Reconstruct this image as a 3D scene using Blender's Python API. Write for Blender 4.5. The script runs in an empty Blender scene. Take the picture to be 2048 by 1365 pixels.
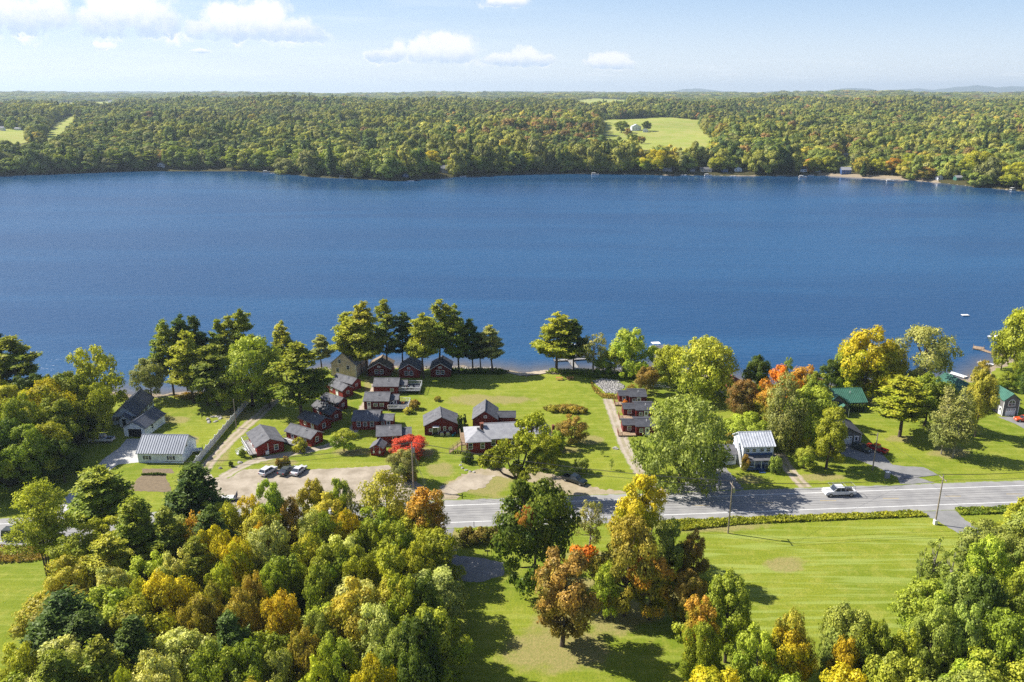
import bpy, math, random
import numpy as np
from mathutils import Vector, Matrix
sc = bpy.context.scene
C = sc.collection
R = math.radians
# ---------------------------------------------------------------- camera
FPX, CAMH = 1600.0, 80.0                      # focal length in photo pixels, height over the lawn
PITCH = math.atan(495.0/FPX)
cam = bpy.data.cameras.new("camera")
cam.sensor_width = 36.0
cam.lens = 36.0*FPX/2048.0
cam.clip_start = 1.0
cam.clip_end = 90000.0
camo = bpy.data.objects.new("camera", cam)
camo.location = (0, 0, CAMH)
camo.rotation_euler = (math.pi/2-PITCH, 0, 0)
C.objects.link(camo)
sc.camera = camo
# ---------------------------------------------------------------- light
SUN_EL, SUN_AZ_VEC = R(42), (-math.cos(R(17)), math.sin(R(17)))
sv = Vector((SUN_AZ_VEC[0]*math.cos(SUN_EL), SUN_AZ_VEC[1]*math.cos(SUN_EL), math.sin(SUN_EL)))
sl = bpy.data.lights.new("sun", 'SUN')
sl.energy = 5.0
sl.angle = R(0.5)
sl.color = (1.0, 0.95, 0.86)
so = bpy.data.objects.new("sun", sl)
so.rotation_euler = sv.to_track_quat('Z', 'Y').to_euler()
so.location = (-200, 100, 300)
C.objects.link(so)
sc.view_settings.view_transform = 'Standard'
sc.view_settings.look = 'None'
sc.view_settings.exposure = 0.88
sc.view_settings.gamma = 1.0
sc.cycles.use_denoising = False
sc.cycles.max_bounces = 6
sc.cycles.diffuse_bounces = 3
sc.cycles.glossy_bounces = 2
sc.cycles.transmission_bounces = 3
sc.cycles.transparent_max_bounces = 4
sc.cycles.volume_bounces = 0
sc.cycles.sample_clamp_indirect = 4.0
sc.cycles.use_adaptive_sampling = False
sc.cycles.adaptive_threshold = 0.02

class NT:
    """small wrapper for building node trees"""
    def __init__(s, nt): s.nt = nt
    def n(s, typ, **kw):
        nd = s.nt.nodes.new(typ)
        for k, v in kw.items():
            if k.startswith('i_'):
                nd.inputs[k[2:].replace('_', ' ')].default_value = v
            else: setattr(nd, k, v)
        return nd
    def l(s, a, b): s.nt.links.new(a, b)
    def put(s, v, sock):
        if isinstance(v, bpy.types.NodeSocket): s.l(v, sock)
        elif v is not None: sock.default_value = v
    def m(s, op, a, b=None, c=None, clamp=False):
        nd = s.n('ShaderNodeMath', operation=op, use_clamp=clamp)
        s.put(a, nd.inputs[0]); s.put(b, nd.inputs[1]); s.put(c, nd.inputs[2])
        return nd.outputs[0]
    def vm(s, op, a, b=None):
        nd = s.n('ShaderNodeVectorMath', operation=op)
        s.put(a, nd.inputs[0]); s.put(b, nd.inputs[1])
        return nd.outputs['Value'] if op in ('LENGTH', 'DOT_PRODUCT') else nd.outputs[0]
    def mix(s, f, a, b, blend='MIX'):
        nd = s.n('ShaderNodeMix', data_type='RGBA', blend_type=blend)
        s.put(f, nd.inputs[0]); s.put(a, nd.inputs[6]); s.put(b, nd.inputs[7])
        return nd.outputs[2]
    def noise(s, vec, scale, detail=3, rough=0.55, dist=0.0):
        nd = s.n('ShaderNodeTexNoise')
        if vec is not None: s.l(vec, nd.inputs['Vector'])
        nd.inputs['Scale'].default_value = scale; nd.inputs['Detail'].default_value = detail
        nd.inputs['Roughness'].default_value = rough; nd.inputs['Distortion'].default_value = dist
        return nd.outputs[0]
    def sstep(s, v, a, b):
        nd = s.n('ShaderNodeMapRange', interpolation_type='SMOOTHSTEP')
        s.put(v, nd.inputs[0]); nd.inputs[1].default_value = a; nd.inputs[2].default_value = b
        return nd.outputs[0]

# ---------------------------------------------------------------- sky with cumulus
w = bpy.data.worlds.new("World"); sc.world = w; w.use_nodes = True
T = NT(w.node_tree); w.node_tree.nodes.clear()
sky = T.n('ShaderNodeTexSky', sky_type='NISHITA', sun_disc=False, sun_elevation=SUN_EL,
          sun_rotation=math.atan2(sv.x, sv.y), altitude=100.0, air_density=1.0, dust_density=0.6, ozone_density=2.2)
tc = T.n('ShaderNodeTexCoord')
sep = T.n('ShaderNodeSeparateXYZ'); T.l(tc.outputs['Generated'], sep.inputs[0])
yy = T.m('MAXIMUM', sep.outputs[1], 0.02)
U = T.m('DIVIDE', sep.outputs[0], yy); W = T.m('DIVIDE', sep.outputs[2], yy)
def UW(px, py):                               # photo pixel of a cloud -> direction
    u = (px-1024)/FPX; v = -(py-682.5)/FPX
    d = (u, math.cos(PITCH)+v*math.sin(PITCH), -math.sin(PITCH)+v*math.cos(PITCH))
    return d[0]/d[1], d[2]/d[1]
cmb = T.n('ShaderNodeCombineXYZ'); T.l(U, cmb.inputs[0]); T.l(W, cmb.inputs[1])
uw = cmb.outputs[0]
nz = T.n('ShaderNodeTexNoise'); T.l(uw, nz.inputs['Vector']); nz.inputs['Scale'].default_value = 26; nz.inputs['Detail'].default_value = 9; nz.inputs['Roughness'].default_value = 0.62
nz2 = T.n('ShaderNodeTexNoise'); T.l(uw, nz2.inputs['Vector']); nz2.inputs['Scale'].default_value = 80; nz2.inputs['Detail'].default_value = 6; nz2.inputs['Roughness'].default_value = 0.6
off = T.vm('SUBTRACT', nz.outputs['Color'], (0.5, 0.5, 0.5))
offs = T.vm('MULTIPLY', off, (0.034, 0.020, 0))
uwd = T.vm('ADD', uw, offs)
# cloud: (base_y_px, top_y_px, [(cx, cy, rx, ry) ...]) in photo pixels
clouds = [
 (75, -40, [(20, 30, 130, 40), (90, 40, 60, 28), (-60, 20, 120, 50)]),
 (80, -30, [(200, 48, 52, 36), (262, 20, 85, 62), (300, 50, 60, 38), (235, 0, 60, 40)]),
 (86, 5, [(402, 58, 32, 20), (455, 40, 48, 32), (522, 32, 58, 36), (575, 62, 60, 26), (470, 66, 70, 20), (610, 76, 46, 14)]),
 (128, 80, [(795, 98, 20, 21), (770, 112, 34, 16)]),
 (131, 75, [(845, 100, 26, 20), (905, 98, 56, 28), (870, 112, 50, 18)]),
 (136, 95, [(1055, 115, 32, 20), (1010, 122, 50, 12), (1080, 122, 30, 12)]),
 (141, 108, [(1192, 122, 20, 12), (1222, 122, 36, 14), (1245, 130, 26, 10)]),
 (16, -10, [(1015, 2, 42, 14), (1000, -6, 30, 14)]),
 (104, 85, [(205, 93, 26, 8)]), (108, 96, [(400, 102, 22, 5)]),
]
tot = None; shd = None
for base, top, bl in clouds:
    best = None
    for cx, cy, rx, ry in bl:
        c0 = UW(cx, cy); r = (rx*1.14/1675.0, ry*1.14/1675.0)
        d = T.vm('LENGTH', T.vm('DIVIDE', T.vm('SUBTRACT', uwd, (c0[0], c0[1], 0)), (r[0], r[1], 1)))
        v = T.m('SUBTRACT', 1.0, d)
        best = v if best is None else T.m('MAXIMUM', best, v)
    bw = UW(1024, base)[1]; tw = UW(1024, top)[1]
    hrel = T.m('DIVIDE', T.m('SUBTRACT', W, bw), tw-bw)
    flat = T.m('MULTIPLY', T.m('ADD', hrel, T.m('MULTIPLY', T.m('SUBTRACT', nz2.outputs[0], 0.5), 0.35)), 2.2)
    best = T.m('MINIMUM', best, flat)
    # density, and cumulus shade painted into the colour: blue-grey bases under white tops
    tot = best if tot is None else T.m('MAXIMUM', tot, best)
    sh = T.m('MULTIPLY', T.sstep(best, -0.05, 0.15), T.m('SUBTRACT', 1.0, hrel, clamp=True))
    shd = sh if shd is None else T.m('MAXIMUM', shd, sh)
dens = T.m('ADD', tot, T.m('MULTIPLY', T.m('SUBTRACT', nz.outputs[0], 0.5), 2.1))
dens = T.m('ADD', dens, T.m('MULTIPLY', T.m('SUBTRACT', nz2.outputs[0], 0.5), 0.9))
alpha = T.m('MULTIPLY', T.sstep(dens, -0.15, 0.45), 0.97)
# faint far cirrus / haze streaks low over the horizon
st = T.n('ShaderNodeMapping'); T.l(uw, st.inputs[0]); st.inputs['Scale'].default_value = (14, 150, 1)
stn = T.noise(st.outputs[0], 1.0, 5, 0.6)
band = T.m('MULTIPLY', T.sstep(W, 0.055, 0.008), T.sstep(stn, 0.5, 0.72))
band2 = T.m('MULTIPLY', T.sstep(T.noise(st.outputs[0], 0.45, 4, 0.5), 0.42, 0.7), T.m('MULTIPLY', T.sstep(U, 0.25, -0.5), 0.35))
skyc = T.mix(1.0, sky.outputs[0], (0.98, 0.97, 1.12, 1), 'MULTIPLY')
skyc = T.mix(T.m('MULTIPLY', T.sstep(W, 0.30, 0.0), 0.75), skyc, T.mix(T.sstep(W, 0.0, 0.125), (8.70, 9.45, 10.00, 1), (5.05, 7.16, 9.84, 1)))
skyc = T.mix(T.m('MULTIPLY', band, 0.45), skyc, (9.78, 10.06, 10.20, 1))
skyc = T.mix(band2, skyc, (9.21, 9.78, 10.20, 1))
greyf = T.m('MULTIPLY', T.sstep(T.m('ADD', shd, T.m('MULTIPLY', T.m('SUBTRACT', nz2.outputs[0], 0.5), 0.5)), 0.35, 0.95), 0.9)
cc = T.mix(greyf, (9.62, 9.62, 9.59, 1), (4.99, 6.31, 8.36, 1))
skyc = T.mix(alpha, skyc, cc)
bg = T.n('ShaderNodeBackground'); T.l(skyc, bg.inputs[0]); bg.inputs[1].default_value = 0.062
wo = T.n('ShaderNodeOutputWorld'); T.l(bg.outputs[0], wo.inputs[0])

# ---------------------------------------------------------------- pixel <-> world
def at(px, py, z=0.0):
    u = (px-1024)/FPX; v = -(py-682.5)/FPX
    dy = math.cos(PITCH)+v*math.sin(PITCH); dz = -math.sin(PITCH)+v*math.cos(PITCH)
    t = (z-CAMH)/dz
    return (u*t, dy*t)
def proj(x, y, z):
    dz = z-CAMH
    dep = y*math.cos(PITCH)-dz*math.sin(PITCH)
    up = y*math.sin(PITCH)+dz*math.cos(PITCH)
    return 1024+FPX*x/dep, 682.5-FPX*up/dep
def pip(px, py, poly):
    px = np.asarray(px, float); py = np.asarray(py, float)
    ins = np.zeros(px.shape, bool); n = len(poly)
    for i in range(n):
        x1, y1 = poly[i]; x2, y2 = poly[(i+1) % n]
        if y1 == y2: continue
        c = ((y1 > py) != (y2 > py)) & (px < (x2-x1)*(py-y1)/(y2-y1)+x1)
        ins ^= c
    return ins

# ---------------------------------------------------------------- helpers
def setp(o, label=None, cat=None, group=None, kind=None):
    if label: o['label'] = label
    if cat: o['category'] = cat
    if group: o['group'] = group
    if kind: o['kind'] = kind
    return o
def empty(name, loc, rz=0.0, label=None, cat=None, group=None):
    o = bpy.data.objects.new(name, None); o.empty_display_size = 0.5
    o.location = loc; o.rotation_euler = (0, 0, rz); C.objects.link(o)
    return setp(o, label, cat, group)
def npmesh(name, v, f4=None, mat=None, fattr=None, smooth=False):
    """mesh from arrays of verts and quads"""
    me = bpy.data.meshes.new(name)
    v = np.asarray(v, np.float32); f = np.asarray(f4, np.int32); k = f.shape[1]
    me.vertices.add(len(v)); me.vertices.foreach_set('co', v.ravel())
    me.loops.add(f.size); me.loops.foreach_set('vertex_index', f.ravel())
    me.polygons.add(len(f)); me.polygons.foreach_set('loop_start', np.arange(len(f), dtype=np.int32)*k)
    me.polygons.foreach_set('loop_total', np.full(len(f), k, np.int32))
    me.update(calc_edges=True)
    if smooth: me.polygons.foreach_set('use_smooth', np.ones(len(f), bool))
    if fattr:
        for nm, arr in fattr.items():
            a = me.attributes.new(nm, 'FLOAT', 'FACE'); a.data.foreach_set('value', np.asarray(arr, np.float32))
    if mat: me.materials.append(mat)
    return me
class MB:
    """collects shapes into one mesh"""
    def __init__(s): s.v = []; s.f = []
    def hexa(s, p):
        b = len(s.v); s.v += [tuple(q) for q in p]
        for f in ((0, 3, 2, 1), (4, 5, 6, 7), (0, 1, 5, 4), (1, 2, 6, 5), (2, 3, 7, 6), (3, 0, 4, 7)):
            s.f.append(tuple(b+i for i in f))
        return s
    def box(s, x0, x1, y0, y1, z0, z1):
        return s.hexa([(x0, y0, z0), (x1, y0, z0), (x1, y1, z0), (x0, y1, z0), (x0, y0, z1), (x1, y0, z1), (x1, y1, z1), (x0, y1, z1)])
    def face(s, pts):
        b = len(s.v); s.v += [tuple(q) for q in pts]; s.f.append(tuple(range(b, b+len(pts)))); return s
    def extr(s, prof, a, b, axis='y'):
        """closed 2D profile (x,z) or (y,z) extruded along y or x from a to b"""
        n = len(prof); k = len(s.v)
        for t in (a, b):
            for (p, z) in prof: s.v.append((p, t, z) if axis == 'y' else (t, p, z))
        s.f.append(tuple(range(k, k+n))); s.f.append(tuple(reversed(range(k+n, k+2*n))))
        for i in range(n):
            j = (i+1) % n; s.f.append((k+i, k+n+i, k+n+j, k+j))
        return s
    def tube(s, p0, p1, r0, r1=None, n=6, cap=True):
        r1 = r0 if r1 is None else r1
        p0 = Vector(p0); p1 = Vector(p1); d = (p1-p0)
        if d.length < 1e-6: return s
        q = d.to_track_quat('Z', 'Y'); k = len(s.v)
        for p, r in ((p0, r0), (p1, r1)):
            for i in range(n):
                a = 2*math.pi*i/n
                s.v.append(tuple(p+q @ Vector((r*math.cos(a), r*math.sin(a), 0))))
        for i in range(n):
            j = (i+1) % n; s.f.append((k+i, k+j, k+n+j, k+n+i))
        if cap: s.f.append(tuple(reversed(range(k, k+n)))); s.f.append(tuple(range(k+n, k+2*n)))
        return s
    def mesh(s, name, m=None, smooth=False):
        me = bpy.data.meshes.new(name); me.from_pydata(s.v, [], s.f)
        if m: me.materials.append(m)
        if smooth: me.polygons.foreach_set('use_smooth', np.ones(len(s.f), bool))
        me.update(); return me
    def build(s, name, m, parent=None, label=None, smooth=False, bevel=0):
        o = bpy.data.objects.new(name, s.mesh(name, m, smooth)); C.objects.link(o)
        if parent: o.parent = parent
        if label: o['label'] = label
        if bevel:
            bv = o.modifiers.new('bevel', 'BEVEL'); bv.width = bevel; bv.segments = 2; bv.limit_method = 'ANGLE'
        return o
def copy_tree(o, parent=None):
    c = o.copy(); C.objects.link(c); c.parent = parent
    for ch in o.children: copy_tree(ch, c)
    return c

# ---------------------------------------------------------------- materials
def mat(name, col, rough=0.8, var=0.15, vs=1.5, col2=None, metal=0.0, spec=0.3, bump=0.0, world=False, detail=4):
    m = bpy.data.materials.new(name); m.use_nodes = True; t = NT(m.node_tree); bs = m.node_tree.nodes['Principled BSDF']
    tcn = t.n('ShaderNodeTexCoord')
    if world: vec = t.n('ShaderNodeNewGeometry').outputs['Position']
    else: vec = tcn.outputs['Object']
    nn = t.noise(vec, vs, detail, 0.6)
    f = t.sstep(nn, 0.3, 0.7)
    c2 = col2 if col2 else tuple(c*(1-var*1.6) for c in col)
    c1 = col if col2 else tuple(min(1, c*(1+var)) for c in col)
    t.l(t.mix(f, (*c1, 1), (*c2, 1)), bs.inputs['Base Color'])
    bs.inputs['Roughness'].default_value = rough; bs.inputs['Metallic'].default_value = metal
    bs.inputs['Specular IOR Level'].default_value = spec
    if bump:
        b = t.n('ShaderNodeBump'); b.inputs['Strength'].default_value = bump; b.inputs['Distance'].default_value = 0.1
        t.l(t.noise(vec, vs*6, 3), b.inputs['Height']); t.l(b.outputs[0], bs.inputs['Normal'])
    return m
def siding(name, col, horiz=False, pitch=0.3):
    """board siding: narrow dark joints between boards"""
    m = mat(name, col, 0.85, 0.14, 0.8); t = NT(m.node_tree); bs = m.node_tree.nodes['Principled BSDF']
    src = bs.inputs['Base Color'].links[0].from_socket
    tcn = t.n('ShaderNodeTexCoord'); sp = t.n('ShaderNodeSeparateXYZ'); t.l(tcn.outputs['Object'], sp.inputs[0])
    q = sp.outputs[2] if horiz else t.m('ADD', sp.outputs[0], sp.outputs[1])
    fr = t.m('FRACT', t.m('DIVIDE', q, pitch))
    t.l(t.mix(t.m('LESS_THAN', fr, 0.14), src, t.mix(1.0, src, (0.55, 0.55, 0.55, 1), 'MULTIPLY')), bs.inputs['Base Color'])
    return m
M = {}
M['red'] = siding('barn_red_board', (0.235, 0.026, 0.018))
M['darkred'] = siding('dark_red_board', (0.145, 0.018, 0.015))
M['brightred'] = mat('bright_red_paint', (0.45, 0.03, 0.02), 0.5)
M['white'] = siding('white_clapboard', (0.76, 0.82, 0.95), True, 0.25)
M['trim'] = mat('white_trim', (0.78, 0.78, 0.77), 0.6, 0.05)
M['tan'] = siding('tan_clapboard', (0.70, 0.57, 0.42), True, 0.25)
M['grey'] = siding('grey_clapboard', (0.16, 0.155, 0.155), True, 0.25)
M['greylt'] = siding('pale_grey_clapboard', (0.30, 0.31, 0.33), True, 0.25)
M['brownwall'] = siding('brown_board', (0.10, 0.045, 0.03), True, 0.3)
M['bluewall'] = mat('blue_board', (0.05, 0.10, 0.24), 0.7)
def shingle(name, col, col2):
    m = mat(name, col, 0.9, 0.1, 0.9, col2, spec=0.2, bump=0.3); t = NT(m.node_tree); bs = m.node_tree.nodes['Principled BSDF']
    src = bs.inputs['Base Color'].links[0].from_socket
    tcn = t.n('ShaderNodeTexCoord'); sp = t.n('ShaderNodeSeparateXYZ'); t.l(tcn.outputs['Object'], sp.inputs[0])
    cb = t.n('ShaderNodeCombineXYZ'); t.l(t.m('ADD', sp.outputs[0], sp.outputs[1]), cb.inputs[0]); t.l(sp.outputs[2], cb.inputs[1])
    br = t.n('ShaderNodeTexBrick'); t.l(cb.outputs[0], br.inputs[0]); br.inputs['Scale'].default_value = 2.2
    br.inputs['Color1'].default_value = (1.06, 1.06, 1.06, 1); br.inputs['Color2'].default_value = (0.9, 0.9, 0.9, 1); br.inputs['Mortar'].default_value = (0.8, 0.8, 0.8, 1)
    t.l(t.mix(1.0, src, br.outputs[0], 'MULTIPLY'), bs.inputs['Base Color'])
    return m
M['shingle'] = shingle('grey_shingle', (0.17, 0.17, 0.18), (0.11, 0.11, 0.12))
M['shingledk'] = shingle('dark_shingle', (0.085, 0.088, 0.10), (0.055, 0.057, 0.068))
M['shinglelt'] = shingle('pale_shingle', (0.36, 0.36, 0.37), (0.28, 0.28, 0.30))
M['shingletan'] = shingle('tan_shingle', (0.30, 0.23, 0.15), (0.2, 0.15, 0.11))
M['metalroof'] = mat('grey_metal_roof', (0.25, 0.27, 0.31), 0.4, 0.06, 0.5, metal=0.25, spec=0.5)
M['metaldark'] = mat('slate_metal_roof', (0.15, 0.16, 0.19), 0.4, 0.08, 0.5, metal=0.2, spec=0.5)
M['metalwhite'] = mat('white_metal_roof', (0.62, 0.64, 0.68), 0.4, 0.1, 0.6, metal=0.2, spec=0.5)
M['metalgreen'] = mat('green_metal_roof', (0.065, 0.18, 0.13), 0.4, 0.12, 0.5, metal=0.1, spec=0.5)
M['redroof'] = mat('red_roof', (0.35, 0.10, 0.06), 0.7, 0.2, 1)
M['glass'] = mat('window_glass', (0.03, 0.04, 0.055), 0.08, 0.1, 1, spec=0.8)
M['deck'] = mat('grey_deck_board', (0.30, 0.29, 0.28), 0.8, 0.15, 2)
M['deckdk'] = mat('dark_deck_board', (0.07, 0.075, 0.09), 0.8, 0.15, 2)
M['wood'] = mat('weathered_wood', (0.34, 0.24, 0.15), 0.85, 0.2, 2)
M['orangewood'] = mat('orange_stained_wood', (0.50, 0.22, 0.07), 0.7, 0.15, 3)
M['pole'] = mat('pole_wood', (0.30, 0.25, 0.20), 0.9, 0.2, 1.5)
M['brick'] = mat('brick', (0.22, 0.08, 0.05), 0.9, 0.3, 4)
M['steel'] = mat('grey_steel', (0.35, 0.36, 0.37), 0.4, 0.1, 2, metal=0.6)
M['wire'] = mat('cable_black', (0.03, 0.03, 0.032), 0.6)
M['rubber'] = mat('tyre_rubber', (0.02, 0.02, 0.02), 0.8)
M['carwhite'] = mat('white_car_paint', (0.60, 0.61, 0.63), 0.2, 0.02, 1, spec=0.6)
M['cargrey'] = mat('grey_car_paint', (0.07, 0.08, 0.08), 0.2, 0.05, 1, spec=0.6)
M['carblack'] = mat('black_car_paint', (0.012, 0.018, 0.02), 0.18, 0.1, 1, spec=0.7)
M['carred'] = mat('red_car_paint', (0.42, 0.02, 0.02), 0.2, 0.05, 1, spec=0.6)
M['carorange'] = mat('orange_red_car_paint', (0.62, 0.08, 0.02), 0.2, 0.05, 1, spec=0.6)
M['lamp_w'] = mat('headlamp_glass', (0.7, 0.7, 0.68), 0.1, 0.02)
M['lamp_r'] = mat('tail_lamp_red', (0.4, 0.01, 0.01), 0.2, 0.02)
M['concrete'] = mat('concrete', (0.40, 0.39, 0.36), 0.9, 0.12, 1.2)
M['stone'] = mat('grey_stone', (0.36, 0.34, 0.31), 0.9, 0.4, 1.2, world=True)
M['bark'] = mat('bark', (0.085, 0.065, 0.05), 0.95, 0.3, 3)
M['barklt'] = mat('pale_bark', (0.28, 0.25, 0.21), 0.95, 0.3, 3)
M['sail'] = mat('blue_canvas', (0.08, 0.2, 0.5), 0.7)
M['hull'] = mat('white_hull', (0.70, 0.71, 0.73), 0.3, 0.04, 1, spec=0.5)
M['hulldk'] = mat('dark_hull', (0.03, 0.035, 0.05), 0.3, 0.04, 1, spec=0.5)
# ================================================================ TERRAIN
NSH = [(-600, 800), (-200, 792), (0, 786), (120, 784), (240, 786), (330, 790), (400, 784), (470, 768), (560, 748), (640, 738), (760, 734), (900, 734), (1000, 737),
       (1045, 749), (1085, 745), (1120, 740), (1200, 742), (1260, 738), (1320, 735), (1400, 745), (1460, 757), (1560, 772), (1660, 772), (1760, 766),
       (1860, 764), (1930, 757), (1975, 738), (2015, 716), (2060, 690), (2200, 640)]
FSH = [(-400, 356), (0, 352), (250, 342), (330, 338), (430, 338), (530, 345), (640, 355), (720, 358), (800, 361), (870, 356), (950, 352), (1100, 348),
       (1200, 348), (1350, 350), (1480, 352), (1650, 352), (1700, 355), (1830, 362), (1900, 368), (2000, 378), (2060, 384), (2400, 396)]
WZ = -0.8
nsx, nsy = np.array([at(px, py, WZ) for px, py in NSH]).T
fsx, fsy = np.array([at(px, py, WZ) for px, py in FSH]).T
def wob(x): return 0.9*np.sin(x*0.31)+0.6*np.sin(x*0.73+1)+0.35*np.sin(x*1.7+2)
def yn(x): return np.interp(x, nsx, nsy)+wob(x)
def yf(x): return np.interp(x, fsx, fsy)+4*np.sin(x*0.021+1)+2.0*np.sin(x*0.07)+1.2*np.sin(x*0.19)
def lowf(x, y): return np.sin(x*0.0031+y*0.0011+1.0)+0.7*np.sin(x*0.0017-y*0.0029+2.2)+0.5*np.sin(x*0.0066+y*0.0052)
def height(x, y):
    x = np.asarray(x, float); y = np.asarray(y, float)
    s = yn(x)-y
    z = np.interp(s, [-400, -40, -8, 0.0, 2.0, 6.0, 12.0], [-5, -4, -1.6, WZ, -0.35, -0.05, 0.0])
    t = y-yf(x)
    e = np.interp(y, [700, 900, 1200, 1800, 2500, 3200, 4500, 6000, 8000, 12000], [0, 5, 13.5, 27, 39, 27, 38, 55, 62, 58])
    e = e+lowf(x, y)*np.interp(y, [700, 1000, 2500, 5000, 9000], [0.5, 1.6, 4, 5, 8])
    e = e+(np.sin(x*0.012+y*0.004)*np.sin(y*0.013-x*0.003+1)+0.5*np.sin(x*0.023+1.3)*np.sin(y*0.027+0.4))*np.interp(y, [750, 1000, 3000, 6000], [0, 5.0, 8.0, 9])
    # wooded rise in the middle distance at the right
    e = e+22*np.exp(-((x/np.maximum(y, 1)-0.45)/0.13)**2)*np.exp(-((y-5200)/1100.0)**2)
    far = np.interp(t, [-60, -10, 0, 3, 12, 90], [0, 0.55, 0.8, 1, 1, 1])
    zf = np.interp(t, [-60, -10, 0, 3, 12], [-5, -2, WZ, 0.4, 1.4])+np.clip(t/90, 0, 1)*e
    mid = y > (yn(x)+yf(x))/2
    return np.where(mid, zf, z)
def at_t(px, py):
    """pixel -> point on the far terrain"""
    u = (px-1024)/FPX; v = -(py-682.5)/FPX
    d = np.array((u, math.cos(PITCH)+v*math.sin(PITCH), -math.sin(PITCH)+v*math.cos(PITCH)))
    ts = np.concatenate([np.arange(600, 3000, 2.0), np.arange(3000, 12000, 10.0)])
    X = d[0]*ts; Y = d[1]*ts; Z = CAMH+d[2]*ts
    h = np.maximum(height(X, Y), WZ)
    i = np.argmax(Z <= h)
    return (X[i], Y[i], h[i])
LEFTWOOD = [(150, 1190), (250, 1150), (450, 1112), (600, 1118), (860, 1130), (885, 1200), (880, 1700), (-200, 1700), (-200, 1500), (60, 1430), (130, 1300)]
RIGHTWOOD = [(1440, 1420), (1530, 1430), (1700, 1400), (1800, 1330), (1850, 1260), (1890, 1200), (1960, 1160), (2040, 1110), (2300, 1060), (2400, 1700), (1400, 1700)]
MIDWOOD = [(-300, 850), (0, 850), (60, 835), (150, 850), (185, 830), (190, 862), (140, 905), (100, 930), (60, 955), (0, 985), (-300, 1000)]
FIELDS = [  # open meadows on the far side, photo pixels of the visible ground
 [(1196, 240), (1260, 238), (1330, 234), (1397, 240), (1405, 258), (1425, 276), (1446, 300), (1415, 303), (1290, 302), (1257, 292), (1215, 278), (1196, 264)],
 [(688, 300), (712, 282), (770, 283), (760, 300), (720, 312), (688, 312)],
 [(80, 276), (118, 236), (150, 230), (158, 250), (128, 264), (90, 292), (60, 290)],
 [(-40, 262), (0, 256), (50, 262), (85, 276), (40, 288), (-40, 285)],
 [(1990, 262), (2030, 258), (2120, 256), (2120, 280), (2010, 276)],
 [(70, 208), (160, 205), (235, 201), (232, 209), (120, 213)],
 [(1140, 202), (1185, 197), (1255, 199), (1250, 209), (1160, 209)],
 [(1672, 322), (1690, 298), (1720, 300), (1708, 322), (1690, 350), (1672, 350)],
 [(285, 251), (305, 248), (308, 254), (288, 258)],
]
DRY = [(1150, 1285, 60, 24), (1262, 1225, 80, 30), (1175, 1115, 50, 16), (1000, 955, 60, 10), (1735, 800, 50, 8), (1800, 878, 30, 8), (1130, 900, 40, 8), (950, 800, 60, 12), (1180, 880, 30, 10), (700, 905, 40, 8), (345, 840, 40, 8), (880, 940, 30, 16), (965, 972, 55, 22), (905, 975, 30, 14), (590, 862, 26, 9), (1140, 1172, 60, 22), (1110, 1300, 120, 50), (1230, 1240, 60, 34), (1570, 1130, 46, 18),
       (1900, 905, 46, 14), (1250, 862, 24, 10), (135, 1172, 34, 20), (1235, 795, 16, 7), (1010, 800, 60, 9), (1060, 860, 40, 12), (440, 905, 22, 26), (560, 925, 40, 8),
       (1340, 1190, 50, 22), (845, 905, 26, 12), (1290, 765, 24, 8), (1500, 960, 30, 10), (385, 880, 16, 10), (1080, 1020, 50, 16), (660, 775, 30, 14), (1640, 955, 60, 8),
       (1000, 1020, 80, 30), (905, 1080, 20, 30), (740, 770, 14, 20), (1120, 1240, 60, 30), (1420, 1050, 120, 16), (1240, 815, 16, 14), (480, 830, 60, 12)]
rows = np.concatenate([np.arange(-20, 60, 8), np.arange(60, 275, 1.0), np.arange(275, 690, 12), np.arange(690, 870, 2.5), np.arange(870, 3000, 14), np.arange(3000, 11000, 60)])
cols = np.linspace(-1.0, 1.0, 420)
YY, AA = np.meshgrid(rows, cols, indexing='ij'); XX = AA*(YY+45)
ZZ = height(XX, YY)
nr, nc = XX.shape
vv = np.stack([XX, YY, ZZ], -1).reshape(-1, 3)
ii = np.arange(nr*nc).reshape(nr, nc)
ff = np.stack([ii[:-1, :-1], ii[:-1, 1:], ii[1:, 1:], ii[1:, :-1]], -1).reshape(-1, 4)
PXg, PYg = proj(vv[:, 0], np.maximum(vv[:, 1], 5), vv[:, 2])
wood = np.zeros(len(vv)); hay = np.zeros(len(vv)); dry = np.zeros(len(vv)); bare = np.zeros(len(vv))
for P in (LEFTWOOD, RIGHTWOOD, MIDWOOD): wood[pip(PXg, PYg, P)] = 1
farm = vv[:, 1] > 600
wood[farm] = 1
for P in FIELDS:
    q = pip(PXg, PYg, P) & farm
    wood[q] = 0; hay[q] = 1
for cx, cy, rx, ry in DRY:
    d = ((PXg-cx)/rx)**2+((PYg-cy)/ry)**2
    dry = np.maximum(dry, np.where(farm, 0, np.clip(1.25-d*0.8, 0, 1)))
sN = yn(vv[:, 0])-vv[:, 1]
bare[(sN < 4) & (vv[:, 1] < 500)] = 1
bare[farm & (vv[:, 1]-yf(vv[:, 0]) < 1.5) & (PXg > 1000)] = 0.55
bare[farm & (vv[:, 1]-yf(vv[:, 0]) < 13) & (PXg > 1640) & (PXg < 1880)] = 1
strp = np.where(pip(PXg, PYg, [(1370, 1070), (1840, 1040), (1960, 1100), (1800, 1290), (1500, 1260)]), 1.0, 0.0)
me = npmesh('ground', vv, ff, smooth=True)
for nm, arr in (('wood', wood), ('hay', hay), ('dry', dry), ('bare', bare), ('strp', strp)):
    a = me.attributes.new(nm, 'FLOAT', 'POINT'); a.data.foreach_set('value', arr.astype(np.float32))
gm = bpy.data.materials.new('grass_ground'); gm.use_nodes = True; t = NT(gm.node_tree); bs = gm.node_tree.nodes['Principled BSDF']
pos = t.n('ShaderNodeNewGeometry').outputs['Position']
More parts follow.
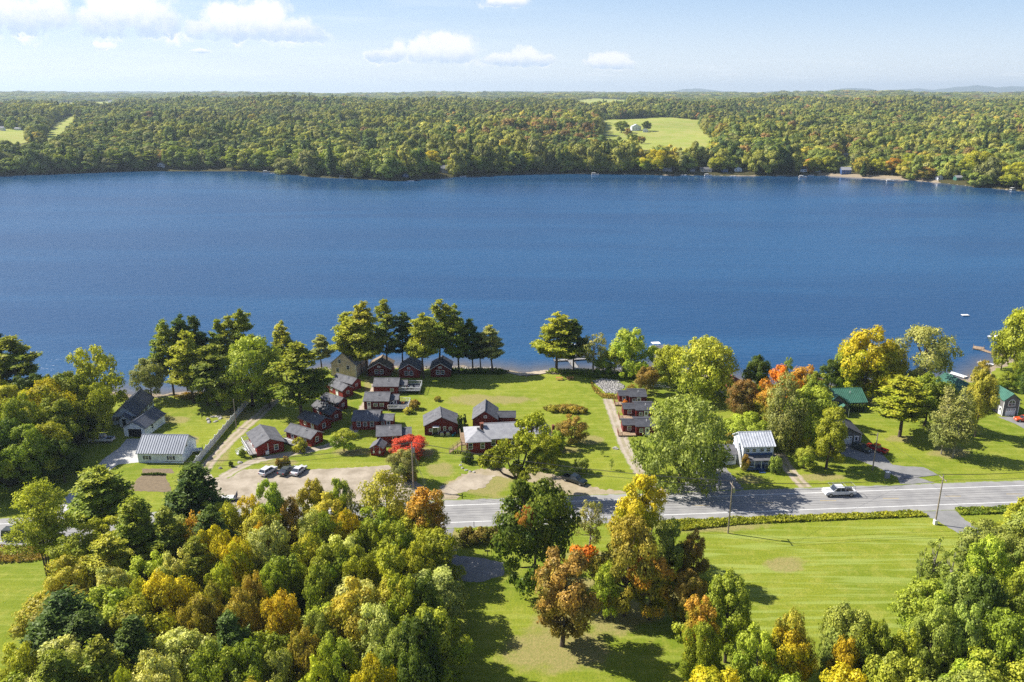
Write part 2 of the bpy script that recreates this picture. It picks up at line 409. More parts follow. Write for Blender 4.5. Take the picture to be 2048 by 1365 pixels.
def attr(t, nm, typ='GEOMETRY'):
    a = t.n('ShaderNodeAttribute', attribute_name=nm, attribute_type=typ); return a
n1 = t.noise(pos, 0.035, 4, 0.6); n2 = t.noise(pos, 0.35, 5, 0.65); n3 = t.noise(pos, 2.2, 5, 0.7); n4 = t.noise(pos, 9.0, 3, 0.7)
g = t.mix(t.sstep(n1, 0.35, 0.65), (0.165, 0.215, 0.014, 1), (0.250, 0.275, 0.024, 1))
g = t.mix(t.m('MULTIPLY', t.sstep(n2, 0.45, 0.65), 0.6), g, (0.34, 0.33, 0.06, 1))
g = t.mix(t.m('MULTIPLY', t.sstep(n3, 0.42, 0.65), 0.5), g, (0.11, 0.17, 0.014, 1))
g = t.mix(t.m('MULTIPLY', t.sstep(n4, 0.4, 0.7), 0.35), g, (0.085, 0.13, 0.02, 1))
# mowing marks
mp = t.n('ShaderNodeMapping'); t.l(pos, mp.inputs[0]); mp.inputs['Rotation'].default_value = (0, 0, R(24)); mp.inputs['Scale'].default_value = (0.05, 0.75, 1)
st1 = t.sstep(t.noise(mp.outputs[0], 1.0, 3, 0.5), 0.5, 0.62)
g = t.mix(t.m('MULTIPLY', t.m('MULTIPLY', st1, attr(t, 'strp').outputs['Fac']), 0.55), g, (0.30, 0.36, 0.09, 1))
mp2 = t.n('ShaderNodeMapping'); t.l(pos, mp2.inputs[0]); mp2.inputs['Rotation'].default_value = (0, 0, R(2)); mp2.inputs['Scale'].default_value = (0.03, 0.9, 1)
g = t.mix(t.m('MULTIPLY', t.sstep(t.noise(mp2.outputs[0], 1.0, 2, 0.5), 0.5, 0.64), 0.28), g, (0.30, 0.34, 0.07, 1))
def edge(a, lo=0.42, hi=0.6, k=0.5):
    return t.sstep(t.m('ADD', a, t.m('MULTIPLY', t.m('SUBTRACT', n2, 0.5), k)), lo, hi)
dr = t.mix(t.sstep(n3, 0.3, 0.7), (0.34, 0.26, 0.12, 1), (0.22, 0.21, 0.07, 1))
g = t.mix(t.m('MULTIPLY', edge(attr(t, 'dry').outputs['Fac'], 0.3, 0.95, 1.5), 0.78), g, dr)
hy = t.mix(t.sstep(n1, 0.4, 0.6), (0.27, 0.31, 0.06, 1), (0.33, 0.33, 0.09, 1))
g = t.mix(attr(t, 'hay').outputs['Fac'], g, hy)
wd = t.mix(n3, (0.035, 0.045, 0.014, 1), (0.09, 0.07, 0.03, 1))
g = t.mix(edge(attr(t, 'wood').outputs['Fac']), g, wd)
sd = t.mix(t.sstep(n3, 0.3, 0.7), (0.38, 0.31, 0.22, 1), (0.20, 0.16, 0.11, 1))
g = t.mix(edge(attr(t, 'bare').outputs['Fac'], 0.4, 0.55, 0.6), g, sd)
t.l(g, bs.inputs['Base Color']); bs.inputs['Roughness'].default_value = 0.95; bs.inputs['Specular IOR Level'].default_value = 0.1
bp = t.n('ShaderNodeBump'); bp.inputs['Strength'].default_value = 0.6; bp.inputs['Distance'].default_value = 0.25
t.l(t.noise(pos, 3.0, 5, 0.75), bp.inputs['Height']); t.l(bp.outputs[0], bs.inputs['Normal'])
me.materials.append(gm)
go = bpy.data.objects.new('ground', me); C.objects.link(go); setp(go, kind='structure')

# distant hills beyond the woods
def hills(dist, crest, wid):
    px = np.array([c[0] for c in crest], float); up = np.array([c[1] for c in crest], float)
    a = np.linspace(-0.95, 0.95, 500); X = np.array([a*(dist+k) for k in np.linspace(-1, 1, 13)*wid])
    hgt = CAMH+np.interp(1024+a*1675, px, up)/1675*dist
    hgt = hgt+dist*0.0002*(np.sin(a*170)+0.7*np.sin(a*310+1)+0.4*np.sin(a*770+2))
    K = np.linspace(-1, 1, 13); Yg = np.repeat((dist+K*wid)[:, None], len(a), 1)
    Z = 25+(hgt[None, :]-25)*np.cos(K*math.pi/2)[:, None]**0.8
    V = np.stack([X, Yg, Z], -1).reshape(-1, 3); I = np.arange(13*len(a)).reshape(13, -1)
    F = np.stack([I[:-1, :-1], I[:-1, 1:], I[1:, 1:], I[1:, :-1]], -1).reshape(-1, 4)
    return V, F
hm = mat('wooded_hillside', (0.045, 0.07, 0.03), 0.95, 0.3, 0.004, (0.07, 0.085, 0.04), world=True, spec=0.0)
V1, F1 = hills(12500.0, [(-700, 3), (0, 4), (60, 5), (150, 3.5), (250, 4.5), (330, 4), (500, 3), (640, 1), (760, 0), (900, 0), (960, 3), (1000, 5), (1050, 4), (1150, 4), (1300, 1.5),
    (1500, 0.5), (1700, 0), (1850, 1), (1960, 3), (2048, 3), (2600, 3)], 1500.0)
V2, F2 = hills(21000.0, [(-700, 0), (600, 0), (1200, -1), (1270, 0), (1340, 4), (1372, 9), (1390, 10), (1440, 5), (1480, 3), (1500, 1), (1550, 5), (1580, 3), (1610, 0), (1650, 4), (1690, 11), (1740, 9),
    (1760, 6), (1790, 7), (1830, 10), (1860, 7), (1900, 11), (1950, 16), (1990, 12), (2020, 14), (2048, 13), (2600, 14)], 1800.0)
for V_, F_ in ((V1, F1), (V2, F2)):
    ho = bpy.data.objects.new('hills', npmesh('hills', V_, F_, hm, smooth=True)); C.objects.link(ho); setp(ho, kind='structure')
mb = MB(); mb.face([(-30000, 10900, 22), (30000, 10900, 22), (30000, 24000, 22), (-30000, 24000, 22)])
fg = mb.build('hills', hm); fg.name = 'terrain'; setp(fg, kind='structure')

# ================================================================ WATER
rows_w = np.concatenate([np.arange(150, 330, 6), np.arange(330, 900, 15)])
wm = bpy.data.materials.new('lake_water'); wm.use_nodes = True; t = NT(wm.node_tree); bs = wm.node_tree.nodes['Principled BSDF']
pos = t.n('ShaderNodeNewGeometry').outputs['Position']
spx = t.n('ShaderNodeSeparateXYZ'); t.l(pos, spx.inputs[0])
mp = t.n('ShaderNodeMapping'); t.l(pos, mp.inputs[0]); mp.inputs['Rotation'].default_value = (0, 0, R(-18)); mp.inputs['Scale'].default_value = (0.32, 1.0, 1)
r1 = t.noise(mp.outputs[0], 0.55, 3, 0.6, 0.4); r2 = t.noise(mp.outputs[0], 1.8, 3, 0.6); r3 = t.noise(pos, 0.012, 4, 0.5)
mpl = t.n('ShaderNodeMapping'); t.l(pos, mpl.inputs[0]); mpl.inputs['Scale'].default_value = (0.003, 0.016, 1)
lane_n = t.noise(mpl.outputs[0], 1.0, 4, 0.55, 0.6)
hh = t.m('ADD', r1, t.m('MULTIPLY', r2, 0.35))
bp = t.n('ShaderNodeBump'); bp.inputs['Distance'].default_value = 0.9; t.l(hh, bp.inputs['Height'])
t.l(t.m('MULTIPLY', t.m('SUBTRACT', 1.0, t.m('MULTIPLY', attr(t, 'calm').outputs['Fac'], 0.95)), t.m('ADD', 0.38, t.m('MULTIPLY', t.sstep(lane_n, 0.3, 0.7), 0.36))), bp.inputs['Strength'])
t.l(bp.outputs[0], bs.inputs['Normal'])
# shallow water over the sandy bed by the near shore
sh = attr(t, 'shallow').outputs['Fac']
deep = t.mix(t.sstep(lane_n, 0.35, 0.65), (0.012, 0.057, 0.142, 1), (0.018, 0.080, 0.182, 1))
t.l(t.mix(sh, deep, (0.14, 0.12, 0.10, 1)), bs.inputs['Base Color'])
t.l(t.m('SUBTRACT', 0.32, t.m('MULTIPLY', attr(t, 'calm').outputs['Fac'], 0.24)), bs.inputs['Roughness']); bs.inputs['IOR'].default_value = 1.33; bs.inputs['Specular IOR Level'].default_value = 0.40
ww = np.linspace(-1.0, 1.0, 460); rows_w = np.concatenate([np.arange(150, 262, 1.5), np.arange(262, 330, 8), np.arange(330, 900, 15)])
Yw, Aw = np.meshgrid(rows_w, ww, indexing='ij'); Xw = Aw*(Yw+45)
Vw = np.stack([Xw, Yw, np.full_like(Xw, WZ)], -1).reshape(-1, 3); I = np.arange(Xw.size).reshape(Xw.shape)
Fw = np.stack([I[:-1, :-1], I[:-1, 1:], I[1:, 1:], I[1:, :-1]], -1).reshape(-1, 4)
wme = npmesh('lake_water', Vw, Fw, wm, smooth=True)
shal = np.clip(1-(Vw[:, 1]-yn(Vw[:, 0])-0.5)/13.0, 0, 1)**1.5*0.85
a = wme.attributes.new('shallow', 'FLOAT', 'POINT'); a.data.foreach_set('value', shal.astype(np.float32))
calm = np.clip(1.15-(yf(Vw[:, 0])-Vw[:, 1])/170.0, 0, 1)
a = wme.attributes.new('calm', 'FLOAT', 'POINT'); a.data.foreach_set('value', calm.astype(np.float32))
wo_ = bpy.data.objects.new('lake_water', wme); C.objects.link(wo_); setp(wo_, kind='structure')

# ================================================================ ROADS AND DRIVES
rnd = random.Random(5)
def smooth_line(pts, step=1.5):
    out = []
    P = [Vector((x, y, 0)) for x, y in pts]; n = len(P)
    for i in range(n-1):
        p0 = P[max(i-1, 0)]; p1 = P[i]; p2 = P[i+1]; p3 = P[min(i+2, n-1)]
        k = max(1, int((p2-p1).length/step))
        for j in range(k):
            u = j/k
            out.append(0.5*((2*p1)+(p2-p0)*u+(2*p0-5*p1+4*p2-p3)*u*u+(3*p1-p0-3*p2+p3)*u**3))
    out.append(P[-1]); return out
def strip(name, pts, o0, o1, z, m, rag=0.0, lines=None, kind='structure', step=1.5):
    L = smooth_line(pts, step); mb = MB(); prev = None; ac = []
    for i, p in enumerate(L):
        d = (L[min(i+1, len(L)-1)]-L[max(i-1, 0)]).normalized(); nrm = Vector((-d.y, d.x, 0))
        a = p+nrm*(o0+rnd.uniform(-rag, rag)); b = p+nrm*(o1+rnd.uniform(-rag, rag))
        mb.v += [(a.x, a.y, z), (b.x, b.y, z)]; ac += [o0, o1]
        if i: k = 2*i; mb.f.append((k-2, k-1, k+1, k))
    o = mb.build(name, m); at_ = o.data.attributes.new('ac', 'FLOAT', 'POINT'); at_.data.foreach_set('value', np.array(ac, np.float32)); setp(o, kind=kind); return o
asph = mat('road_asphalt', (0.32, 0.312, 0.30), 0.9, 0.05, 0.25, (0.235, 0.23, 0.228), world=True, bump=0.15, detail=6)
def tracks(m, cs, wd_, col, k, center=None, rag=None):
    # wheel tracks that follow the lane: worn where tyres run
    t = NT(m.node_tree); bs = m.node_tree.nodes['Principled BSDF']; src = bs.inputs['Base Color'].links[0].from_socket
    ac = attr(t, 'ac').outputs['Fac']; p_ = t.n('ShaderNodeNewGeometry').outputs['Position']; nn = t.noise(p_, 0.8, 5, 0.7); f = None
    aw = t.m('ADD', ac, t.m('MULTIPLY', t.m('SUBTRACT', t.noise(p_, 0.25, 2), 0.5), 0.7))
    for c_ in cs:
        v = t.sstep(t.m('ABSOLUTE', t.m('SUBTRACT', aw, c_)), wd_, wd_*0.35); f = v if f is None else t.m('MAXIMUM', f, v)
    out = t.mix(t.m('MULTIPLY', f, t.m('MULTIPLY', t.sstep(nn, 0.2, 0.7), k)), src, (*col, 1))
    if center: out = t.mix(t.m('MULTIPLY', t.sstep(t.m('ABSOLUTE', aw), 0.55, 0.2), t.m('MULTIPLY', t.sstep(nn, 0.40, 0.62), 0.75)), out, (*center, 1))
    if rag: out = t.mix(t.sstep(t.m('ADD', t.m('ABSOLUTE', aw), t.m('MULTIPLY', t.m('SUBTRACT', nn, 0.5), 1.6)), rag-0.15, rag+0.25), out, (0.19, 0.235, 0.035, 1))
    t.l(out, bs.inputs['Base Color'])
gravel = mat('gravel', (0.42, 0.36, 0.28), 0.95, 0.1, 0.3, (0.27, 0.225, 0.165), world=True, bump=0.5, detail=7)
dirt = mat('dirt_track', (0.38, 0.31, 0.22), 0.95, 0.1, 0.45, (0.29, 0.235, 0.16), world=True, bump=0.4, detail=6)
tracks(asph, (-2.55, -1.0, 1.0, 2.55), 0.5, (0.235, 0.23, 0.228), 0.6, rag=5.5)
tracks(dirt, (-0.8, 0.8), 0.45, (0.44, 0.37, 0.28), 0.8, (0.20, 0.22, 0.05), 1.35)
gravel2 = gravel.copy(); tracks(gravel2, (-0.7, 0.7), 0.4, (0.44, 0.38, 0.30), 0.7, (0.27, 0.24, 0.12), 1.25)
dirt_flat = mat('bare_dirt', (0.38, 0.31, 0.22), 0.95, 0.1, 0.45, (0.27, 0.225, 0.13), world=True, bump=0.4, detail=8)
soil = mat('garden_soil', (0.22, 0.165, 0.10), 0.95, 0.1, 1.5, (0.16, 0.12, 0.075), world=True, bump=0.6, detail=6)
oldasph = mat('old_asphalt', (0.25, 0.245, 0.24), 0.9, 0.05, 0.5, (0.19, 0.19, 0.185), world=True, bump=0.3, detail=6)
paint = mat('white_road_paint', (0.72, 0.72, 0.70), 0.8, 0.08, 0.8, world=True)
ypaint = mat('yellow_road_paint', (0.52, 0.37, 0.10), 0.8, 0.1, 0.8, world=True)
# the two edge lines in the photo give the road's centre line
top = [(-500, 1068), (0, 1049), (450, 1031), (901, 1012.4), (1327, 998), (1690, 985), (2048, 971.6), (2500, 955)]
bot = [(-500, 1107), (0, 1084), (450, 1066), (901, 1044.7), (1400, 1027), (1690, 1016), (2048, 1004), (2500, 986)]
tw = np.array([at(*p) for p in top]); bw_ = np.array([at(*p) for p in bot])
xs = np.linspace(-190, 170, 19)
ctr = [(x, (np.interp(x, tw[:, 0], tw[:, 1])+np.interp(x, bw_[:, 0], bw_[:, 1]))/2) for x in xs]
HW = 3.4
strip('road', ctr, -HW-2.3, HW+2.5, 0.030, asph, 0.12)
for s in (-1, 1): strip('road_marking', ctr, s*HW-0.09, s*HW+0.09, 0.036, paint)
seal = mat('crack_seal', (0.05, 0.05, 0.05), 0.7, 0.05, 1)
for o in (-1.8, -1.1, 1.0, 1.9, 0.15):
    L = [(x+rnd.uniform(-1, 1), y+o+rnd.uniform(-.08, .08)) for x, y in ctr]
    strip('road_seam', L, -0.035, 0.035, 0.0345+0.0003*o, seal)
Lc = smooth_line(ctr, 3.0); mb = MB()
for i in range(0, len(Lc)-2, 4):
    a, b = Lc[i], Lc[i+1]; mb.box(a.x, b.x, a.y-0.06, a.y+0.06, 0.033, 0.0362)
setp(mb.build('road_marking', ypaint), kind='structure')

def ragpoly(name, px, z, m, rag=0.25, step=0.55):
    """irregular sheet whose outline is given in photo pixels of the ground"""
    P = [Vector((*at(*p), 0)) for p in px]; out = []
    for i in range(len(P)):
        a, b = P[i], P[(i+1) % len(P)]; k = max(1, int((b-a).length/step))
        for j in range(k):
            q = a.lerp(b, j/k); out.append((q.x+rnd.uniform(-rag, rag), q.y+rnd.uniform(-rag, rag), z))
    mb = MB(); mb.face(out); o = mb.build(name, m); setp(o, kind='structure'); return o
def lane(name, px, wdt, z, m, rag=0.18): return strip(name, [at(*p) for p in px], -wdt/2, wdt/2, z, m, rag, step=1.0)
ragpoly('parking_lot', [(400, 935), (430, 956), (450, 951), (478, 940), (520, 938), (600, 940), (700, 936), (776, 931), (800, 945), (830, 962), (868, 985), (862, 1012), (780, 1018), (600, 1030), (430, 1034), (372, 1010), (380, 965)], 0.016, gravel)
lane('path', [(400, 960), (412, 935), (440, 903), (480, 864), (520, 829), (552, 800), (580, 776)], 3.3, 0.012, dirt)
lane('path', [(445, 955), (500, 926), (560, 912), (620, 901), (668, 889), (700, 868), (716, 845), (727, 820), (738, 798), (750, 778), (752, 768)], 3.2, 0.020, gravel2)
ragpoly('path', [(850, 1014), (868, 985), (905, 962), (940, 942), (990, 936), (1060, 941), (1110, 950), (1150, 961), (1200, 978), (1260, 985), (1300, 998), (1290, 1003), (1200, 1002),
    (1130, 988), (1085, 969), (1040, 958), (985, 954), (945, 962), (918, 980), (915, 1005)], 0.012, dirt_flat, 0.5)
ragpoly('path', [(915, 962), (880, 975), (893, 990), (925, 985), (968, 975), (990, 952), (940, 947)], 0.022, gravel, 0.3)
lane('path', [(1215, 798), (1226, 828), (1238, 862), (1256, 905), (1276, 940), (1300, 966), (1340, 995)], 3.2, 0.018, gravel2)
ragpoly('driveway', [(1418, 928), (1452, 935), (1490, 982), (1400, 990), (1340, 1000), (1300, 995), (1330, 975), (1390, 960)], 0.012, oldasph)
lane('driveway', [(1555, 905), (1572, 930), (1592, 955), (1612, 977)], 3.0, 0.012, dirt)
ragpoly('driveway', [(1672, 889), (1755, 889), (1760, 905), (1785, 930), (1810, 933), (1848, 935), (1878, 951), (1835, 955), (1870, 966), (1800, 969), (1795, 955), (1755, 935), (1700, 915), (1672, 912)], 0.012, oldasph, 0.1)
ragpoly('driveway', [(1995, 834), (2036, 834), (2120, 850), (2120, 880), (2048, 858), (2030, 848)], 0.012, oldasph, 0.1)
ragpoly('driveway', [(1835, 1022), (1905, 1016), (1930, 1040), (1990, 1080), (2040, 1112), (2010, 1120), (1950, 1085), (1888, 1050)], 0.012, oldasph, 0.15)
conc = mat('concrete_drive', (0.46, 0.45, 0.43), 0.9, 0.08, 0.5, world=True, detail=6)
ragpoly('driveway', [(254, 878), (292, 878), (278, 925), (235, 930), (205, 950), (178, 975), (160, 1000), (110, 1040), (90, 1040), (140, 985), (180, 945), (205, 920), (240, 895)], 0.012, conc, 0.12)
ragpoly('path', [(890, 1058), (908, 1058), (905, 1080), (915, 1112), (960, 1115), (1005, 1125), (1010, 1150), (960, 1165), (900, 1162), (885, 1120)], 0.012, oldasph, 0.2)
ragpoly('garden_bed', [(282, 952), (330, 950), (345, 985), (250, 982)], 0.014, soil, 0.15)
ragpoly('garden_bed', [(285, 938), (345, 938), (348, 947), (284, 947)], 0.016, soil, 0.15)
ragpoly('shore_sand', [(1000, 741), (1040, 752), (1080, 749), (1105, 743), (1095, 740), (1040, 747)], 0.02, mat('sand', (0.42, 0.35, 0.26), 0.95, 0.15, 0.6, world=True), 0.2)
# ================================================================ TREES
def leafmat(name, far=False):
    m = bpy.data.materials.new(name); m.use_nodes = True; t = NT(m.node_tree); m.node_tree.nodes.clear()
    pos = t.n('ShaderNodeNewGeometry').outputs['Position']
    if far:
        col = attr(t, 'tint', 'INSTANCER').outputs['Color']
        rn = t.n('ShaderNodeObjectInfo').outputs['Random']
        col = t.mix(1.0, col, t.mix(rn, (0.82, 0.85, 0.8, 1), (1.2, 1.15, 1.2, 1)), 'MULTIPLY')
    else:
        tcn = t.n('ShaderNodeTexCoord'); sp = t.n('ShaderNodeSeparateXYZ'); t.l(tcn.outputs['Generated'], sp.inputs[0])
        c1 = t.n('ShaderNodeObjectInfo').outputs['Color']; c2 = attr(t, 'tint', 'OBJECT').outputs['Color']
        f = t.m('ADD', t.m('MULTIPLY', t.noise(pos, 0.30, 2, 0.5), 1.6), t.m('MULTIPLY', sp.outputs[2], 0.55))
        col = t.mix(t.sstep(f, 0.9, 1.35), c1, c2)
    lv = attr(t, 'lv').outputs['Fac']
    cb = t.n('ShaderNodeCombineColor'); 
    for i in range(3): t.l(t.m('ADD', 0.62, t.m('MULTIPLY', lv, (0.85, 0.74, 0.35)[i])), cb.inputs[i])
    col = t.mix(1.0, col, cb.outputs[0], 'MULTIPLY')
    df = t.n('ShaderNodeBsdfDiffuse'); tr = t.n('ShaderNodeBsdfTranslucent'); t.l(col, df.inputs[0])
    t.l(t.mix(1.0, col, (1.15, 1.25, 0.6, 1), 'MULTIPLY'), tr.inputs[0])
    ms = t.n('ShaderNodeMixShader'); ms.inputs[0].default_value = 0.29; t.l(df.outputs[0], ms.inputs[1]); t.l(tr.outputs[0], ms.inputs[2])
    gl = t.n('ShaderNodeBsdfGlossy'); gl.inputs['Roughness'].default_value = 0.5; gl.inputs['Color'].default_value = (1, 1, 0.95, 1)
    ms2 = t.n('ShaderNodeMixShader'); ms2.inputs[0].default_value = 0.012; t.l(ms.outputs[0], ms2.inputs[1]); t.l(gl.outputs[0], ms2.inputs[2])
    o = t.n('ShaderNodeOutputMaterial'); t.l(ms2.outputs[0], o.inputs[0])
    return m
LEAF = leafmat('foliage'); LEAFF = leafmat('far_foliage', True)

def quads(cen, nor, size, asp, rg):
    n = len(cen); r = rg.normal(size=(n, 3))
    t1 = np.cross(nor, r); t1 /= np.linalg.norm(t1, axis=1)[:, None]+1e-9
    t2 = np.cross(nor, t1); t2 /= np.linalg.norm(t2, axis=1)[:, None]+1e-9
    a = (size*0.5)[:, None]*t1; b = (size*0.5*asp)[:, None]*t2
    k = (size*0.18)[:, None]*nor
    V = np.stack([cen-a-b*0.7, cen+a*0.6-b-k, cen+a+b*0.8, cen-a*0.7+b-k], 1).reshape(-1, 3)
    F = np.arange(4*n).reshape(n, 4)
    return V, F
def unit(a): return a/(np.linalg.norm(a, axis=1)[:, None]+1e-9)
def decid(seed, H=14, W=10, base=0.2, K=44, per=150, ls=0.5, p=0.8, rc=(0.085, 0.19), power=2.2, droop=0.0, gap=0.0, lobes=3, limbs=9, nr=0.34):
    rg = np.random.default_rng(seed); cs = []; rs = []
    ph = rg.uniform(0, 6.28, 6)
    def env(tt, a):
        tq = np.clip(tt, 0.0, 1)**p
        e = np.clip(1-np.abs(2*tq-1)**power, 0, 1)**0.5
        return W/2*e*(1+0.20*math.sin(lobes*a+ph[0]+tt*3)+0.14*math.sin((lobes+2)*a+ph[1]-tt*7))
    tries = 0
    while len(cs) < K and tries < 4000:
        tries += 1
        tt = rg.uniform(0.04, 0.97); a = rg.uniform(0, 2*math.pi)
        inner = rg.random() < 0.18
        r = env(tt, a)*(rg.uniform(0.2, 0.6) if inner else rg.uniform(0.72, 0.95))
        rad = W*rg.uniform(*rc)*(0.7+0.5*(1-abs(2*tt-1)))
        if gap and rg.random() < gap*(0.5+0.5*math.sin(a*2+ph[2]+tt*6)): continue
        c = np.array([r*math.cos(a), r*math.sin(a), H*(base+(1-base)*tt*0.96)])
        if any(np.linalg.norm((c-q)*(1, 1, 1.15)) < (rad+s)*0.42 for q, s in zip(cs, rs)): continue
        cs.append(c); rs.append(rad)
    cen = []; nor = []; siz = []; val = []
    mid = np.array([0, 0, H*(base+(1-base)*0.4)])
    for c, r in zip(cs, rs):
        n = int(per*(r/(W*0.15))**2)+8
        d = unit(rg.normal(size=(int(n*1.5), 3))); d = d[(d[:, 2] > -0.45) | (rg.random(len(d)) < 0.3)][:n]
        rr = r*rg.uniform(0.62, 1.12, len(d))*(1+0.22*np.sin(d[:, 0]*5+c[0])*np.sin(d[:, 1]*5+c[1]))
        q = c+d*rr[:, None]*np.array([1, 1, 0.82+droop])
        if droop: q[:, 2] -= droop*rg.uniform(0, 2.5, len(d))*(d[:, 2] < 0.3)
        o = unit((q-mid)*np.array([1, 1, 1]))
        cen.append(q); nor.append(unit(d*0.8+o*0.35+rg.normal(size=d.shape)*nr)); siz.append(ls*rg.uniform(0.6, 1.35, len(d)))
        val.append(np.clip(rg.normal(0.5, 0.22, len(d))+rg.normal(0, 0.12), 0, 1.2))
    cen = np.concatenate(cen); nor = np.concatenate(nor); siz = np.concatenate(siz); val = np.concatenate(val)
    V, F = quads(cen, nor, siz, 0.8, rg)
    crown = (V, F, val)
    mb = MB(); tr = H*0.018+0.05
    fork = np.array([rg.normal()*0.15, rg.normal()*0.15, H*base*1.15+0.3])
    mb.tube((0, 0, -0.3), fork, tr*1.35, tr, 8, False)
    top = np.array([0, 0, H*0.86]); mb.tube(fork, (fork+top)/2+rg.normal(size=3)*0.2, tr*0.8, tr*0.5, 6, False); mb.tube((fork+top)/2, top, tr*0.5, tr*0.15, 5, False)
    o = rg.permutation(len(cs))[:limbs]
    for i in o:
        c = cs[i]; s = fork+(top-fork)*min(0.6, max(0.0, (c[2]-fork[2])/(top[2]-fork[2])*0.55))
        k = s*0.45+c*0.55+np.array([0, 0, -0.06*H*rg.random()]); mb.tube(s, k, tr*0.55, tr*0.3, 5, False); mb.tube(k, c, tr*0.3, tr*0.1, 5, False)
    return crown, mb
def pine(seed, H=20, W=8, base=0.3, lev=15, br=6, dens=1.0, ls=0.62, flat=0.3, shape=0.9, ragged=0.35, up=0.15, twin=False):
    rg = np.random.default_rng(seed); cen = []; nor = []; siz = []; val = []; mb = MB(); tr = H*0.010+0.05
    stems = [(0, 0, 0, 0)] if not twin else [(0, 0, -0.10, 0.03), (0.3, 0.2, 0.10, 0.05), (0.1, -0.3, 0.02, -0.09)]
    for (sx, sy, lx, ly) in stems:
        bend = rg.normal(size=2)*0.012*H
        def ax(z): u = z/H; return np.array([sx+lx*z+bend[0]*math.sin(u*3), sy+ly*z+bend[1]*math.sin(u*3+1), z])
        zz = np.linspace(-0.3, H*0.985, 8)
        for i in range(7):
            mb.tube(ax(zz[i]), ax(zz[i+1]), tr*(1.15-i/7.2), tr*(1.15-(i+1)/7.2), 7, False)
        for L in range(lev):
            u = (L+0.3*rg.random())/lev; z = H*(base+(1-base)*u)
            R0 = W/2*((1-u)**shape*0.95+0.06)*min(1, 0.55+u*3.0)
            off = rg.uniform(0, 6.28); nb = max(3, int(br*(1-0.4*u)))
            for b in range(nb):
                if rg.random() < 0.10+0.3*ragged*(ragged > 0.5): continue
                a = off+2*math.pi*b/nb+rg.normal()*0.25; ln = R0*rg.uniform(1-ragged, 1+ragged*0.6)
                dx, dy = math.cos(a), math.sin(a); s = ax(z); rise = ln*(up+rg.normal()*0.07)
                e = s+np.array([dx*ln, dy*ln, rise]); mb.tube(s, e, tr*0.28*(1-u*0.6), 0.03, 4, False)
                m = max(5, int(30*dens*ln/4*(1.2 if not twin else 0.8)))
                f = rg.uniform(0.28, 1.05, m)**0.8; wd = ln*0.30*(0.35+np.sin(np.clip(f, 0, 1)*math.pi*0.85))
                side = rg.uniform(-1, 1, m)*wd
                q = s+(e-s)*f[:, None]+np.stack([-dy*side, dx*side, rg.normal(size=m)*flat*0.5+np.abs(side)*0.05], 1)
                reps = 5
                for _ in range(reps):
                    cen.append(q+rg.normal(size=q.shape)*np.array([0.28, 0.28, 0.16])); nn = rg.normal(size=q.shape)*0.55; nn[:, 2] += 1.0; nn[:, 0] += dx*0.35; nn[:, 1] += dy*0.35
                    nor.append(unit(nn)); siz.append(ls*rg.uniform(0.6, 1.3, m)); val.append(np.clip(rg.normal(0.5, 0.25, m), 0, 1.2))
        m = 40; q = ax(H*0.96)+rg.normal(size=(m, 3))*np.array([0.25, 0.25, 0.5]); cen.append(q); nor.append(unit(rg.normal(size=(m, 3)))); siz.append(ls*0.8*np.ones(m)); val.append(np.full(m, 0.6))
    V, F = quads(np.concatenate(cen), np.concatenate(nor), np.concatenate(siz), 0.42, rg)
    return (V, F, np.concatenate(val)), mb
PROTO = {}
def reg(kind, H, W, res, bark='bark'):
    (V, F, val), mb = res
    H = float(np.percentile(V[:, 2], 99.7)); W = 2*float(np.percentile(np.hypot(V[:, 0], V[:, 1]), 97.5))
    cm = npmesh(kind+'_crown', V, F, LEAF, {'lv': val}); tm = mb.mesh(kind+'_trunk', M[bark])
    PROTO.setdefault(kind, []).append((H, W, cm, tm))
for i in range(6): reg('R', 14, 11, decid(10+i, 14, 11, 0.10, 46, 340, 0.35, 0.62, lobes=2+i % 3))
for i in range(5): reg('O', 16, 8.5, decid(30+i, 16, 8.5, 0.12, 48, 290, 0.32, 0.85, rc=(0.12, 0.2), lobes=2+i % 3))
for i in range(3): reg('S', 13, 9, decid(50+i, 13, 9, 0.24, 42, 100, 0.34, 0.8, rc=(0.08, 0.15), gap=0.6, limbs=26), 'barklt')
for i in range(2): reg('V', 16, 12, decid(60+i, 16, 12, 0.16, 36, 230, 0.36, 0.75, rc=(0.11, 0.19), gap=0.8, lobes=3, limbs=18))
for i in range(2): reg('W', 17, 11, decid(70+i, 17, 11, 0.04, 60, 240, 0.36, 0.8, rc=(0.10, 0.16), droop=0.5))
for i in range(3): reg('B', 2.2, 3.2, decid(80+i, 2.2, 3.2, 0.0, 20, 60, 0.24, 0.6, rc=(0.14, 0.24)))
for i in range(2): reg('D', 14, 17, decid(90+i, 14, 17, 0.04, 120, 330, 0.40, 0.55, rc=(0.07, 0.12), power=2.6, lobes=5))
reg('A', 14, 5, decid(95, 14, 5, 0.2, 34, 40, 0.36, 0.9, rc=(0.12, 0.2), gap=0.3, limbs=20), 'barklt')
for i in range(5): reg('P', 20, 8.5, pine(110+i, 20, 8.5, 0.24+0.03*i, 14, 7, 2.0, ls=0.55, shape=0.62, ragged=0.52, up=0.28, flat=0.35))
for i in range(3): reg('Q', 17, 9, pine(120+i, 17, 9, 0.06, 17, 8, 1.7, ls=0.52, shape=0.65, flat=0.5, ragged=0.45, up=0.25))
reg('T', 17, 12, pine(130, 17, 12, 0.36, 9, 6, 1.5, twin=True, shape=0.5, ragged=0.55, ls=0.45))
reg('L', 17, 11, pine(131, 17, 11, 0.15, 16, 7, 0.62, ls=0.5, shape=0.6, flat=0.8, ragged=0.4), 'barklt')
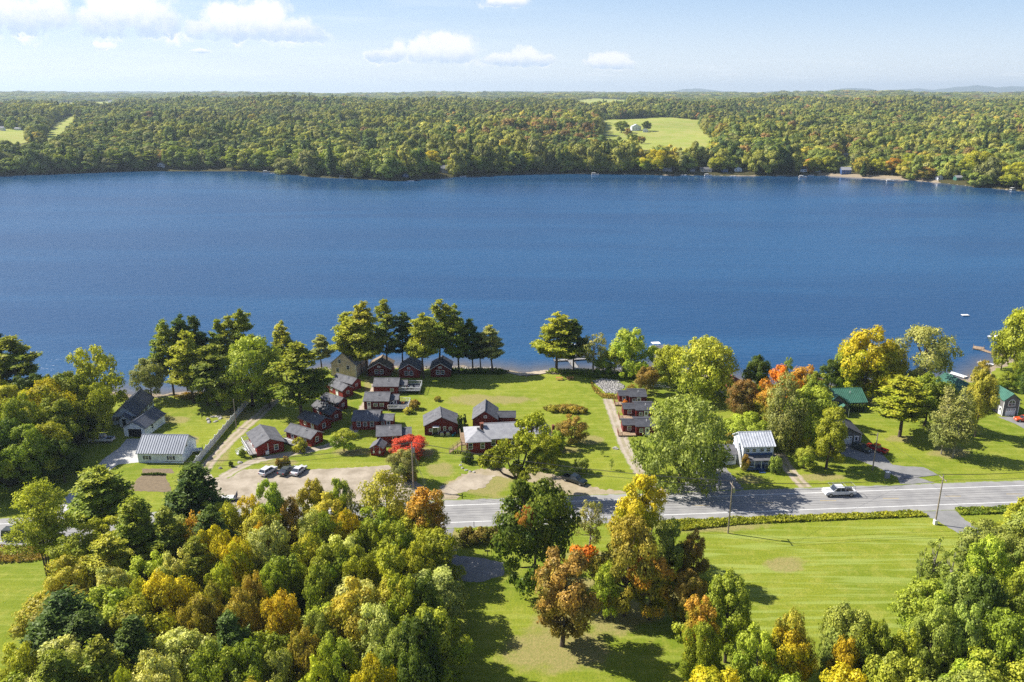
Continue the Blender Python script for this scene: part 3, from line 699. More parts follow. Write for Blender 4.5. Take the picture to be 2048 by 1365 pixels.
reg('L', 17, 11, pine(132, 17, 11, 0.25, 15, 6, 0.55, ls=0.5, shape=0.6, flat=0.8, ragged=0.4), 'barklt')
reg('N', 4.5, 1.3, decid(97, 4.5, 1.3, 0.0, 40, 40, 0.2, 1.0, rc=(0.2, 0.3), power=3.0))
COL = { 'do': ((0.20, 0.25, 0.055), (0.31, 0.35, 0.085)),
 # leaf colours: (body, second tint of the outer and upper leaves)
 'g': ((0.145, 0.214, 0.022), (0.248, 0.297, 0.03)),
 'dg': ((0.06, 0.101, 0.016), (0.098, 0.144, 0.021)),
 'yg': ((0.25, 0.29, 0.026), (0.37, 0.38, 0.034)),
 'lg': ((0.241, 0.324, 0.034), (0.373, 0.428, 0.055)),
 'y': ((0.37, 0.375, 0.022), (0.52, 0.44, 0.024)),
 'go': ((0.36, 0.315, 0.022), (0.5, 0.36, 0.022)),
 'o': ((0.414, 0.23, 0.029), (0.644, 0.23, 0.025)),
 'r': ((0.50, 0.12, 0.06), (0.60, 0.09, 0.05)),
 'br': ((0.228, 0.2, 0.041), (0.359, 0.235, 0.055)),
 'pg': ((0.331, 0.373, 0.103), (0.483, 0.497, 0.152)),
 'pd': ((0.063, 0.109, 0.029), (0.098, 0.144, 0.03)),
 'pi': ((0.159, 0.214, 0.03), (0.262, 0.29, 0.036)),
 'pl': ((0.248, 0.283, 0.03), (0.373, 0.38, 0.041)),
 'sg': ((0.235, 0.262, 0.083), (0.373, 0.373, 0.124)),
 'go2': ((0.3, 0.31, 0.045), (0.41, 0.37, 0.052)),
 'mo': ((0.085, 0.14, 0.016), (0.15, 0.20, 0.022)), 'mo_': ((0.121, 0.19, 0.018), (0.23, 0.27, 0.025)),
 'oy': ((0.27, 0.26, 0.042), (0.39, 0.31, 0.05)),
 'og': ((0.262, 0.276, 0.034), (0.552, 0.317, 0.048)),
 'pk': ((0.29, 0.345, 0.041), (0.497, 0.483, 0.062)),
 'mg': ((0.2, 0.262, 0.062), (0.31, 0.366, 0.076)),
 'br2': ((0.179, 0.152, 0.041), (0.304, 0.166, 0.048)),
 'hb': ((0.152, 0.152, 0.041), (0.221, 0.193, 0.048)),
}
def lobed(seed, H, Ls, per=260, ls=0.38, n_=14):
    rg = np.random.default_rng(seed); cen = []; nor = []; siz = []; val = []; mb = MB(); fork = np.array([0, 0, 3.2])
    mb.tube((0, 0, -0.3), fork, 0.55, 0.42, 9, False)
    for (x, y, z, rx, rz) in Ls:
        c0 = np.array([x, y, z]); k = fork*0.5+c0*0.5+np.array([0, 0, -0.8]); mb.tube(fork, k, 0.32, 0.2, 6, False); mb.tube(k, c0, 0.2, 0.1, 5, False)
        for d in unit(rg.normal(size=(n_, 3))):
            c = c0+d*np.array([rx, rx, rz])*rg.uniform(0.5, 0.9); mb.tube(c0, c, 0.1, 0.04, 4, False); r = rx*rg.uniform(0.28, 0.48)
            if rg.random() < 0.12: continue
            e = unit(rg.normal(size=(per, 3))); e = e[(e[:, 2] > -0.4) | (rg.random(len(e)) < 0.3)]
            cen.append(c+e*(r*rg.uniform(0.5, 1.15, len(e)))[:, None]*np.array([1, 1, 0.75])); nor.append(unit(e*0.8+rg.normal(size=e.shape)*0.5)); siz.append(ls*rg.uniform(0.6, 1.35, len(e))); val.append(np.clip(rg.normal(0.5, 0.22, len(e)), 0, 1.2))
    V, F = quads(np.concatenate(cen), np.concatenate(nor), np.concatenate(siz), 0.8, rg)
    return (V, F, np.concatenate(val)), mb
reg('Y', 17.5, 15.4, lobed(140, 17.5, [(3.2, 0, 14.0, 3.4, 3.0), (-2.7, 0.5, 8.6, 3.6, 2.2), (-6.0, -0.5, 7.6, 2.4, 1.8), (5.2, 0.5, 8.0, 2.8, 2.4), (0.4, 1.0, 10.8, 2.6, 2.0), (1.5, -2, 6.5, 2.6, 1.6)]))
KN = {'Y': 'broadleaf_tree', 'R': 'broadleaf_tree', 'O': 'broadleaf_tree', 'S': 'broadleaf_tree', 'V': 'broadleaf_tree', 'W': 'weeping_tree', 'B': 'shrub', 'D': 'broadleaf_tree', 'A': 'poplar_tree',
      'P': 'pine_tree', 'Q': 'pine_tree', 'T': 'pine_tree', 'L': 'larch_tree', 'N': 'columnar_shrub'}
trnd = random.Random(11); placed = []; tcount = {}
def jig(c, k=0.10):
    return tuple(max(0.004, v*(1+trnd.uniform(-k, k))) for v in c)
def tree(kind, px, ytop, yb, wpx, col, label, group=None, rot=None, var=None, xb=None):
    """px,ytop: pixel of the top; yb: pixel row of the base, or minus the height in metres when the base is hidden"""
    if yb < 0:
        h = -yb; x, y = at(px, ytop, h)
    else:
        x, y = at(xb if xb is not None else px, yb)
        v = -(ytop-682.5)/FPX
        dy = math.cos(PITCH)+v*math.sin(PITCH); dz = -math.sin(PITCH)+v*math.cos(PITCH)
        h = max(0.6, CAMH+y*dz/dy)
    dep = y*math.cos(PITCH)-(h*0.5-CAMH)*math.sin(PITCH)
    wd = wpx*dep/FPX
    return plant(kind, x, y, 0.0, h, wd, col, label, group, rot, var)
def plant(kind, x, y, z, h, wd, col, label, group=None, rot=None, var=None):
    P = PROTO[kind]; tcount[kind] = tcount.get(kind, -1)+1
    H, W, cm, tm = P[(tcount[kind] if var is None else var) % len(P)]
    nm = KN[kind]
    cat = {'B': 'shrub', 'N': 'shrub'}.get(kind, 'tree')
    s = wd/W*{'P': 1.14, 'R': 1.12, 'O': 1.1}.get(kind, 1.0)
    e = empty(nm, (x, y, z), trnd.uniform(0, 6.28) if rot is None else rot, label, cat, group)
    if kind not in 'YNB': e.rotation_euler = (trnd.uniform(-.05, .05), trnd.uniform(-.05, .05), e.rotation_euler[2])
    e.scale = (s, s*trnd.uniform(0.93, 1.07), h/H)
    for nn, me_ in (('crown', cm), ('trunk', tm)):
        o = bpy.data.objects.new(nn, me_); C.objects.link(o); o.parent = e
        if nn == 'crown':
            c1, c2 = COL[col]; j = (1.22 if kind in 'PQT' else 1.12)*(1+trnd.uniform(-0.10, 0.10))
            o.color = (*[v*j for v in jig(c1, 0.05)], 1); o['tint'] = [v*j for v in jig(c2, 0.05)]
    placed.append((x, y, wd/2, h))
    return e
# (kind, x_top, y_top, y_base or -height, crown width px, colour, label)
G_PINE = 'tall pines along the near shore'
TREES = [
# --- left, by the far-left red house and white farmstead
('P', 2, 632, 795, 60, 'pd', 'dark ragged pine cut off by the left picture edge'),
('P', 47, 676, 815, 105, 'pi', 'broad pine with layered boughs standing behind the brown cottage at far left'),
('R', 112, 762, 890, 100, 'y', 'large golden yellow tree in front of the brown cottage at far left'),
('R', 196, 698, 838, 105, 'yg', 'big round tree with yellow sunlit top against the lake, left of the white house'),
('R', 65, 790, 925, 90, 'g', 'green tree just below the brown cottage at far left'),
('O', 160, 745, 870, 80, 'g', 'dull green tree beside the golden yellow tree, its top against the lake'),
('R', 196, 772, 880, 66, 'yg', 'yellow green tree close to the left wall of the white house'),
('R', 160, 805, 880, 80, 'dg', 'dark green tree left of the white house with the truck in its shade'),
('R', 20, 835, 960, 100, 'dg', 'dark green tree at the left picture edge above the shaded lawn'),
('O', 70, 855, 975, 80, 'g', 'green tree on the edge of the shaded lawn at far left'),
('R', 110, 850, 955, 90, 'yg', 'yellow and green tree nearest the shaded lawn left of the white truck'),
('R', 130, 880, 965, 75, 'dg', 'low dark tree on the lawn edge under the yellow and green tree'),
('R', -20, 880, 1000, 100, 'g', 'green tree half cut by the left picture edge above the road'),
('O', 30, 770, 880, 70, 'yg', 'yellow green tree right in front of the brown cottage deck'),
('R', 304, 719, 797, 62, 'sg', 'small pale green tree alone at the water edge behind the white house'),
# --- pine group left of cabins
('P', 348, 643, 790, 55, 'pi', 'leftmost of the shore pines, next to the small pale tree'),
('P', 376, 634, 780, 48, 'pd', 'second shore pine from the small pale tree'),
('P', 404, 633, 770, 48, 'pd', 'dark pointed shore pine behind the stout green pine'),
('P', 388, 664, 806, 78, 'pl', 'stout yellow green pine on the lawn edge behind the stone circle'),
('P', 442, 640, 765, 42, 'pi', 'thin shore pine behind the wood left of the dirt lane'),
('P', 468, 634, 765, 44, 'pl', 'rust tinted slim shore pine, left of the tall pointed one'),
('P', 497, 620, 765, 52, 'pi', 'tall pointed shore pine rising behind the big round green tree'),
('R', 505, 680, 812, 118, 'lg', 'big round pale green tree beside the top of the dirt lane'),
('P', 436, 690, 812, 84, 'pi', 'green pine at the far end of the white fence'),
('R', 415, 735, 812, 70, 'g', 'low green tree under the stout pine by the white fence'),
('R', 462, 745, 822, 70, 'g', 'bushy green tree overhanging the end of the white fence'),
('O', 540, 730, 815, 60, 'g', 'green tree between the dirt lane and the round tree'),
('P', 574, 644, 760, 50, 'pl', 'slim leaning pine alone against the lake, left of the huge pine'),
('P', 567, 690, 775, 45, 'pi', 'short pine under the slim leaning pine'),
('P', 645, 671, 742, 40, 'sg', 'small pale pine behind the huge pine, near the tan house'),
('P', 606, 690, 846, 108, 'pi', 'huge spreading pine overhanging the red cabins', None, None, 1),
('P', 700, 628, 752, 62, 'pl', 'leftmost yellow green pine of the cluster behind the tan house'),
('P', 735, 604, 752, 74, 'pl', 'tallest yellow green pine behind the leftmost lakeside red cottage'),
('P', 774, 603, 745, 56, 'pi', 'pine with bare lower trunk between two lakeside red cottages'),
('P', 807, 627, 742, 46, 'pd', 'dark narrow pine behind the middle lakeside red cottage'),
('P', 847, 629, 757, 62, 'pl', 'pine with bare trunk standing in front gap beside the right lakeside cottage'),
('P', 878, 602, 744, 66, 'pi', 'tallest pine behind the right lakeside red cottage'),
('P', 918, 612, 746, 58, 'pi', 'pine just right of the right lakeside red cottage'),
('P', 945, 640, 746, 48, 'pd', 'dark pine second from the right end of the lakeside row'),
('P', 985, 652, 746, 48, 'sg', 'greyish pine at the right end of the lakeside row'),
('P', 962, 668, 742, 40, 'pd', 'short dark pine squeezed into the right end of the lakeside row'),
('P', 722, 640, 748, 50, 'pi', 'darker pine inside the cluster behind the tan house'),
('P', 1113, 628, 743, 88, 'pl', 'tall pine by the picnic tables with boughs reaching left over the water'),
('P', 1148, 640, 744, 52, 'pd', 'thin dark pine at the foot of the dock'),
('S', 1186, 668, 748, 66, 'sg', 'sparse greyish tree leaning by the dock'),
('R', 1207, 702, 750, 40, 'g', 'low dark green tree over the water right of the dock'),
('R', 1264, 659, 757, 92, 'lg', 'round pale green tree at the shore above the stone pile'),
('S', 1228, 690, 752, 45, 'go2', 'thin yellowish tree just left of the round pale green shore tree'),
('R', 1291, 735, 787, 40, 'br', 'small brownish green tree behind the right red cabins'),
('R', 1338, 692, 775, 66, 'yg', 'yellow green tree beside the huge round shore tree'),
('D', 1403, 678, 795, 140, 'pk', 'huge round shore tree with pinkish top, right of the stone pile'),
('D', 1356, 800, 968, 192, 'do', 'enormous domed green tree beside the road and the long gravel drive'),
('R', 1510, 712, 790, 52, 'dg', 'dark green tree against the lake left of the orange one'),
('R', 1483, 762, 842, 66, 'br2', 'dark reddish brown tree in front of the red roofed lake house'),
('R', 1555, 735, 835, 72, 'o', 'bright orange tree near the lake behind the weeping tree'),
('S', 1572, 716, 775, 28, 'g', 'small thin tree poking up behind the bright orange tree'),
('R', 1604, 733, 815, 78, 'og', 'salmon tinted tree left of the green roofed house'),
('W', 1560, 752, 902, 86, 'sg', 'tall weeping tree behind the white and blue house'),
('R', 1530, 775, 850, 50, 'og', 'orange and green tree peeking out left of the weeping tree'),
('R', 1615, 778, 895, 100, 'lg', 'large green tree right of the weeping tree'),
('O', 1625, 748, 850, 56, 'g', 'green tree standing left of the green roofed house entry'),
('R', 1492, 828, 890, 80, 'lg', 'bright green tree right behind the white and blue house'),
('B', 1470, 868, 888, 48, 'br', 'brown bush behind the wing of the white and blue house'),
('R', 1660, 722, 788, 50, 'dg', 'round dark green tree behind the green roofed house at the water'),
('R', 1693, 690, 790, 66, 'g', 'green tree at the shore left of the yellow topped tree'),
('R', 1727, 656, 797, 118, 'y', 'tall yellow topped tree behind the green roofed house'),
('R', 1765, 690, 800, 60, 'go2', 'yellow brown tree right beside the tall yellow topped tree'),
('V', 1836, 651, 795, 128, 'sg', 'large open grey green willow against the lake'),
('S', 1840, 722, 800, 60, 'sg', 'pale thin tree under the open willow'),
('P', 1796, 757, 873, 98, 'pl', 'light green pine standing alone on the lawn right of the green roofed house'),
('R', 1848, 752, 852, 80, 'g', 'dark green tree behind the lone light green pine'),
('L', 1882, 775, 908, 66, 'sg', 'grey thin needled tree, left one of the pair on the lawn'),
('L', 1905, 778, 916, 74, 'sg', 'grey thin needled tree, right one of the pair on the lawn'),
('R', 1950, 742, 874, 66, 'go2', 'yellow tree between the two green roofed lake houses'),
('R', 1962, 722, 768, 36, 'oy', 'small yellow orange tree behind the dark sided house roof'),
('R', 1600, 850, 905, 40, 'y', 'small bright yellow tree right of the white and blue house'),
('O', 1652, 818, 938, 66, 'yg', 'yellow green tree in front of the left corner of the grey garage'),
('R', 1660, 818, 862, 30, 'go', 'small orange crowned tree at the entry of the green roofed house'),
('R', 1608, 895, 937, 40, 'lg', 'small green tree on the lawn left of the grey garage'),
('R', 2040, 617, 752, 110, 'yg', 'large yellow green tree cut by the right picture edge above the long dock'),
('R', 2002, 655, 740, 40, 'go2', 'small yellowish tree beside the shore end of the long dock'),
('R', 2050, 690, 775, 60, 'g', 'green tree at the right picture edge behind the dark sided house'),
('R', 2015, 745, 782, 36, 'g', 'rounded green tree behind the ridge of the dark sided house'),
('R', 2060, 740, 800, 60, 'dg', 'dark green tree cut by the right edge, behind the dark sided house'),
# --- village greens
('R', 816, 878, 912, 72, 'r', 'fiery red small tree beside the wooden pole and tiny shed'),
('R', 808, 900, 962, 54, 'sg', 'grey green tree in front of the fiery red tree'),
('B', 822, 942, 962, 30, 'br', 'low brown bush at the foot of the transformer pole'),
('R', 688, 860, 902, 50, 'lg', 'small round tree on the lawn between the cabins and parked cars'),
('Y', 1035, 832, 990, 146, 'yg', 'wide yellow and green tree with dark forked trunk before the main lodge', None, 0.0),
('R', 1088, 870, 940, 66, 'yg', 'yellow green tree before the right end of the main lodge'),
('R', 1142, 833, 887, 62, 'br', 'brownish rounded small tree alone on the lawn right of the lodge'),
('R', 1112, 862, 905, 40, 'g', 'green bushy tree just left of the brownish rounded tree'),
('R', 1100, 895, 925, 36, 'dg', 'dark bush at the right corner of the lodge'),
('B', 935, 903, 925, 26, 'dg', 'clipped round dark green shrub below the lodge stairs'),
('R', 1163, 918, 948, 32, 'mg', 'small grey green tree beside the black pickup'),
('S', 1204, 900, 912, 8, 'g', 'tiny sapling on the lawn below the brown tree'),
('S', 1222, 918, 940, 12, 'mg', 'young sapling by the long gravel drive'),
('N', 918, 831, 868, 7, 'dg', 'left of the narrow columnar evergreens beside the red barn'),
('N', 923, 831, 868, 6, 'dg', 'middle of the narrow columnar evergreens beside the red barn'),
('N', 930, 829, 866, 8, 'dg', 'right one of the narrow columnar evergreens beside the red barn'),
('B', 558, 917, 936, 16, 'br', 'left small bush at the lawn tip above the parked cars'),
('B', 573, 913, 934, 20, 'br', 'right small bush at the lawn tip above the parked cars'),
('B', 600, 878, 902, 34, 'go2', 'yellowish bush at the corner of the second red cabin'),
('B', 462, 923, 934, 10, 'dg', 'tiny dark conifer on the grass tip by the dirt lane'),
('B', 485, 898, 915, 14, 'g', 'small bush beside the white ramp of the large red cabin'),
('B', 1128, 811, 825, 24, 'br', 'left clump of the long flower bed on the lawn'),
('B', 1105, 812, 824, 24, 'go2', 'yellowish leftmost clump of the long flower bed'),
('B', 1145, 813, 826, 24, 'oy', 'middle clump of the long flower bed on the lawn'),
('B', 1165, 815, 826, 22, 'br', 'rightmost clump of the long flower bed on the lawn'),
('B', 830, 800, 818, 26, 'br', 'brown green bush beside the middle deck'),
('B', 818, 815, 827, 22, 'go2', 'pale flowering bush below the middle deck'),
('B', 875, 793, 802, 16, 'oy', 'small rust bush alone on the lawn right of the decks'),
('B', 936, 1056, 1086, 42, 'hb', 'left part of the dark hedge by the lower road edge'),
('B', 965, 1056, 1086, 42, 'hb', 'middle part of the dark hedge by the lower road edge'),
('B', 993, 1056, 1085, 42, 'hb', 'right part of the dark hedge by the lower road edge'),
('B', 985, 920, 935, 30, 'dg', 'dark shrub under the lodge windows'),
('B', 1440, 905, 930, 28, 'dg', 'dark shrub before the wing of the white and blue house'),
('B', 1548, 912, 945, 26, 'mg', 'climbing shrub at the right corner of the front porch'),
('B', 1490, 910, 940, 20, 'br', 'brown climbing shrub at the left of the front porch'),
('B', 1250, 800, 818, 12, 'o', 'rusty shrub by the wall of the upper right red cabin'),
# --- centre foreground
('R', 1070, 968, 1178, 142, 'mo', 'large dense green maple with orange patch at its crown, on the lower lawn', None, 0.0, 3),
('O', 1124, 1102, 1292, 118, 'br', 'brown tinged tree alone on the bottom centre lawn'),
('S', 1178, 1003, 1108, 74, 'sg', 'thin sparse tree standing over the rusty shrub by the road'),
('B', 1166, 1092, 1122, 56, 'o', 'rusty orange shrub under the thin sparse tree'),
('O', 1272, 948, 1150, 92, 'y', 'tall bright yellow tree in front of the road'),
('S', 1302, 985, 1120, 52, 'sg', 'thin pale tree tucked against the bright yellow tree'),
('R', 1248, 1035, 1232, 125, 'oy', 'orange brown tree below the bright yellow one'),
('R', 1332, 1042, 1165, 74, 'mg', 'grey green tree at the left end of the mown field'),
('R', 1385, 1062, 1162, 58, 'br', 'brownish tree at the left end of the mown field'),
('R', 1298, 1110, 1240, 80, 'og', 'green and orange tree under the orange brown one'),
('R', 1215, 1130, 1238, 60, 'lg', 'small green tree on the lawn left of the orange brown tree'),
('R', 1378, 1145, 1262, 70, 'br', 'brown green tree beside the bright green tree at the field edge'),
('O', 1450, 1152, 1325, 84, 'lg', 'bright green tree on the lower left edge of the mown field'),
('O', 1395, 1190, 1350, 70, 'og', 'rusty and green tree left of the bright green one'),
('R', 1400, 1245, 1390, 70, 'g', 'green tree at the bottom edge left of the yellow green group'),
('B', 1350, 1120, 1155, 60, 'br', 'brown scrub between the grey green trees by the mown field'),
('B', 1400, 1300, 1345, 80, 'yg', 'yellow green scrub along the lawn edge, bottom centre right'),
('B', 1370, 1240, 1275, 50, 'lg', 'light green scrub at the tip of the lawn shadow'),
# --- right bottom wood
('R', 1525, 1252, -13, 95, 'lg', 'light green round tree at the bottom, first of the right hand wood'),
('R', 1590, 1222, -14, 85, 'go2', 'yellow green tree with brown tips in the bottom right wood'),
('R', 1582, 1262, -12, 85, 'y', 'vivid yellow green tree at bottom, right of the light green one'),
('R', 1692, 1280, -11, 66, 'go', 'orange yellow tree at the bottom of the right hand wood'),
('R', 1700, 1213, -14, 105, 'mg', 'grey green tree whose top cuts into the mown field'),
('R', 1765, 1242, -13, 75, 'g', 'green tree between the grey green and the yellow one, bottom right wood'),
('R', 1815, 1266, -12, 80, 'yg', 'yellow tree low in the bottom right wood'),
('A', 1857, 1078, 1192, 52, 'mg', 'thin pale poplar at the right end of the mown field, trunk visible'),
('A', 1893, 1098, 1215, 56, 'mg', 'second thin poplar, just right of the first'),
('A', 1832, 1095, 1180, 26, 'mg', 'small thin poplar left of the pair at the field end'),
('A', 1933, 1040, 1120, 46, 'mg', 'slender pale poplar beside the side drive'),
('R', 1985, 1078, -14, 96, 'lg', 'green tree beside the side drive at right'),
('Q', 2050, 1000, -12, 80, 'pl', 'light green pine cut by the right edge next to the side drive'),
('R', 2030, 1068, -13, 80, 'mg', 'greyish green tree below the light pine at the right edge'),
('R', 1920, 1150, -13, 85, 'mg', 'dull green tree right of the two poplars'),
('R', 1980, 1150, -15, 90, 'dg', 'dark green tree in the right hand wood below the side drive'),
('R', 2040, 1150, -14, 90, 'g', 'green tree at the right edge above the bottom corner'),
('R', 1875, 1205, -14, 95, 'mg', 'pale green tree at the front of the right wood below the poplars'),
('R', 1950, 1220, -14, 95, 'mg', 'large grey green tree in the middle of the bottom right corner'),
('R', 2020, 1230, -14, 95, 'g', 'green tree at the right edge, second from the bottom corner'),
# --- left foreground: pines
('T', 100, 968, 1170, 118, 'pl', 'tall forked pine with bare dark trunks beside the left field'),
('P', 200, 936, -16, 112, 'pi', 'broad pine reaching up to the end of the concrete drive'),
('Q', 374, 936, -17, 135, 'pd', 'large dark pine below the garden plot'),
('Q', 262, 1003, -16, 112, 'pi', 'green pine between the broad one and the large dark one'),
('Q', 328, 1018, -15, 95, 'pi', 'pine just in front of the large dark pine'),
('P', 205, 1078, -13, 100, 'pl', 'yellow green pine right of the forked pine'),
('S', 385, 1028, -13, 66, 'og', 'thin orange tinted tree in front of the large dark pine'),
('P', 415, 1015, -15, 85, 'pd', 'dark pine at the right of the thin orange tinted tree'),
('P', 390, 1075, -14, 70, 'pi', 'pine with dark trunk among the brown trees, left wood'),
('O', 222, 1138, -12, 72, 'pg', 'pale sage coloured tree below the yellow green pine'),
('R', 320, 1155, -13, 105, 'y', 'yellow tree in the centre of the left wood'),
('R', 270, 1160, -12, 60, 'yg', 'yellow green tree left of the central yellow one'),
('R', 395, 1195, -13, 75, 'oy', 'brownish orange tree right of the central yellow one, left wood'),
('R', 345, 1105, -13, 80, 'pg', 'pale green tree directly above the central yellow tree'),
('Q', 110, 1188, -15, 165, 'pd', 'wide blue green pine at the edge of the left field'),
('Q', 165, 1225, -14, 120, 'pd', 'dark pine right of the wide blue green pine'),
('Q', 262, 1238, -14, 110, 'pd', 'dark pine under the central yellow tree'),
('Q', 205, 1280, -15, 120, 'pi', 'green pine near the bottom left corner'),
('R', 30, 1295, -12, 110, 'yg', 'yellow green tree in the bottom left corner'),
('R', 290, 1320, -13, 110, 'pg', 'pale green tree at the bottom edge, left wood'),
('R', 235, 1340, -13, 60, 'yg', 'small pale tree at the bottom edge left of the pale green one'),
('Q', 100, 1310, -15, 120, 'pi', 'pine at the bottom edge near the left corner'),
('R', 420, 1290, -14, 120, 'g', 'fresh green tree at the bottom edge of the left wood'),
('Q', 455, 1228, -14, 105, 'pd', 'dark blue green pine in the middle of the left wood bottom'),
('R', 490, 1290, -14, 110, 'g', 'bright green tree right of the fresh green one at the bottom edge'),
# --- left foreground: deciduous, crop by crop
('O', 533, 960, -16, 66, 'lg', 'tall pale yellow green tree reaching over the parking lot, below the white car'),
('R', 498, 990, -13, 60, 'y', 'yellow tree left of the tall pale yellow green one'),
('R', 455, 1012, -13, 80, 'yg', 'yellow green tree right of the trailer sign'),
('R', 425, 1060, -14, 70, 'y', 'bright yellow tree right of the dark pines'),
('R', 626, 962, -13, 54, 'go2', 'yellow topped tree over the parking lot middle'),
('O', 681, 955, -14, 50, 'lg', 'light green slim tree over the parking lot, right of the yellow topped one'),
('S', 700, 985, -12, 60, 'sg', 'thin grey green tree right below the light green slim one'),
('V', 765, 945, -15, 118, 'go2', 'wide straw yellow tree with open crown between lot and road'),
('O', 853, 980, 1118, 88, 'og', 'orange brown tree beside the road, tallest at the wood corner'),
('R', 698, 1022, -13, 62, 'go', 'golden orange tree in front of the road'),
('R', 740, 1040, -12, 70, 'g', 'green tree right of the golden orange one'),
('R', 575, 1000, -13, 64, 'br', 'brownish tree above the yellow crowns near the parking lot'),
('R', 625, 1025, -13, 70, 'pg', 'pale tree with pinkish tips left of the golden orange one'),
('R', 540, 1050, -14, 92, 'pg', 'pale green tree in the upper middle of the left wood'),
('R', 480, 1080, -14, 82, 'y', 'yellow tree in the middle of the left wood'),
('R', 515, 1050, -13, 44, 'go', 'small golden tree left of the pale green tree'),
('R', 655, 1030, -13, 60, 'g', 'green tree close left of the golden orange one'),
('R', 790, 1045, -13, 90, 'g', 'dull green tree where the wood meets the road'),
('R', 615, 1075, -13, 80, 'yg', 'yellow green tree in the centre of the left wood'),
('R', 570, 1112, -13, 80, 'g', 'green tree right of the middle yellow one'),
('R', 665, 1092, -14, 95, 'g', 'round mid green tree below the golden orange one'),
('R', 720, 1095, -14, 80, 'yg', 'yellow green tree right of the round mid green one'),
('R', 775, 1098, -14, 95, 'yg', 'olive coloured tree near the shaded edge of the wood'),
('R', 830, 1075, -13, 80, 'yg', 'yellow and green tree under the orange brown one by the road'),
('R', 510, 1150, -13, 66, 'oy', 'orange tinged tree in the middle of the left wood'),
('R', 480, 1180, -13, 70, 'oy', 'amber tree left of the deep golden oval one'),
('R', 565, 1185, -14, 96, 'go', 'deep golden oval tree low in the left wood'),
('R', 545, 1130, -13, 60, 'lg', 'fresh green tree above the deep golden oval one'),
('R', 645, 1135, -13, 86, 'g', 'green tree above the big sage coloured one'),
('R', 700, 1168, -15, 140, 'go2', 'big straw coloured tree at the centre of the wood bottom'),
('R', 740, 1215, -15, 105, 'pg', 'big sage coloured tree in the lower wood'),
('R', 640, 1225, -13, 60, 'mg', 'grey green tree between golden and sage coloured trees'),
('R', 600, 1270, -13, 80, 'oy', 'orange and olive tree under the deep golden one'),
('R', 675, 1272, -14, 80, 'lg', 'light green tree at the bottom, left of the yellow one'),
('R', 745, 1315, -13, 85, 'y', 'bright yellow tree at the bottom edge near the wood corner'),
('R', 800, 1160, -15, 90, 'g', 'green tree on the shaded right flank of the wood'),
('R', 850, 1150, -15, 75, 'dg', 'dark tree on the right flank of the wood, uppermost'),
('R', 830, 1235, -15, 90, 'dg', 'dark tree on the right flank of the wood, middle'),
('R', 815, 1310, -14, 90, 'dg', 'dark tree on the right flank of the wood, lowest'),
('R', 785, 1260, -14, 80, 'mg', 'grey green tree on the right flank by the sage coloured one'),
('R', 555, 1300, -13, 90, 'mg', 'mid green tree at the bottom edge left of the orange and olive one'),
('R', 620, 1325, -13, 80, 'yg', 'olive tree at the bottom edge under the orange and olive one'),
('R', 440, 1135, -13, 75, 'yg', 'olive yellow tree at the left centre of the wood'),
('R', 420, 1170, -13, 60, 'go2', 'yellow brown tree at the left centre of the wood'),
]
for tr_ in TREES:
    e = tree(*tr_)
    if 'orange patch' in tr_[6]:
        k_ = PROTO['R'][2]; o = bpy.data.objects.new('orange_bough', k_[2]); C.objects.link(o); o.parent = e
        P_ = PROTO['R'][1]; o.location = (-1.0, -3.2, P_[0]*0.66); o.scale = (0.26, 0.26, 0.20); o.color = (0.34, 0.24, 0.03, 1); o['tint'] = [0.50, 0.19, 0.03]; o['label'] = 'orange leaves high in the maple'
# filler crowns packed into the woods: nothing tells these apart
used = set()
def fill(poly, n, sp, kinds, cols, lab, grp, hr, wr, seed):
    rg = random.Random(seed); xs_ = [at(*p)[0] for p in poly]; ys_ = [at(*p)[1] for p in poly]
    wp = list(zip(xs_, ys_)); k = 0; tries = 0
    while k < n and tries < 6000:
        tries += 1
        x = rg.uniform(min(xs_), max(xs_)); y = rg.uniform(min(ys_), max(ys_))
        if not pip([x], [y], wp)[0]: continue
        if any((x-a)**2+(y-b)**2 < sp*sp for a, b, _, _ in placed): continue
        h = rg.uniform(*hr); px_, py_ = proj(x, y, h)
        if px_ < -60 or px_ > 2110 or py_ > 1420: continue
        kd = rg.choice(kinds); c = rg.choice(cols)
        cn = {'g': 'green', 'yg': 'yellow green', 'y': 'yellow', 'mg': 'grey green', 'pi': 'green', 'pd': 'dark green', 'dg': 'dark green', 'go2': 'straw yellow', 'lg': 'light green', 'br': 'brownish', 'oy': 'amber', 'pg': 'pale green'}[c]
        ty = 'pine' if kd in 'PQ' else 'broadleaf tree'
        bx, by = proj(x, y, h); near = min((q for q in TREES if q[0] != 'B' and q[0] != 'N'), key=lambda q: (q[1]-bx)**2+(q[2]-by)**2)
        dx, dy = bx-near[1], by-near[2]; rel = ('left of' if dx < 0 else 'right of') if abs(dx) > abs(dy) else ('above' if dy < 0 else 'below')
        sh = near[6].split(',')[0]; sh = ' '.join(sh.split()[:9]); lb = '%s %s close %s the %s' % (cn, ty, rel, sh)
        if lb in used: lb = '%s %s low %s the %s' % (cn, ty, rel, sh)
        if lb in used: lb = 'another '+lb
        used.add(lb); plant(kd, x, y, 0, h, rg.uniform(*wr), c, ' '.join(lb.split()[:16]), '%s %s' % (cn, grp)); k += 1
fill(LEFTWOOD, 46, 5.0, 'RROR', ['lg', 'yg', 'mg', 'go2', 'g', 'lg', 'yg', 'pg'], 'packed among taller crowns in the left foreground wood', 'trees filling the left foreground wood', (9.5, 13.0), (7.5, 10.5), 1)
fill(RIGHTWOOD, 34, 5.2, 'ROR', ['lg', 'mg', 'mg', 'yg', 'lg', 'y'], 'packed among other crowns in the bottom right wood', 'trees filling the bottom right wood', (10, 13.5), (7.5, 10.5), 2)
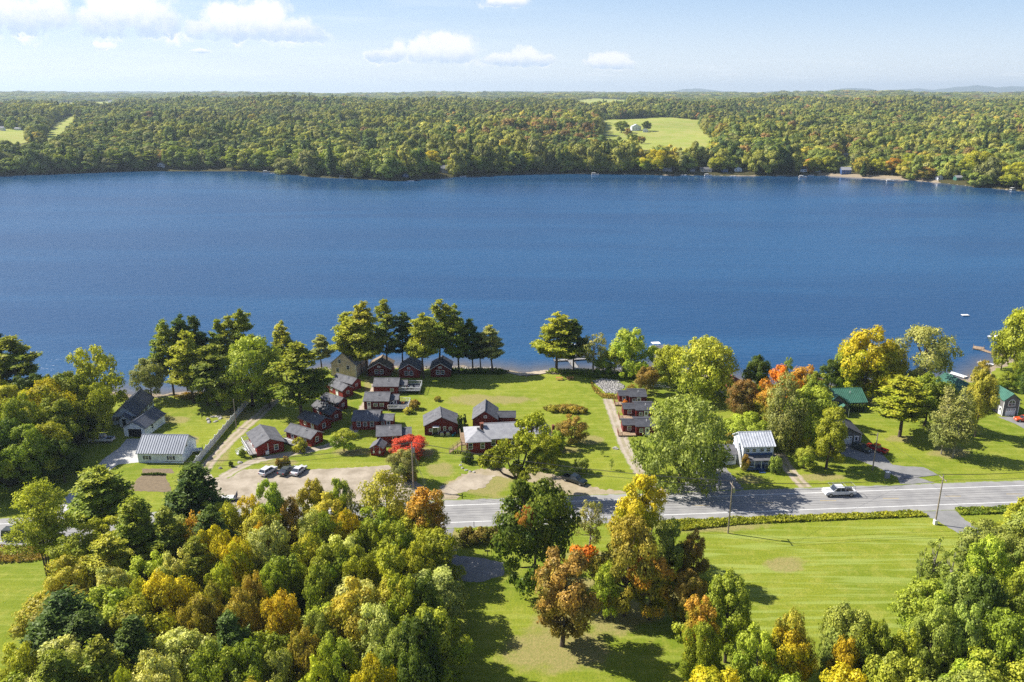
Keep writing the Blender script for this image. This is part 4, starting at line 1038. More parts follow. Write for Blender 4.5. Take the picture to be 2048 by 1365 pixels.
fill(MIDWOOD, 12, 6.0, 'RO', ['g', 'dg', 'yg'], 'packed into the shaded wood at the left edge', 'trees filling the shaded wood at left', (10, 14), (7, 10), 3)
# ================================================================ FAR WOODS
fcol = bpy.data.collections.new('far_tree_kinds')      # source crowns for the far woods, not linked to the scene
def farproto(i, res, H, W):
    (V, F, val), mb = res
    me_ = npmesh('far_tree', V, F, LEAFF, {'lv': val})
    o = bpy.data.objects.new('far_tree_%d' % i, me_); fcol.objects.link(o); return o
farproto(0, decid(201, 14, 11, 0.02, 18, 70, 0.85, 0.7, rc=(0.17, 0.28), nr=0.15), 14, 11)
farproto(1, decid(202, 14, 10, 0.02, 16, 70, 0.85, 0.8, rc=(0.18, 0.28), nr=0.15), 14, 10)
farproto(2, decid(203, 14, 12, 0.02, 18, 70, 0.85, 0.6, rc=(0.17, 0.28), nr=0.15), 14, 12)
farproto(3, decid(204, 15, 8, 0.02, 14, 60, 0.8, 1.0, rc=(0.2, 0.3), nr=0.15), 15, 8)
farproto(4, pine(205, 17, 8, 0.08, 9, 6, 0.6, ls=1.1, flat=0.8), 17, 8)
farproto(5, decid(206, 9, 34, 0.0, 60, 50, 1.5, 0.4, nr=0.15, rc=(0.07, 0.12), power=4, lobes=5), 9, 34)   # several crowns grown together
NEARN = {}
def gn_instances(o, coll):
    ng = bpy.data.node_groups.new('scatter_trees', 'GeometryNodeTree')
    ng.interface.new_socket('Geometry', in_out='INPUT', socket_type='NodeSocketGeometry')
    ng.interface.new_socket('Geometry', in_out='OUTPUT', socket_type='NodeSocketGeometry')
    N = ng.nodes; L = ng.links
    gi = N.new('NodeGroupInput'); go_ = N.new('NodeGroupOutput'); iop = N.new('GeometryNodeInstanceOnPoints')
    ci = N.new('GeometryNodeCollectionInfo'); ci.inputs['Collection'].default_value = coll
    ci.inputs['Separate Children'].default_value = True; ci.inputs['Reset Children'].default_value = True
    def na(nm, dt):
        n = N.new('GeometryNodeInputNamedAttribute'); n.data_type = dt; n.inputs['Name'].default_value = nm; return n.outputs['Attribute']
    L.new(gi.outputs[0], iop.inputs['Points']); L.new(ci.outputs[0], iop.inputs['Instance'])
    iop.inputs['Pick Instance'].default_value = True
    L.new(na('kindi', 'INT'), iop.inputs['Instance Index']); L.new(na('rot', 'FLOAT_VECTOR'), iop.inputs['Rotation']); L.new(na('scl', 'FLOAT_VECTOR'), iop.inputs['Scale'])
    L.new(iop.outputs[0], go_.inputs[0])
    md = o.modifiers.new('scatter', 'NODES'); md.node_group = ng
FT = 2.65*np.array([(0.060, 0.082, 0.020), (0.085, 0.105, 0.022), (0.125, 0.130, 0.028), (0.035, 0.055, 0.020), (0.125, 0.085, 0.032), (0.19, 0.165, 0.03), (0.20, 0.10, 0.03), (0.095, 0.10, 0.035)])
def tints(X, Y, rg):
    n = len(X); px, py = proj(X, Y, height(X, Y)+8)
    lf = np.sin(X*0.011+Y*0.006)+np.sin(X*0.005-Y*0.013+1)+0.8*np.sin(X*0.031+Y*0.021+2)
    near_sh = np.clip(1-(Y-yf(X))/160, 0, 1)
    east = np.clip((px-1250)/500, 0, 1)
    w_ = np.zeros((n, 8))
    w_[:, 0] = 1.6; w_[:, 1] = 1.6; w_[:, 2] = 1.3+0.9*east; w_[:, 3] = 0.8+1.2*(lf > 1.0); w_[:, 4] = 0.1+0.3*east
    w_[:, 7] = 0.8
    brown = np.exp(-((px-1120)/130)**2-((py-262)/22)**2)
    w_[:, 4] += 4*brown
    w_[:, 5] = 0.03+near_sh*0.25*(px > 800)+near_sh*0.9*east*near_sh+0.15*east
    w_[:, 6] = near_sh*0.16*east+0.008*east
    w_[px < 640, 3] += 0.8*near_sh[px < 640]
    # stands of one kind: warped cells about 130 m across
    wx = X+45*np.sin(Y*0.021)+25*np.sin(X*0.05+Y*0.033); wy = Y*0.8+40*np.sin(X*0.017+2); cell = (np.floor(wx/120)*7919+np.floor(wy/110)*104729).astype(np.int64)
    h1 = np.abs(np.sin(cell*12.9898)*43758.5453) % 1; h2 = np.abs(np.sin(cell*78.233)*24634.6345) % 1
    w_[:, 2] += 3.0*(h1 > 0.62); w_[:, 3] += 3.5*(h1 < 0.16)*(h2 < .7); w_[:, 1] += 2*((h1 > .3) & (h1 < .5)); w_[:, 7] += 2.5*((h1 > 0.5) & (h1 < 0.62))
    cdf = np.cumsum(w_/w_.sum(1)[:, None], 1); k = (rg.random(n)[:, None] > cdf).sum(1).clip(0, 7)
    return FT[k]*rg.uniform(0.82, 1.2, (n, 1))*(0.82+0.42*h2)[:, None], k, h1
def field_mask(X, Y, hgt=12.0):
    hgt = hgt*1.2
    p0 = proj(X, Y, height(X, Y)); p1 = proj(X, Y, height(X, Y)+hgt)
    bad = np.zeros(len(X), bool)
    for P in FIELDS: bad |= pip(p0[0], p0[1], P) | pip(p1[0], p1[1], P)
    return bad
def woods(name, y0, y1, sp, szr, hr, kinds, seed, label, big=False):
    rg = np.random.default_rng(seed)
    ys = np.arange(y0, y1, sp); pts = []
    for y in ys:
        xm = 0.80*y+60; xx = np.arange(-xm, xm, sp)
        pts.append(np.stack([xx+rg.uniform(-.45, .45, len(xx))*sp, y+rg.uniform(-.45, .45, len(xx))*sp], 1))
    P = np.concatenate(pts); X, Y = P[:, 0], P[:, 1]
    keep = (Y-yf(X) > 1.5) & ~field_mask(X, Y, 10 if big else 13)
    for (hx, hy, r) in CLEAR: keep &= ((X-hx)**2+((Y-hy)*0.6)**2) > r*r
    X, Y = X[keep], Y[keep]; n = len(X); Z = height(X, Y)
    tn, k, h1 = tints(X, Y, rg)
    ki = rg.choice(kinds, n).astype(np.int32)
    if not big: ki = np.where(k == 3, np.where(rg.random(n) < 0.6, 4, 3), ki).astype(np.int32)
    s = rg.uniform(*szr, n)*rg.choice([0.8, 1.0, 1.0, 1.35], n); hh = rg.uniform(*hr, n)*np.clip(s, 0.8, 1.4)**0.7; hh = hh*(0.75+0.6*h1); edge_ = (Y-yf(X) < 30)
    hh = np.where(edge_ & (not big), hh*rg.uniform(0.75, 1.35, n), hh)
    me_ = bpy.data.meshes.new(name); me_.vertices.add(n); me_.vertices.foreach_set('co', np.stack([X, Y, Z-0.4], 1).astype(np.float32).ravel())
    a = me_.attributes.new('kindi', 'INT', 'POINT'); a.data.foreach_set('value', ki)
    a = me_.attributes.new('rot', 'FLOAT_VECTOR', 'POINT'); a.data.foreach_set('vector', np.stack([np.zeros(n), np.zeros(n), rg.uniform(0, 6.28, n)], 1).astype(np.float32).ravel())
    a = me_.attributes.new('scl', 'FLOAT_VECTOR', 'POINT'); a.data.foreach_set('vector', np.stack([s, s, hh], 1).astype(np.float32).ravel())
    a = me_.attributes.new('tint', 'FLOAT_VECTOR', 'POINT'); a.data.foreach_set('vector', tn.astype(np.float32).ravel())
    o = bpy.data.objects.new(name, me_); C.objects.link(o); gn_instances(o, fcol)
    return setp(o, label, 'woods', kind='stuff')
# ================================================================ HOUSES
def fmap(side, L, D):
    """map (u along the wall, out of the wall, z) to house coordinates"""
    if side == 'front': return lambda u, o, z: (u, -o, z)
    if side == 'back': return lambda u, o, z: (L-u, D+o, z)
    if side == 'right': return lambda u, o, z: (L+o, u, z)
    if side == 'left': return lambda u, o, z: (-o, D-u, z)
def wbox(mb, f, u0, u1, o0, o1, z0, z1):
    mb.hexa([f(u0, o1, z0), f(u1, o1, z0), f(u1, o0, z0), f(u0, o0, z0), f(u0, o1, z1), f(u1, o1, z1), f(u1, o0, z1), f(u0, o0, z1)])
def window(par, f, u, z, w_, h_, frame=None, shutters=None):
    mb = MB(); t_ = 0.11
    wbox(mb, f, u-w_/2-t_, u-w_/2, 0.002, 0.08, z-t_, z+h_+t_); wbox(mb, f, u+w_/2, u+w_/2+t_, 0.002, 0.08, z-t_, z+h_+t_)
    wbox(mb, f, u-w_/2, u+w_/2, 0.002, 0.08, z-t_, z); wbox(mb, f, u-w_/2, u+w_/2, 0.002, 0.08, z+h_, z+h_+t_)
    wbox(mb, f, u-w_/2, u+w_/2, 0.03, 0.07, z+h_/2-0.035, z+h_/2+0.035)
    fr = mb.build('window', frame or M['trim'], par)
    mb = MB(); wbox(mb, f, u-w_/2, u+w_/2, 0.004, 0.028, z, z+h_); mb.build('pane', M['glass'], fr)
    if shutters:
        for s in (-1, 1):
            mb = MB(); c = u+s*(w_/2+t_+0.22); wbox(mb, f, c-0.2, c+0.2, 0.002, 0.06, z-0.05, z+h_+0.05); mb.build('shutter', shutters, par)
def door(par, f, u, w_=0.95, h_=2.05, m=None, z=0.12, garage=False):
    mb = MB(); wbox(mb, f, u-w_/2-0.1, u-w_/2, 0.002, 0.08, z, z+h_+0.1); wbox(mb, f, u+w_/2, u+w_/2+0.1, 0.002, 0.08, z, z+h_+0.1); wbox(mb, f, u-w_/2, u+w_/2, 0.002, 0.08, z+h_, z+h_+0.1)
    fr = mb.build('garage_door' if garage else 'door', M['trim'], par)
    mb = MB(); wbox(mb, f, u-w_/2, u+w_/2, 0.004, 0.045, z, z+h_)
    if garage:
        for k in range(1, 4): wbox(mb, f, u-w_/2, u+w_/2, 0.046, 0.06, z+h_*k/4-0.02, z+h_*k/4+0.02)
    mb.build('panel', m or M['trim'], fr)
    mb = MB()
    if garage:
        for k in range(4): c = u-w_/2+w_*(k+0.5)/4; wbox(mb, f, c-w_*0.08, c+w_*0.08, 0.05, 0.07, z+h_*0.8, z+h_*0.93)
    else: wbox(mb, f, u-w_*0.28, u+w_*0.28, 0.046, 0.056, z+h_*0.5, z+h_*0.88)
    mb.build('pane', M['glass'], fr)
    mb = MB(); wbox(mb, f, u+w_*0.34, u+w_*0.42, 0.046, 0.11, z+0.95, z+1.05); mb.build('handle', M['steel'], fr)
def gable_walls(mb, L, D, h, rise, axis, x0=0, y0=0, z0=-0.2):
    if axis == 'y':
        P = [(x0, z0), (x0+L, z0), (x0+L, h), (x0+L/2, h+rise), (x0, h)]; mb.extr(P, y0, y0+D, 'y')
    else:
        P = [(y0, z0), (y0+D, z0), (y0+D, h), (y0+D/2, h+rise), (y0, h)]; mb.extr(P, x0, x0+L, 'x')
def gable_roof(mb, L, D, h, rise, axis, oh=0.35, th=0.14, ribs=0.0, x0=0, y0=0, og=None):
    og = oh if og is None else og
    Wd = L if axis == 'y' else D; Ln = D if axis == 'y' else L
    hw = Wd/2; sl_ = rise/hw; ez = h-sl_*oh+0.03; rz = h+rise+0.03
    def P(a, z, t_):
        return (x0+a, y0+t_, z) if axis == 'y' else (x0+t_, y0+a, z)
    for s in (0, 1):
        e = -oh if s == 0 else Wd+oh; r = hw
        mb.hexa([P(e, ez, -og), P(r, rz, -og), P(r, rz, Ln+og), P(e, ez, Ln+og), P(e, ez+th, -og), P(r, rz+th, -og), P(r, rz+th, Ln+og), P(e, ez+th, Ln+og)])
        if ribs:
            n = int((Ln+2*og)/ribs)
            for i in range(n+1):
                t_ = -og+0.03+i*(Ln+2*og-0.1)/n
                mb.hexa([P(e, ez+th, t_), P(r, rz+th, t_), P(r, rz+th, t_+0.1), P(e, ez+th, t_+0.1), P(e, ez+th+0.09, t_), P(r, rz+th+0.09, t_), P(r, rz+th+0.09, t_+0.1), P(e, ez+th+0.09, t_+0.1)])
    mb.hexa([P(hw-0.14, rz+th-0.02, -og), P(hw+0.14, rz+th-0.02, -og), P(hw+0.14, rz+th-0.02, Ln+og), P(hw-0.14, rz+th-0.02, Ln+og),
             P(hw-0.08, rz+th+0.06, -og), P(hw+0.08, rz+th+0.06, -og), P(hw+0.08, rz+th+0.06, Ln+og), P(hw-0.08, rz+th+0.06, Ln+og)])
def frame_of(A, B, z=0.0):
    a = Vector((*at(*A, z), 0)); b = Vector((*at(*B, z), 0)); d = b-a
    return a, d.length, math.atan2(d.y, d.x)
def house(name, label, A, B, D, h, rise, axis, wall, roof, wins=(), doors=(), oh=0.35, ribs=0, cat='house', group=None, chim=None, trim=True, vent=True, shutters=None, z=0.0, L=None):
    a, L0, rz = frame_of(A, B, z); L = L or L0
    r = empty(name, (a.x, a.y, z), rz, label, cat, group)
    mb = MB(); gable_walls(mb, L, D, h, rise, axis); w_ = mb.build('wall', M[wall], r)
    mb = MB(); gable_roof(mb, L, D, h, rise, axis, oh, ribs=ribs); rf = mb.build('roof', M[roof], r)
    if chim == 'pipe' or chim is None:
        fx, fy = (0.32, 0.35) if axis == 'y' else (0.55, 0.3)
        zr = h+rise*(1-abs((fx if axis == 'y' else fy)-0.5)*2)
        MB().tube((L*fx, D*fy, zr), (L*fx, D*fy, zr+0.75), 0.07, n=8).build('vent_pipe', M['trim'], rf)
    elif chim == 'brick':
        x, y = (L*0.55, D*0.45) if axis == 'y' else (L*0.6, D*0.55)
        MB().box(x-0.35, x+0.35, y-0.3, y+0.3, h+rise*0.6, h+rise+0.9).box(x-0.42, x+0.42, y-0.37, y+0.37, h+rise+0.9, h+rise+1.0).build('chimney', M['brick'], rf)
    if trim:
        mb = MB()
        for x, y in ((0, 0), (L, 0), (0, D), (L, D)): mb.box(x-0.06 if x == 0 else x-0.08, x+0.08 if x == 0 else x+0.06, y-0.06 if y == 0 else y-0.08, y+0.08 if y == 0 else y+0.06, -0.1, h-0.02)
        mb.build('corner_board', M['trim' if wall in ('white', 'tan', 'grey', 'greylt') else wall], r)
    for side, fu, zz, ww_, wh in wins:
        f = fmap(side, L, D); SL = L if side in ('front', 'back') else D
        window(r, f, fu*SL, zz, ww_, wh, shutters=shutters if zz < h-0.5 else None)
    for d_ in doors:
        side, fu = d_[0], d_[1]; f = fmap(side, L, D); SL = L if side in ('front', 'back') else D
        door(r, f, fu*SL, **(d_[2] if len(d_) > 2 else {}))
    return r, L, D
def deck(par, x0, x1, y0, y1, zt, m='deck', rail='trim', sides='fblr', posts=True, hgt=1.0, name='deck'):
    mb = MB(); n = max(2, int((x1-x0)/0.3))
    mb.box(x0, x1, y0, y1, zt-0.22, zt-0.04)
    for i in range(n):
        a = x0+(x1-x0)*i/n; mb.box(a+0.01, a+(x1-x0)/n-0.01, y0-0.01, y1+0.01, zt-0.04, zt)
    d_ = mb.build(name, M[m], par)
    mb = MB()
    for px_ in (x0+0.1, x1-0.1):
        for py_ in (y0+0.1, y1-0.1): mb.tube((px_, py_, -0.1), (px_, py_, zt-0.2), 0.09, n=6)
    if zt > 0.3: mb.build('post', M['wood'], d_)
    mb = MB()
    seg = {'f': ((x0, y0), (x1, y0)), 'b': ((x0, y1), (x1, y1)), 'l': ((x0, y0), (x0, y1)), 'r': ((x1, y0), (x1, y1))}
    for s in sides:
        (ax, ay), (bx, by) = seg[s]; L_ = math.hypot(bx-ax, by-ay); k = max(2, int(L_/0.35))
        mb.tube((ax, ay, zt+hgt), (bx, by, zt+hgt), 0.06, n=4); mb.tube((ax, ay, zt+0.12), (bx, by, zt+0.12), 0.04, n=4)
        for i in range(k+1):
            u = i/k; mb.tube((ax+(bx-ax)*u, ay+(by-ay)*u, zt), (ax+(bx-ax)*u, ay+(by-ay)*u, zt+hgt), 0.05 if i % 4 == 0 else 0.03, n=4)
    if sides: mb.build('railing', M[rail], d_)
    return d_
def steps(par, x0, x1, y0, y1, zt, m='wood', n=8, rail=True, axis='x'):
    """flight going down from (x1) to (x0)"""
    mb = MB()
    for i in range(n):
        u0 = i/n; z_ = zt*(i+1)/n
        if axis == 'x': mb.box(x0+(x1-x0)*u0, x0+(x1-x0)*(u0+1/n), y0, y1, z_-0.07, z_)
        else: mb.box(x0, x1, y0+(y1-y0)*u0, y0+(y1-y0)*(u0+1/n), z_-0.07, z_)
    if rail:
        for q in ((y0, y1) if axis == 'x' else (x0, x1)):
            for dz in (0.9, 0.45, -0.05):
                mb.tube((x0, q, dz) if axis == 'x' else (q, y0, dz), (x1, q, zt+dz) if axis == 'x' else (q, y1, zt+dz), 0.05, n=4)
            for i in range(4):
                u = i/3; c = (x0+(x1-x0)*u, q, zt*u) if axis == 'x' else (q, y0+(y1-y0)*u, zt*u)
                mb.tube((c[0], c[1], 0 if i else -0.05), (c[0], c[1], c[2]+0.9), 0.05, n=4)
    return mb.build('stairs', M[m], par)
def annex(par, x0, L, y0, D, h, rise, axis, wall, roof, oh=0.25, nm='annex'):
    mb = MB(); gable_walls(mb, L, D, h, rise, axis, x0, y0); w_ = mb.build(nm, M[wall], par)
    mb = MB(); gable_roof(mb, L, D, h, rise, axis, oh, x0=x0, y0=y0); mb.build('annex_roof', M[roof], w_)
    return w_
def shift(r, x0, y0):
    pass
# distance helper: depth between two ground pixels
def gd(A, B): a = at(*A); b = at(*B); return math.dist(a, b)

GR = 'small red rental cabins'
# --- left farmstead
house('barn', 'white outbuilding with ribbed grey metal roof beside the white fence', (278, 926), (366, 927), 7.6, 2.5, 2.7, 'x', 'white', 'metalroof',
      [('front', 0.20, 0.9, 0.7, 0.8), ('front', 0.74, 0.9, 0.7, 0.8), ('right', 0.35, 3.0, 0.7, 0.9)], ribs=0.55, shutters=M['shingledk'], chim='none', cat='outbuilding')
r, L, D = house('house', 'white lakeside house with dark metal roof and small gabled entry', (228, 850), (277, 848), gd((277, 848), (313, 812)), 2.4, 2.3, 'y', 'white', 'metaldark',
      [('front', 0.16, 1.0, 0.8, 1.1), ('front', 0.86, 1.0, 0.8, 1.1), ('right', 0.3, 1.0, 0.8, 1.1), ('right', 0.55, 1.0, 0.9, 1.1), ('right', 0.85, 1.0, 1.8, 1.2)], ribs=0.5, shutters=M['shingledk'])
e_ = annex(r, L*0.36, 2.2, -1.7, 1.72, 2.1, 0.9, 'y', 'white', 'metaldark', nm='entry')
f = fmap('front', 2.2, 1); door(r, (lambda u, o, z: (L*0.36+u, -1.7-o, z)), 1.1, m=M['glass'])
r, L, D = house('garage', 'small white garage with open door joined to the white house', (250, 873), (292, 875), gd((292, 875), (320, 846)), 2.4, 1.5, 'y', 'white', 'metaldark',
      [('right', 0.35, 1.0, 0.8, 1.1)], ribs=0.5, chim='none', cat='garage')
f = fmap('front', L, D); mb = MB(); wbox(mb, f, L*0.2, L*0.82, 0.003, 0.02, 0.02, 2.05); mb.build('doorway', mat('painted_interior_shade', (0.012, 0.012, 0.014), 0.9), r)  # flat near-black sheet on the wall: painted shade of the garage inside
r, L, D = house('cottage', 'brown cottage with tan roof and deck at the far left edge', (-18, 826), (36, 819), 7.0, 2.8, 1.6, 'x', 'brownwall', 'shingletan',
      [('front', 0.82, 1.1, 0.9, 1.0), ('front', 0.6, 1.1, 0.9, 1.0), ('front', 0.3, 1.1, 0.9, 1.0)], chim='pipe')
annex(r, L*0.55, 1.8, 1.2, 2.0, 3.9, 0.6, 'y', 'brownwall', 'shingletan', nm='dormer')
deck(r, L+0.05, L+3.4, 1.0, 5.0, 1.3, 'wood', 'trim', 'fr')
# --- white fence
A = Vector((*at(385, 941), 0)); B = Vector((*at(499, 805), 0)); d = B-A; nF = 14
fr_ = empty('fence', (A.x, A.y, 0), math.atan2(d.y, d.x), 'long white board fence with scalloped panels along the dirt lane', 'fence'); sg_ = d.length/nF
for i in range(nF):
    mb = MB(); n = 10
    for k in range(n):
        u0 = i*sg_+sg_*k/n; s_ = math.sin(math.pi*(k+0.5)/n); zt = 1.95-0.28*s_
        mb.box(u0+0.01, u0+sg_/n-0.01, -0.03, 0.03, 0.05, zt)
    mb.box(i*sg_, (i+1)*sg_, 0.035, 0.08, 0.35, 0.45); mb.box(i*sg_, (i+1)*sg_, 0.035, 0.08, 1.35, 1.45)
    mb.build('panel', M['trim'], fr_)
for i in range(nF+1):
    MB().box(i*sg_-0.07, i*sg_+0.07, -0.07, 0.07, -0.1, 2.05).box(i*sg_-0.1, i*sg_+0.1, -0.1, 0.1, 2.05, 2.12).build('post', M['trim'], fr_)
# --- red cabins, left column (gable ends face the lane)
r, L, D = house('cabin', 'largest red cabin with grey roof and white ramp, beside the parking lot', (515.5, 914), (568, 903), gd((515.5, 914), (484, 889)), 2.5, 1.3, 'y', 'red', 'shingle',
      [('front', 0.72, 0.9, 0.8, 1.15), ('left', 0.35, 0.9, 1.2, 1.0), ('left', 0.7, 0.9, 1.2, 1.0)], cat='cabin', oh=0.45)
mb = MB(); mb.box(L*0.40, L*0.40+0.16, -0.12, -0.01, 0.2, 2.8); mb.build('downpipe', M['trim'], r)
mb = MB(); mb.box(L*0.3, L*0.42, -0.5, -0.02, 0.3, 1.1); mb.build('air_conditioner', M['trim'], r)
dk = deck(r, -1.7, -0.05, 0.2, D*0.98, 0.8, 'deck', 'trim', 'lb')
steps(r, -4.0, -1.75, D*0.35, D*0.35+1.2, 0.8, 'trim', 4)
r, L, D = house('cabin', 'red cabin with grey roof next to the boulder, second nearest the parking lot', (623, 894.5), (646, 883.5), gd((623, 894.5), (576, 878)), 2.3, 1.0, 'y', 'red', 'shingle',
      [('front', 0.5, 0.8, 0.8, 1.1), ('left', 0.25, 0.9, 0.7, 0.8), ('left', 0.75, 0.9, 0.7, 0.9)], [('left', 0.55)], cat='cabin', group=GR, oh=0.45)
deck(r, -2.2, -0.05, D*0.35, D, 0.5, 'deck', 'trim', 'lb')
r, L, D = house('cabin', 'red cabin directly behind the one with the boulder, leaf shadows on its roof', (637, 866), (662, 856), gd((637, 866), (600, 852)), 2.3, 1.0, 'y', 'red', 'shingle',
      [('front', 0.45, 0.8, 0.8, 1.1), ('left', 0.3, 0.9, 0.7, 0.8)], [('left', 0.7)], cat='cabin', group=GR, oh=0.45)
for (a_, b_, c_, lb) in [((662, 846), (684, 839), (622, 826), 'red cabin with shaded roof under the right boughs of the huge pine'),
                     ((678, 823), (695, 816), (660, 807), 'dark shaded red cabin with light patch on its roof, third from the lake'),
                     ((686, 797), (706, 791), (659, 781), 'red cabin with two part grey roof, second from the lake'),
                     ((705, 783), (722, 776), (680, 769), 'small red cabin at the lake end of the left cabin column')]:
    r, L, D = house('cabin', lb, a_, b_, min(8.5, gd(a_, c_)), 2.3, 0.95, 'y', 'darkred' if 'dark' in lb else 'red', 'shingle', [('front', 0.5, 1.0, 0.7, 0.7), ('left', 0.3, 1.0, 0.7, 0.8)], [('left', 0.65)], cat='cabin', group=GR, oh=0.4)
# --- tan house
r, L, D = house('house', 'tan house with pale roof behind the pines, left of the lakeside red cottages', (664, 752), (713, 756), 9, 4.0, 3.4, 'y', 'tan', 'shinglelt',
      [('front', 0.35, 4.2, 0.8, 1.0), ('front', 0.68, 2.4, 0.8, 1.1), ('front', 0.25, 1.4, 0.8, 1.1)], chim='none')
# --- lakeside cottages
for (a_, b_, rf_, wl, lb) in [((738, 753), (781, 753), 'shingletan', 'darkred', 'leftmost lakeside red cottage with brown streaked roof'), ((799, 756), (839, 756), 'shingle', 'red', 'middle lakeside red cottage with a bright red side wall and streaked roof'),
                      ((862, 754.5), (901, 754.5), 'shingledk', 'darkred', 'right lakeside cottage, darkest, with white trimmed gable')]:
    r, L, D = house('cabin', lb, a_, b_, 7.0, 2.5, 1.75, 'y', wl, rf_, [('front', 0.36, 0.85, 0.85, 1.2), ('front', 0.60, 0.85, 0.85, 1.2)], cat='cottage', group='lakeside red cottages', chim='none', oh=0.4)
    f = fmap('front', L, D); window(r, f, L*0.48, 2.75, 0.7, 0.4)
    mb = MB()
    for s in (-1, 1):
        mb.hexa([(L/2, -0.45, 4.28), (L/2, -0.40, 4.28), (L/2+s*(L/2+0.4), -0.40, 2.25), (L/2+s*(L/2+0.4), -0.45, 2.25), (L/2, -0.45, 4.42), (L/2, -0.40, 4.42), (L/2+s*(L/2+0.4), -0.40, 2.39), (L/2+s*(L/2+0.4), -0.45, 2.39)])
    mb.build('gable_trim', M['trim'], r)
# --- middle column
def midcab(lb, A_, B_, D_, wall, wins, doors, ann, dk=None, roof='shingle'):
    r, L, D = house('cabin', lb, A_, B_, D_, 2.4, 1.25, 'x', wall, roof, wins, doors, cat='cabin', group='red cabins of the middle column', oh=0.3)
    aw, ay0, ad = ann
    w_ = annex(r, L+0.02, aw, ay0, ad, 2.1, 0.7, 'x', wall, roof)
    f = lambda u, o, z: (L+u, ay0-o, z)
    window(w_, f, aw*0.3, 0.8, 0.6, 0.9); door(w_, f, aw*0.7, 0.8, 1.95)
    if dk: deck(r, *dk)
    return r, L, D
midcab('red cabin with a grey deck, nearest the lakeside cottages', (748, 789.5), (796, 789.5), 6.2, 'red', [('front', 0.76, 1.0, 0.7, 0.7)], [], (2.2, 1.8, 3.6), (7.0, 12.8, 0.2, 5.8, 1.0, 'deckdk', 'trim', 'frb'))
midcab('dark cabin with three small front openings and the lower grey deck', (729, 819.5), (777, 819.5), 6.2, 'darkred', [('front', 0.47, 1.0, 0.9, 0.7), ('front', 0.73, 1.0, 0.9, 0.7)], [('front', 0.2, dict(w_=0.8))], (2.3, 1.6, 3.8),
       (6.5, 11.8, -1.6, 3.6, 0.9, 'deckdk', 'trim', 'frb'))
midcab('red cabin with three white front windows', (706, 860), (757, 860), 6.8, 'red', [('front', 0.24, 0.9, 0.8, 1.2), ('front', 0.49, 1.1, 0.8, 0.9), ('front', 0.76, 0.9, 0.8, 1.2)], [], (3.4, 0.9, 4.2))
midcab('red cabin just above the fiery red tree and tiny shed', (755, 892), (802, 889.5), 6.2, 'red', [('front', 0.74, 0.9, 0.9, 1.2)], [], (2.4, 0.9, 4.2))
r, L, D = house('shed', 'tiny red shed with gabled grey roof and two utility boxes', (742.5, 911.5), (766, 912.5), 3.0, 2.0, 0.85, 'y', 'red', 'shingle', cat='shed', chim='none', oh=0.35)
for k in (0.25, 0.75): MB().box(L*k-0.03, L*k+0.03, -0.06, -0.005, 1.0, 2.7).box(L*k-0.2, L*k+0.2, -0.2, -0.006, 0.7, 1.3).build('utility_box', M['trim'], r)
# --- barns and lodge
r, L, D = house('barn', 'broad red barn with grey gabled roof beside the columnar evergreens', (850, 871), (917, 867.5), 6.6, 2.5, 2.0, 'y', 'darkred', 'shingle',
      [('front', 0.17, 1.0, 0.6, 0.6), ('front', 0.42, 1.0, 0.5, 1.0), ('front', 0.59, 1.0, 0.5, 1.0), ('front', 0.76, 1.1, 0.6, 0.7)], [('front', 0.31, dict(w_=1.3, m=M['glass']))], cat='barn', oh=0.3)
MB().box(L*0.24, L*0.42, -1.0, -0.01, 2.25, 2.35).build('door_canopy', M['trim'], r)
r, L, D = house('barn', 'red gabled barn directly behind the main lodge', (946, 858), (994, 858), 7.5, 2.6, 2.1, 'y', 'darkred', 'shingle', [('front', 0.52, 3.0, 0.6, 0.5)], cat='barn', oh=0.3)
annex(r, L+0.02, 4.5, 2.2, 4.2, 2.1, 0.7, 'x', 'darkred', 'shingledk')
# lodge: hipped left block, long gravelled main roof, right gabled end
a, L0, rz = frame_of((935, 908), (1094, 900))
lod = empty('lodge', (a.x, a.y, 0), rz, 'long red main lodge with pale hipped roof, chimneys and wooden stairs', 'lodge')
def hip(mb, x0, x1, y0, y1, h, rise, oh=0.45, th=0.14, ridge='x', inset=None):
    x0 -= oh; x1 += oh; y0 -= oh; y1 += oh; w_ = (y1-y0)/2 if ridge == 'x' else (x1-x0)/2; i_ = w_*0.85 if inset is None else inset
    if ridge == 'x': R0, R1 = (x0+i_, (y0+y1)/2, h+rise), (x1-i_, (y0+y1)/2, h+rise)
    else: R0, R1 = ((x0+x1)/2, y0+i_, h+rise), ((x0+x1)/2, y1-i_, h+rise)
    a_, b_, c_, d_ = (x0, y0, h), (x1, y0, h), (x1, y1, h), (x0, y1, h)
    if ridge == 'x': fs = [(a_, b_, R1, R0), (b_, c_, R1), (c_, d_, R0, R1), (d_, a_, R0)]
    else: fs = [(a_, b_, R0), (b_, c_, R1, R0), (c_, d_, R1), (d_, a_, R0, R1)]
    for f_ in fs: mb.face(f_)
    lo = [(p[0], p[1], p[2]-th) for p in (a_, b_, c_, d_)]
    for i in range(4):
        hi = (a_, b_, c_, d_); mb.face([lo[i], lo[(i+1) % 4], hi[(i+1) % 4], hi[i]])
    mb.face(list(reversed(lo)))
mb = MB(); mb.box(0, 4.4, 0, 8.2, -0.2, 2.95); mb.box(4.35, 15.6, 1.6, 9.6, -0.2, 2.94); mb.box(15.55, 20.2, 0.6, 8.0, -0.2, 2.6); mb.build('wall', M['red'], lod)
mb = MB(); hip(mb, 0, 5.2, 0, 8.4, 3.0, 1.5, ridge='y', inset=3.4); mb.build('hipped_roof', M['shinglelt'], lod)
mb = MB(); gable_roof(mb, 11.4, 8.2, 3.0, 1.9, 'x', 0.5, x0=4.6, y0=1.5); rf = mb.build('roof', M['shinglelt'], lod)
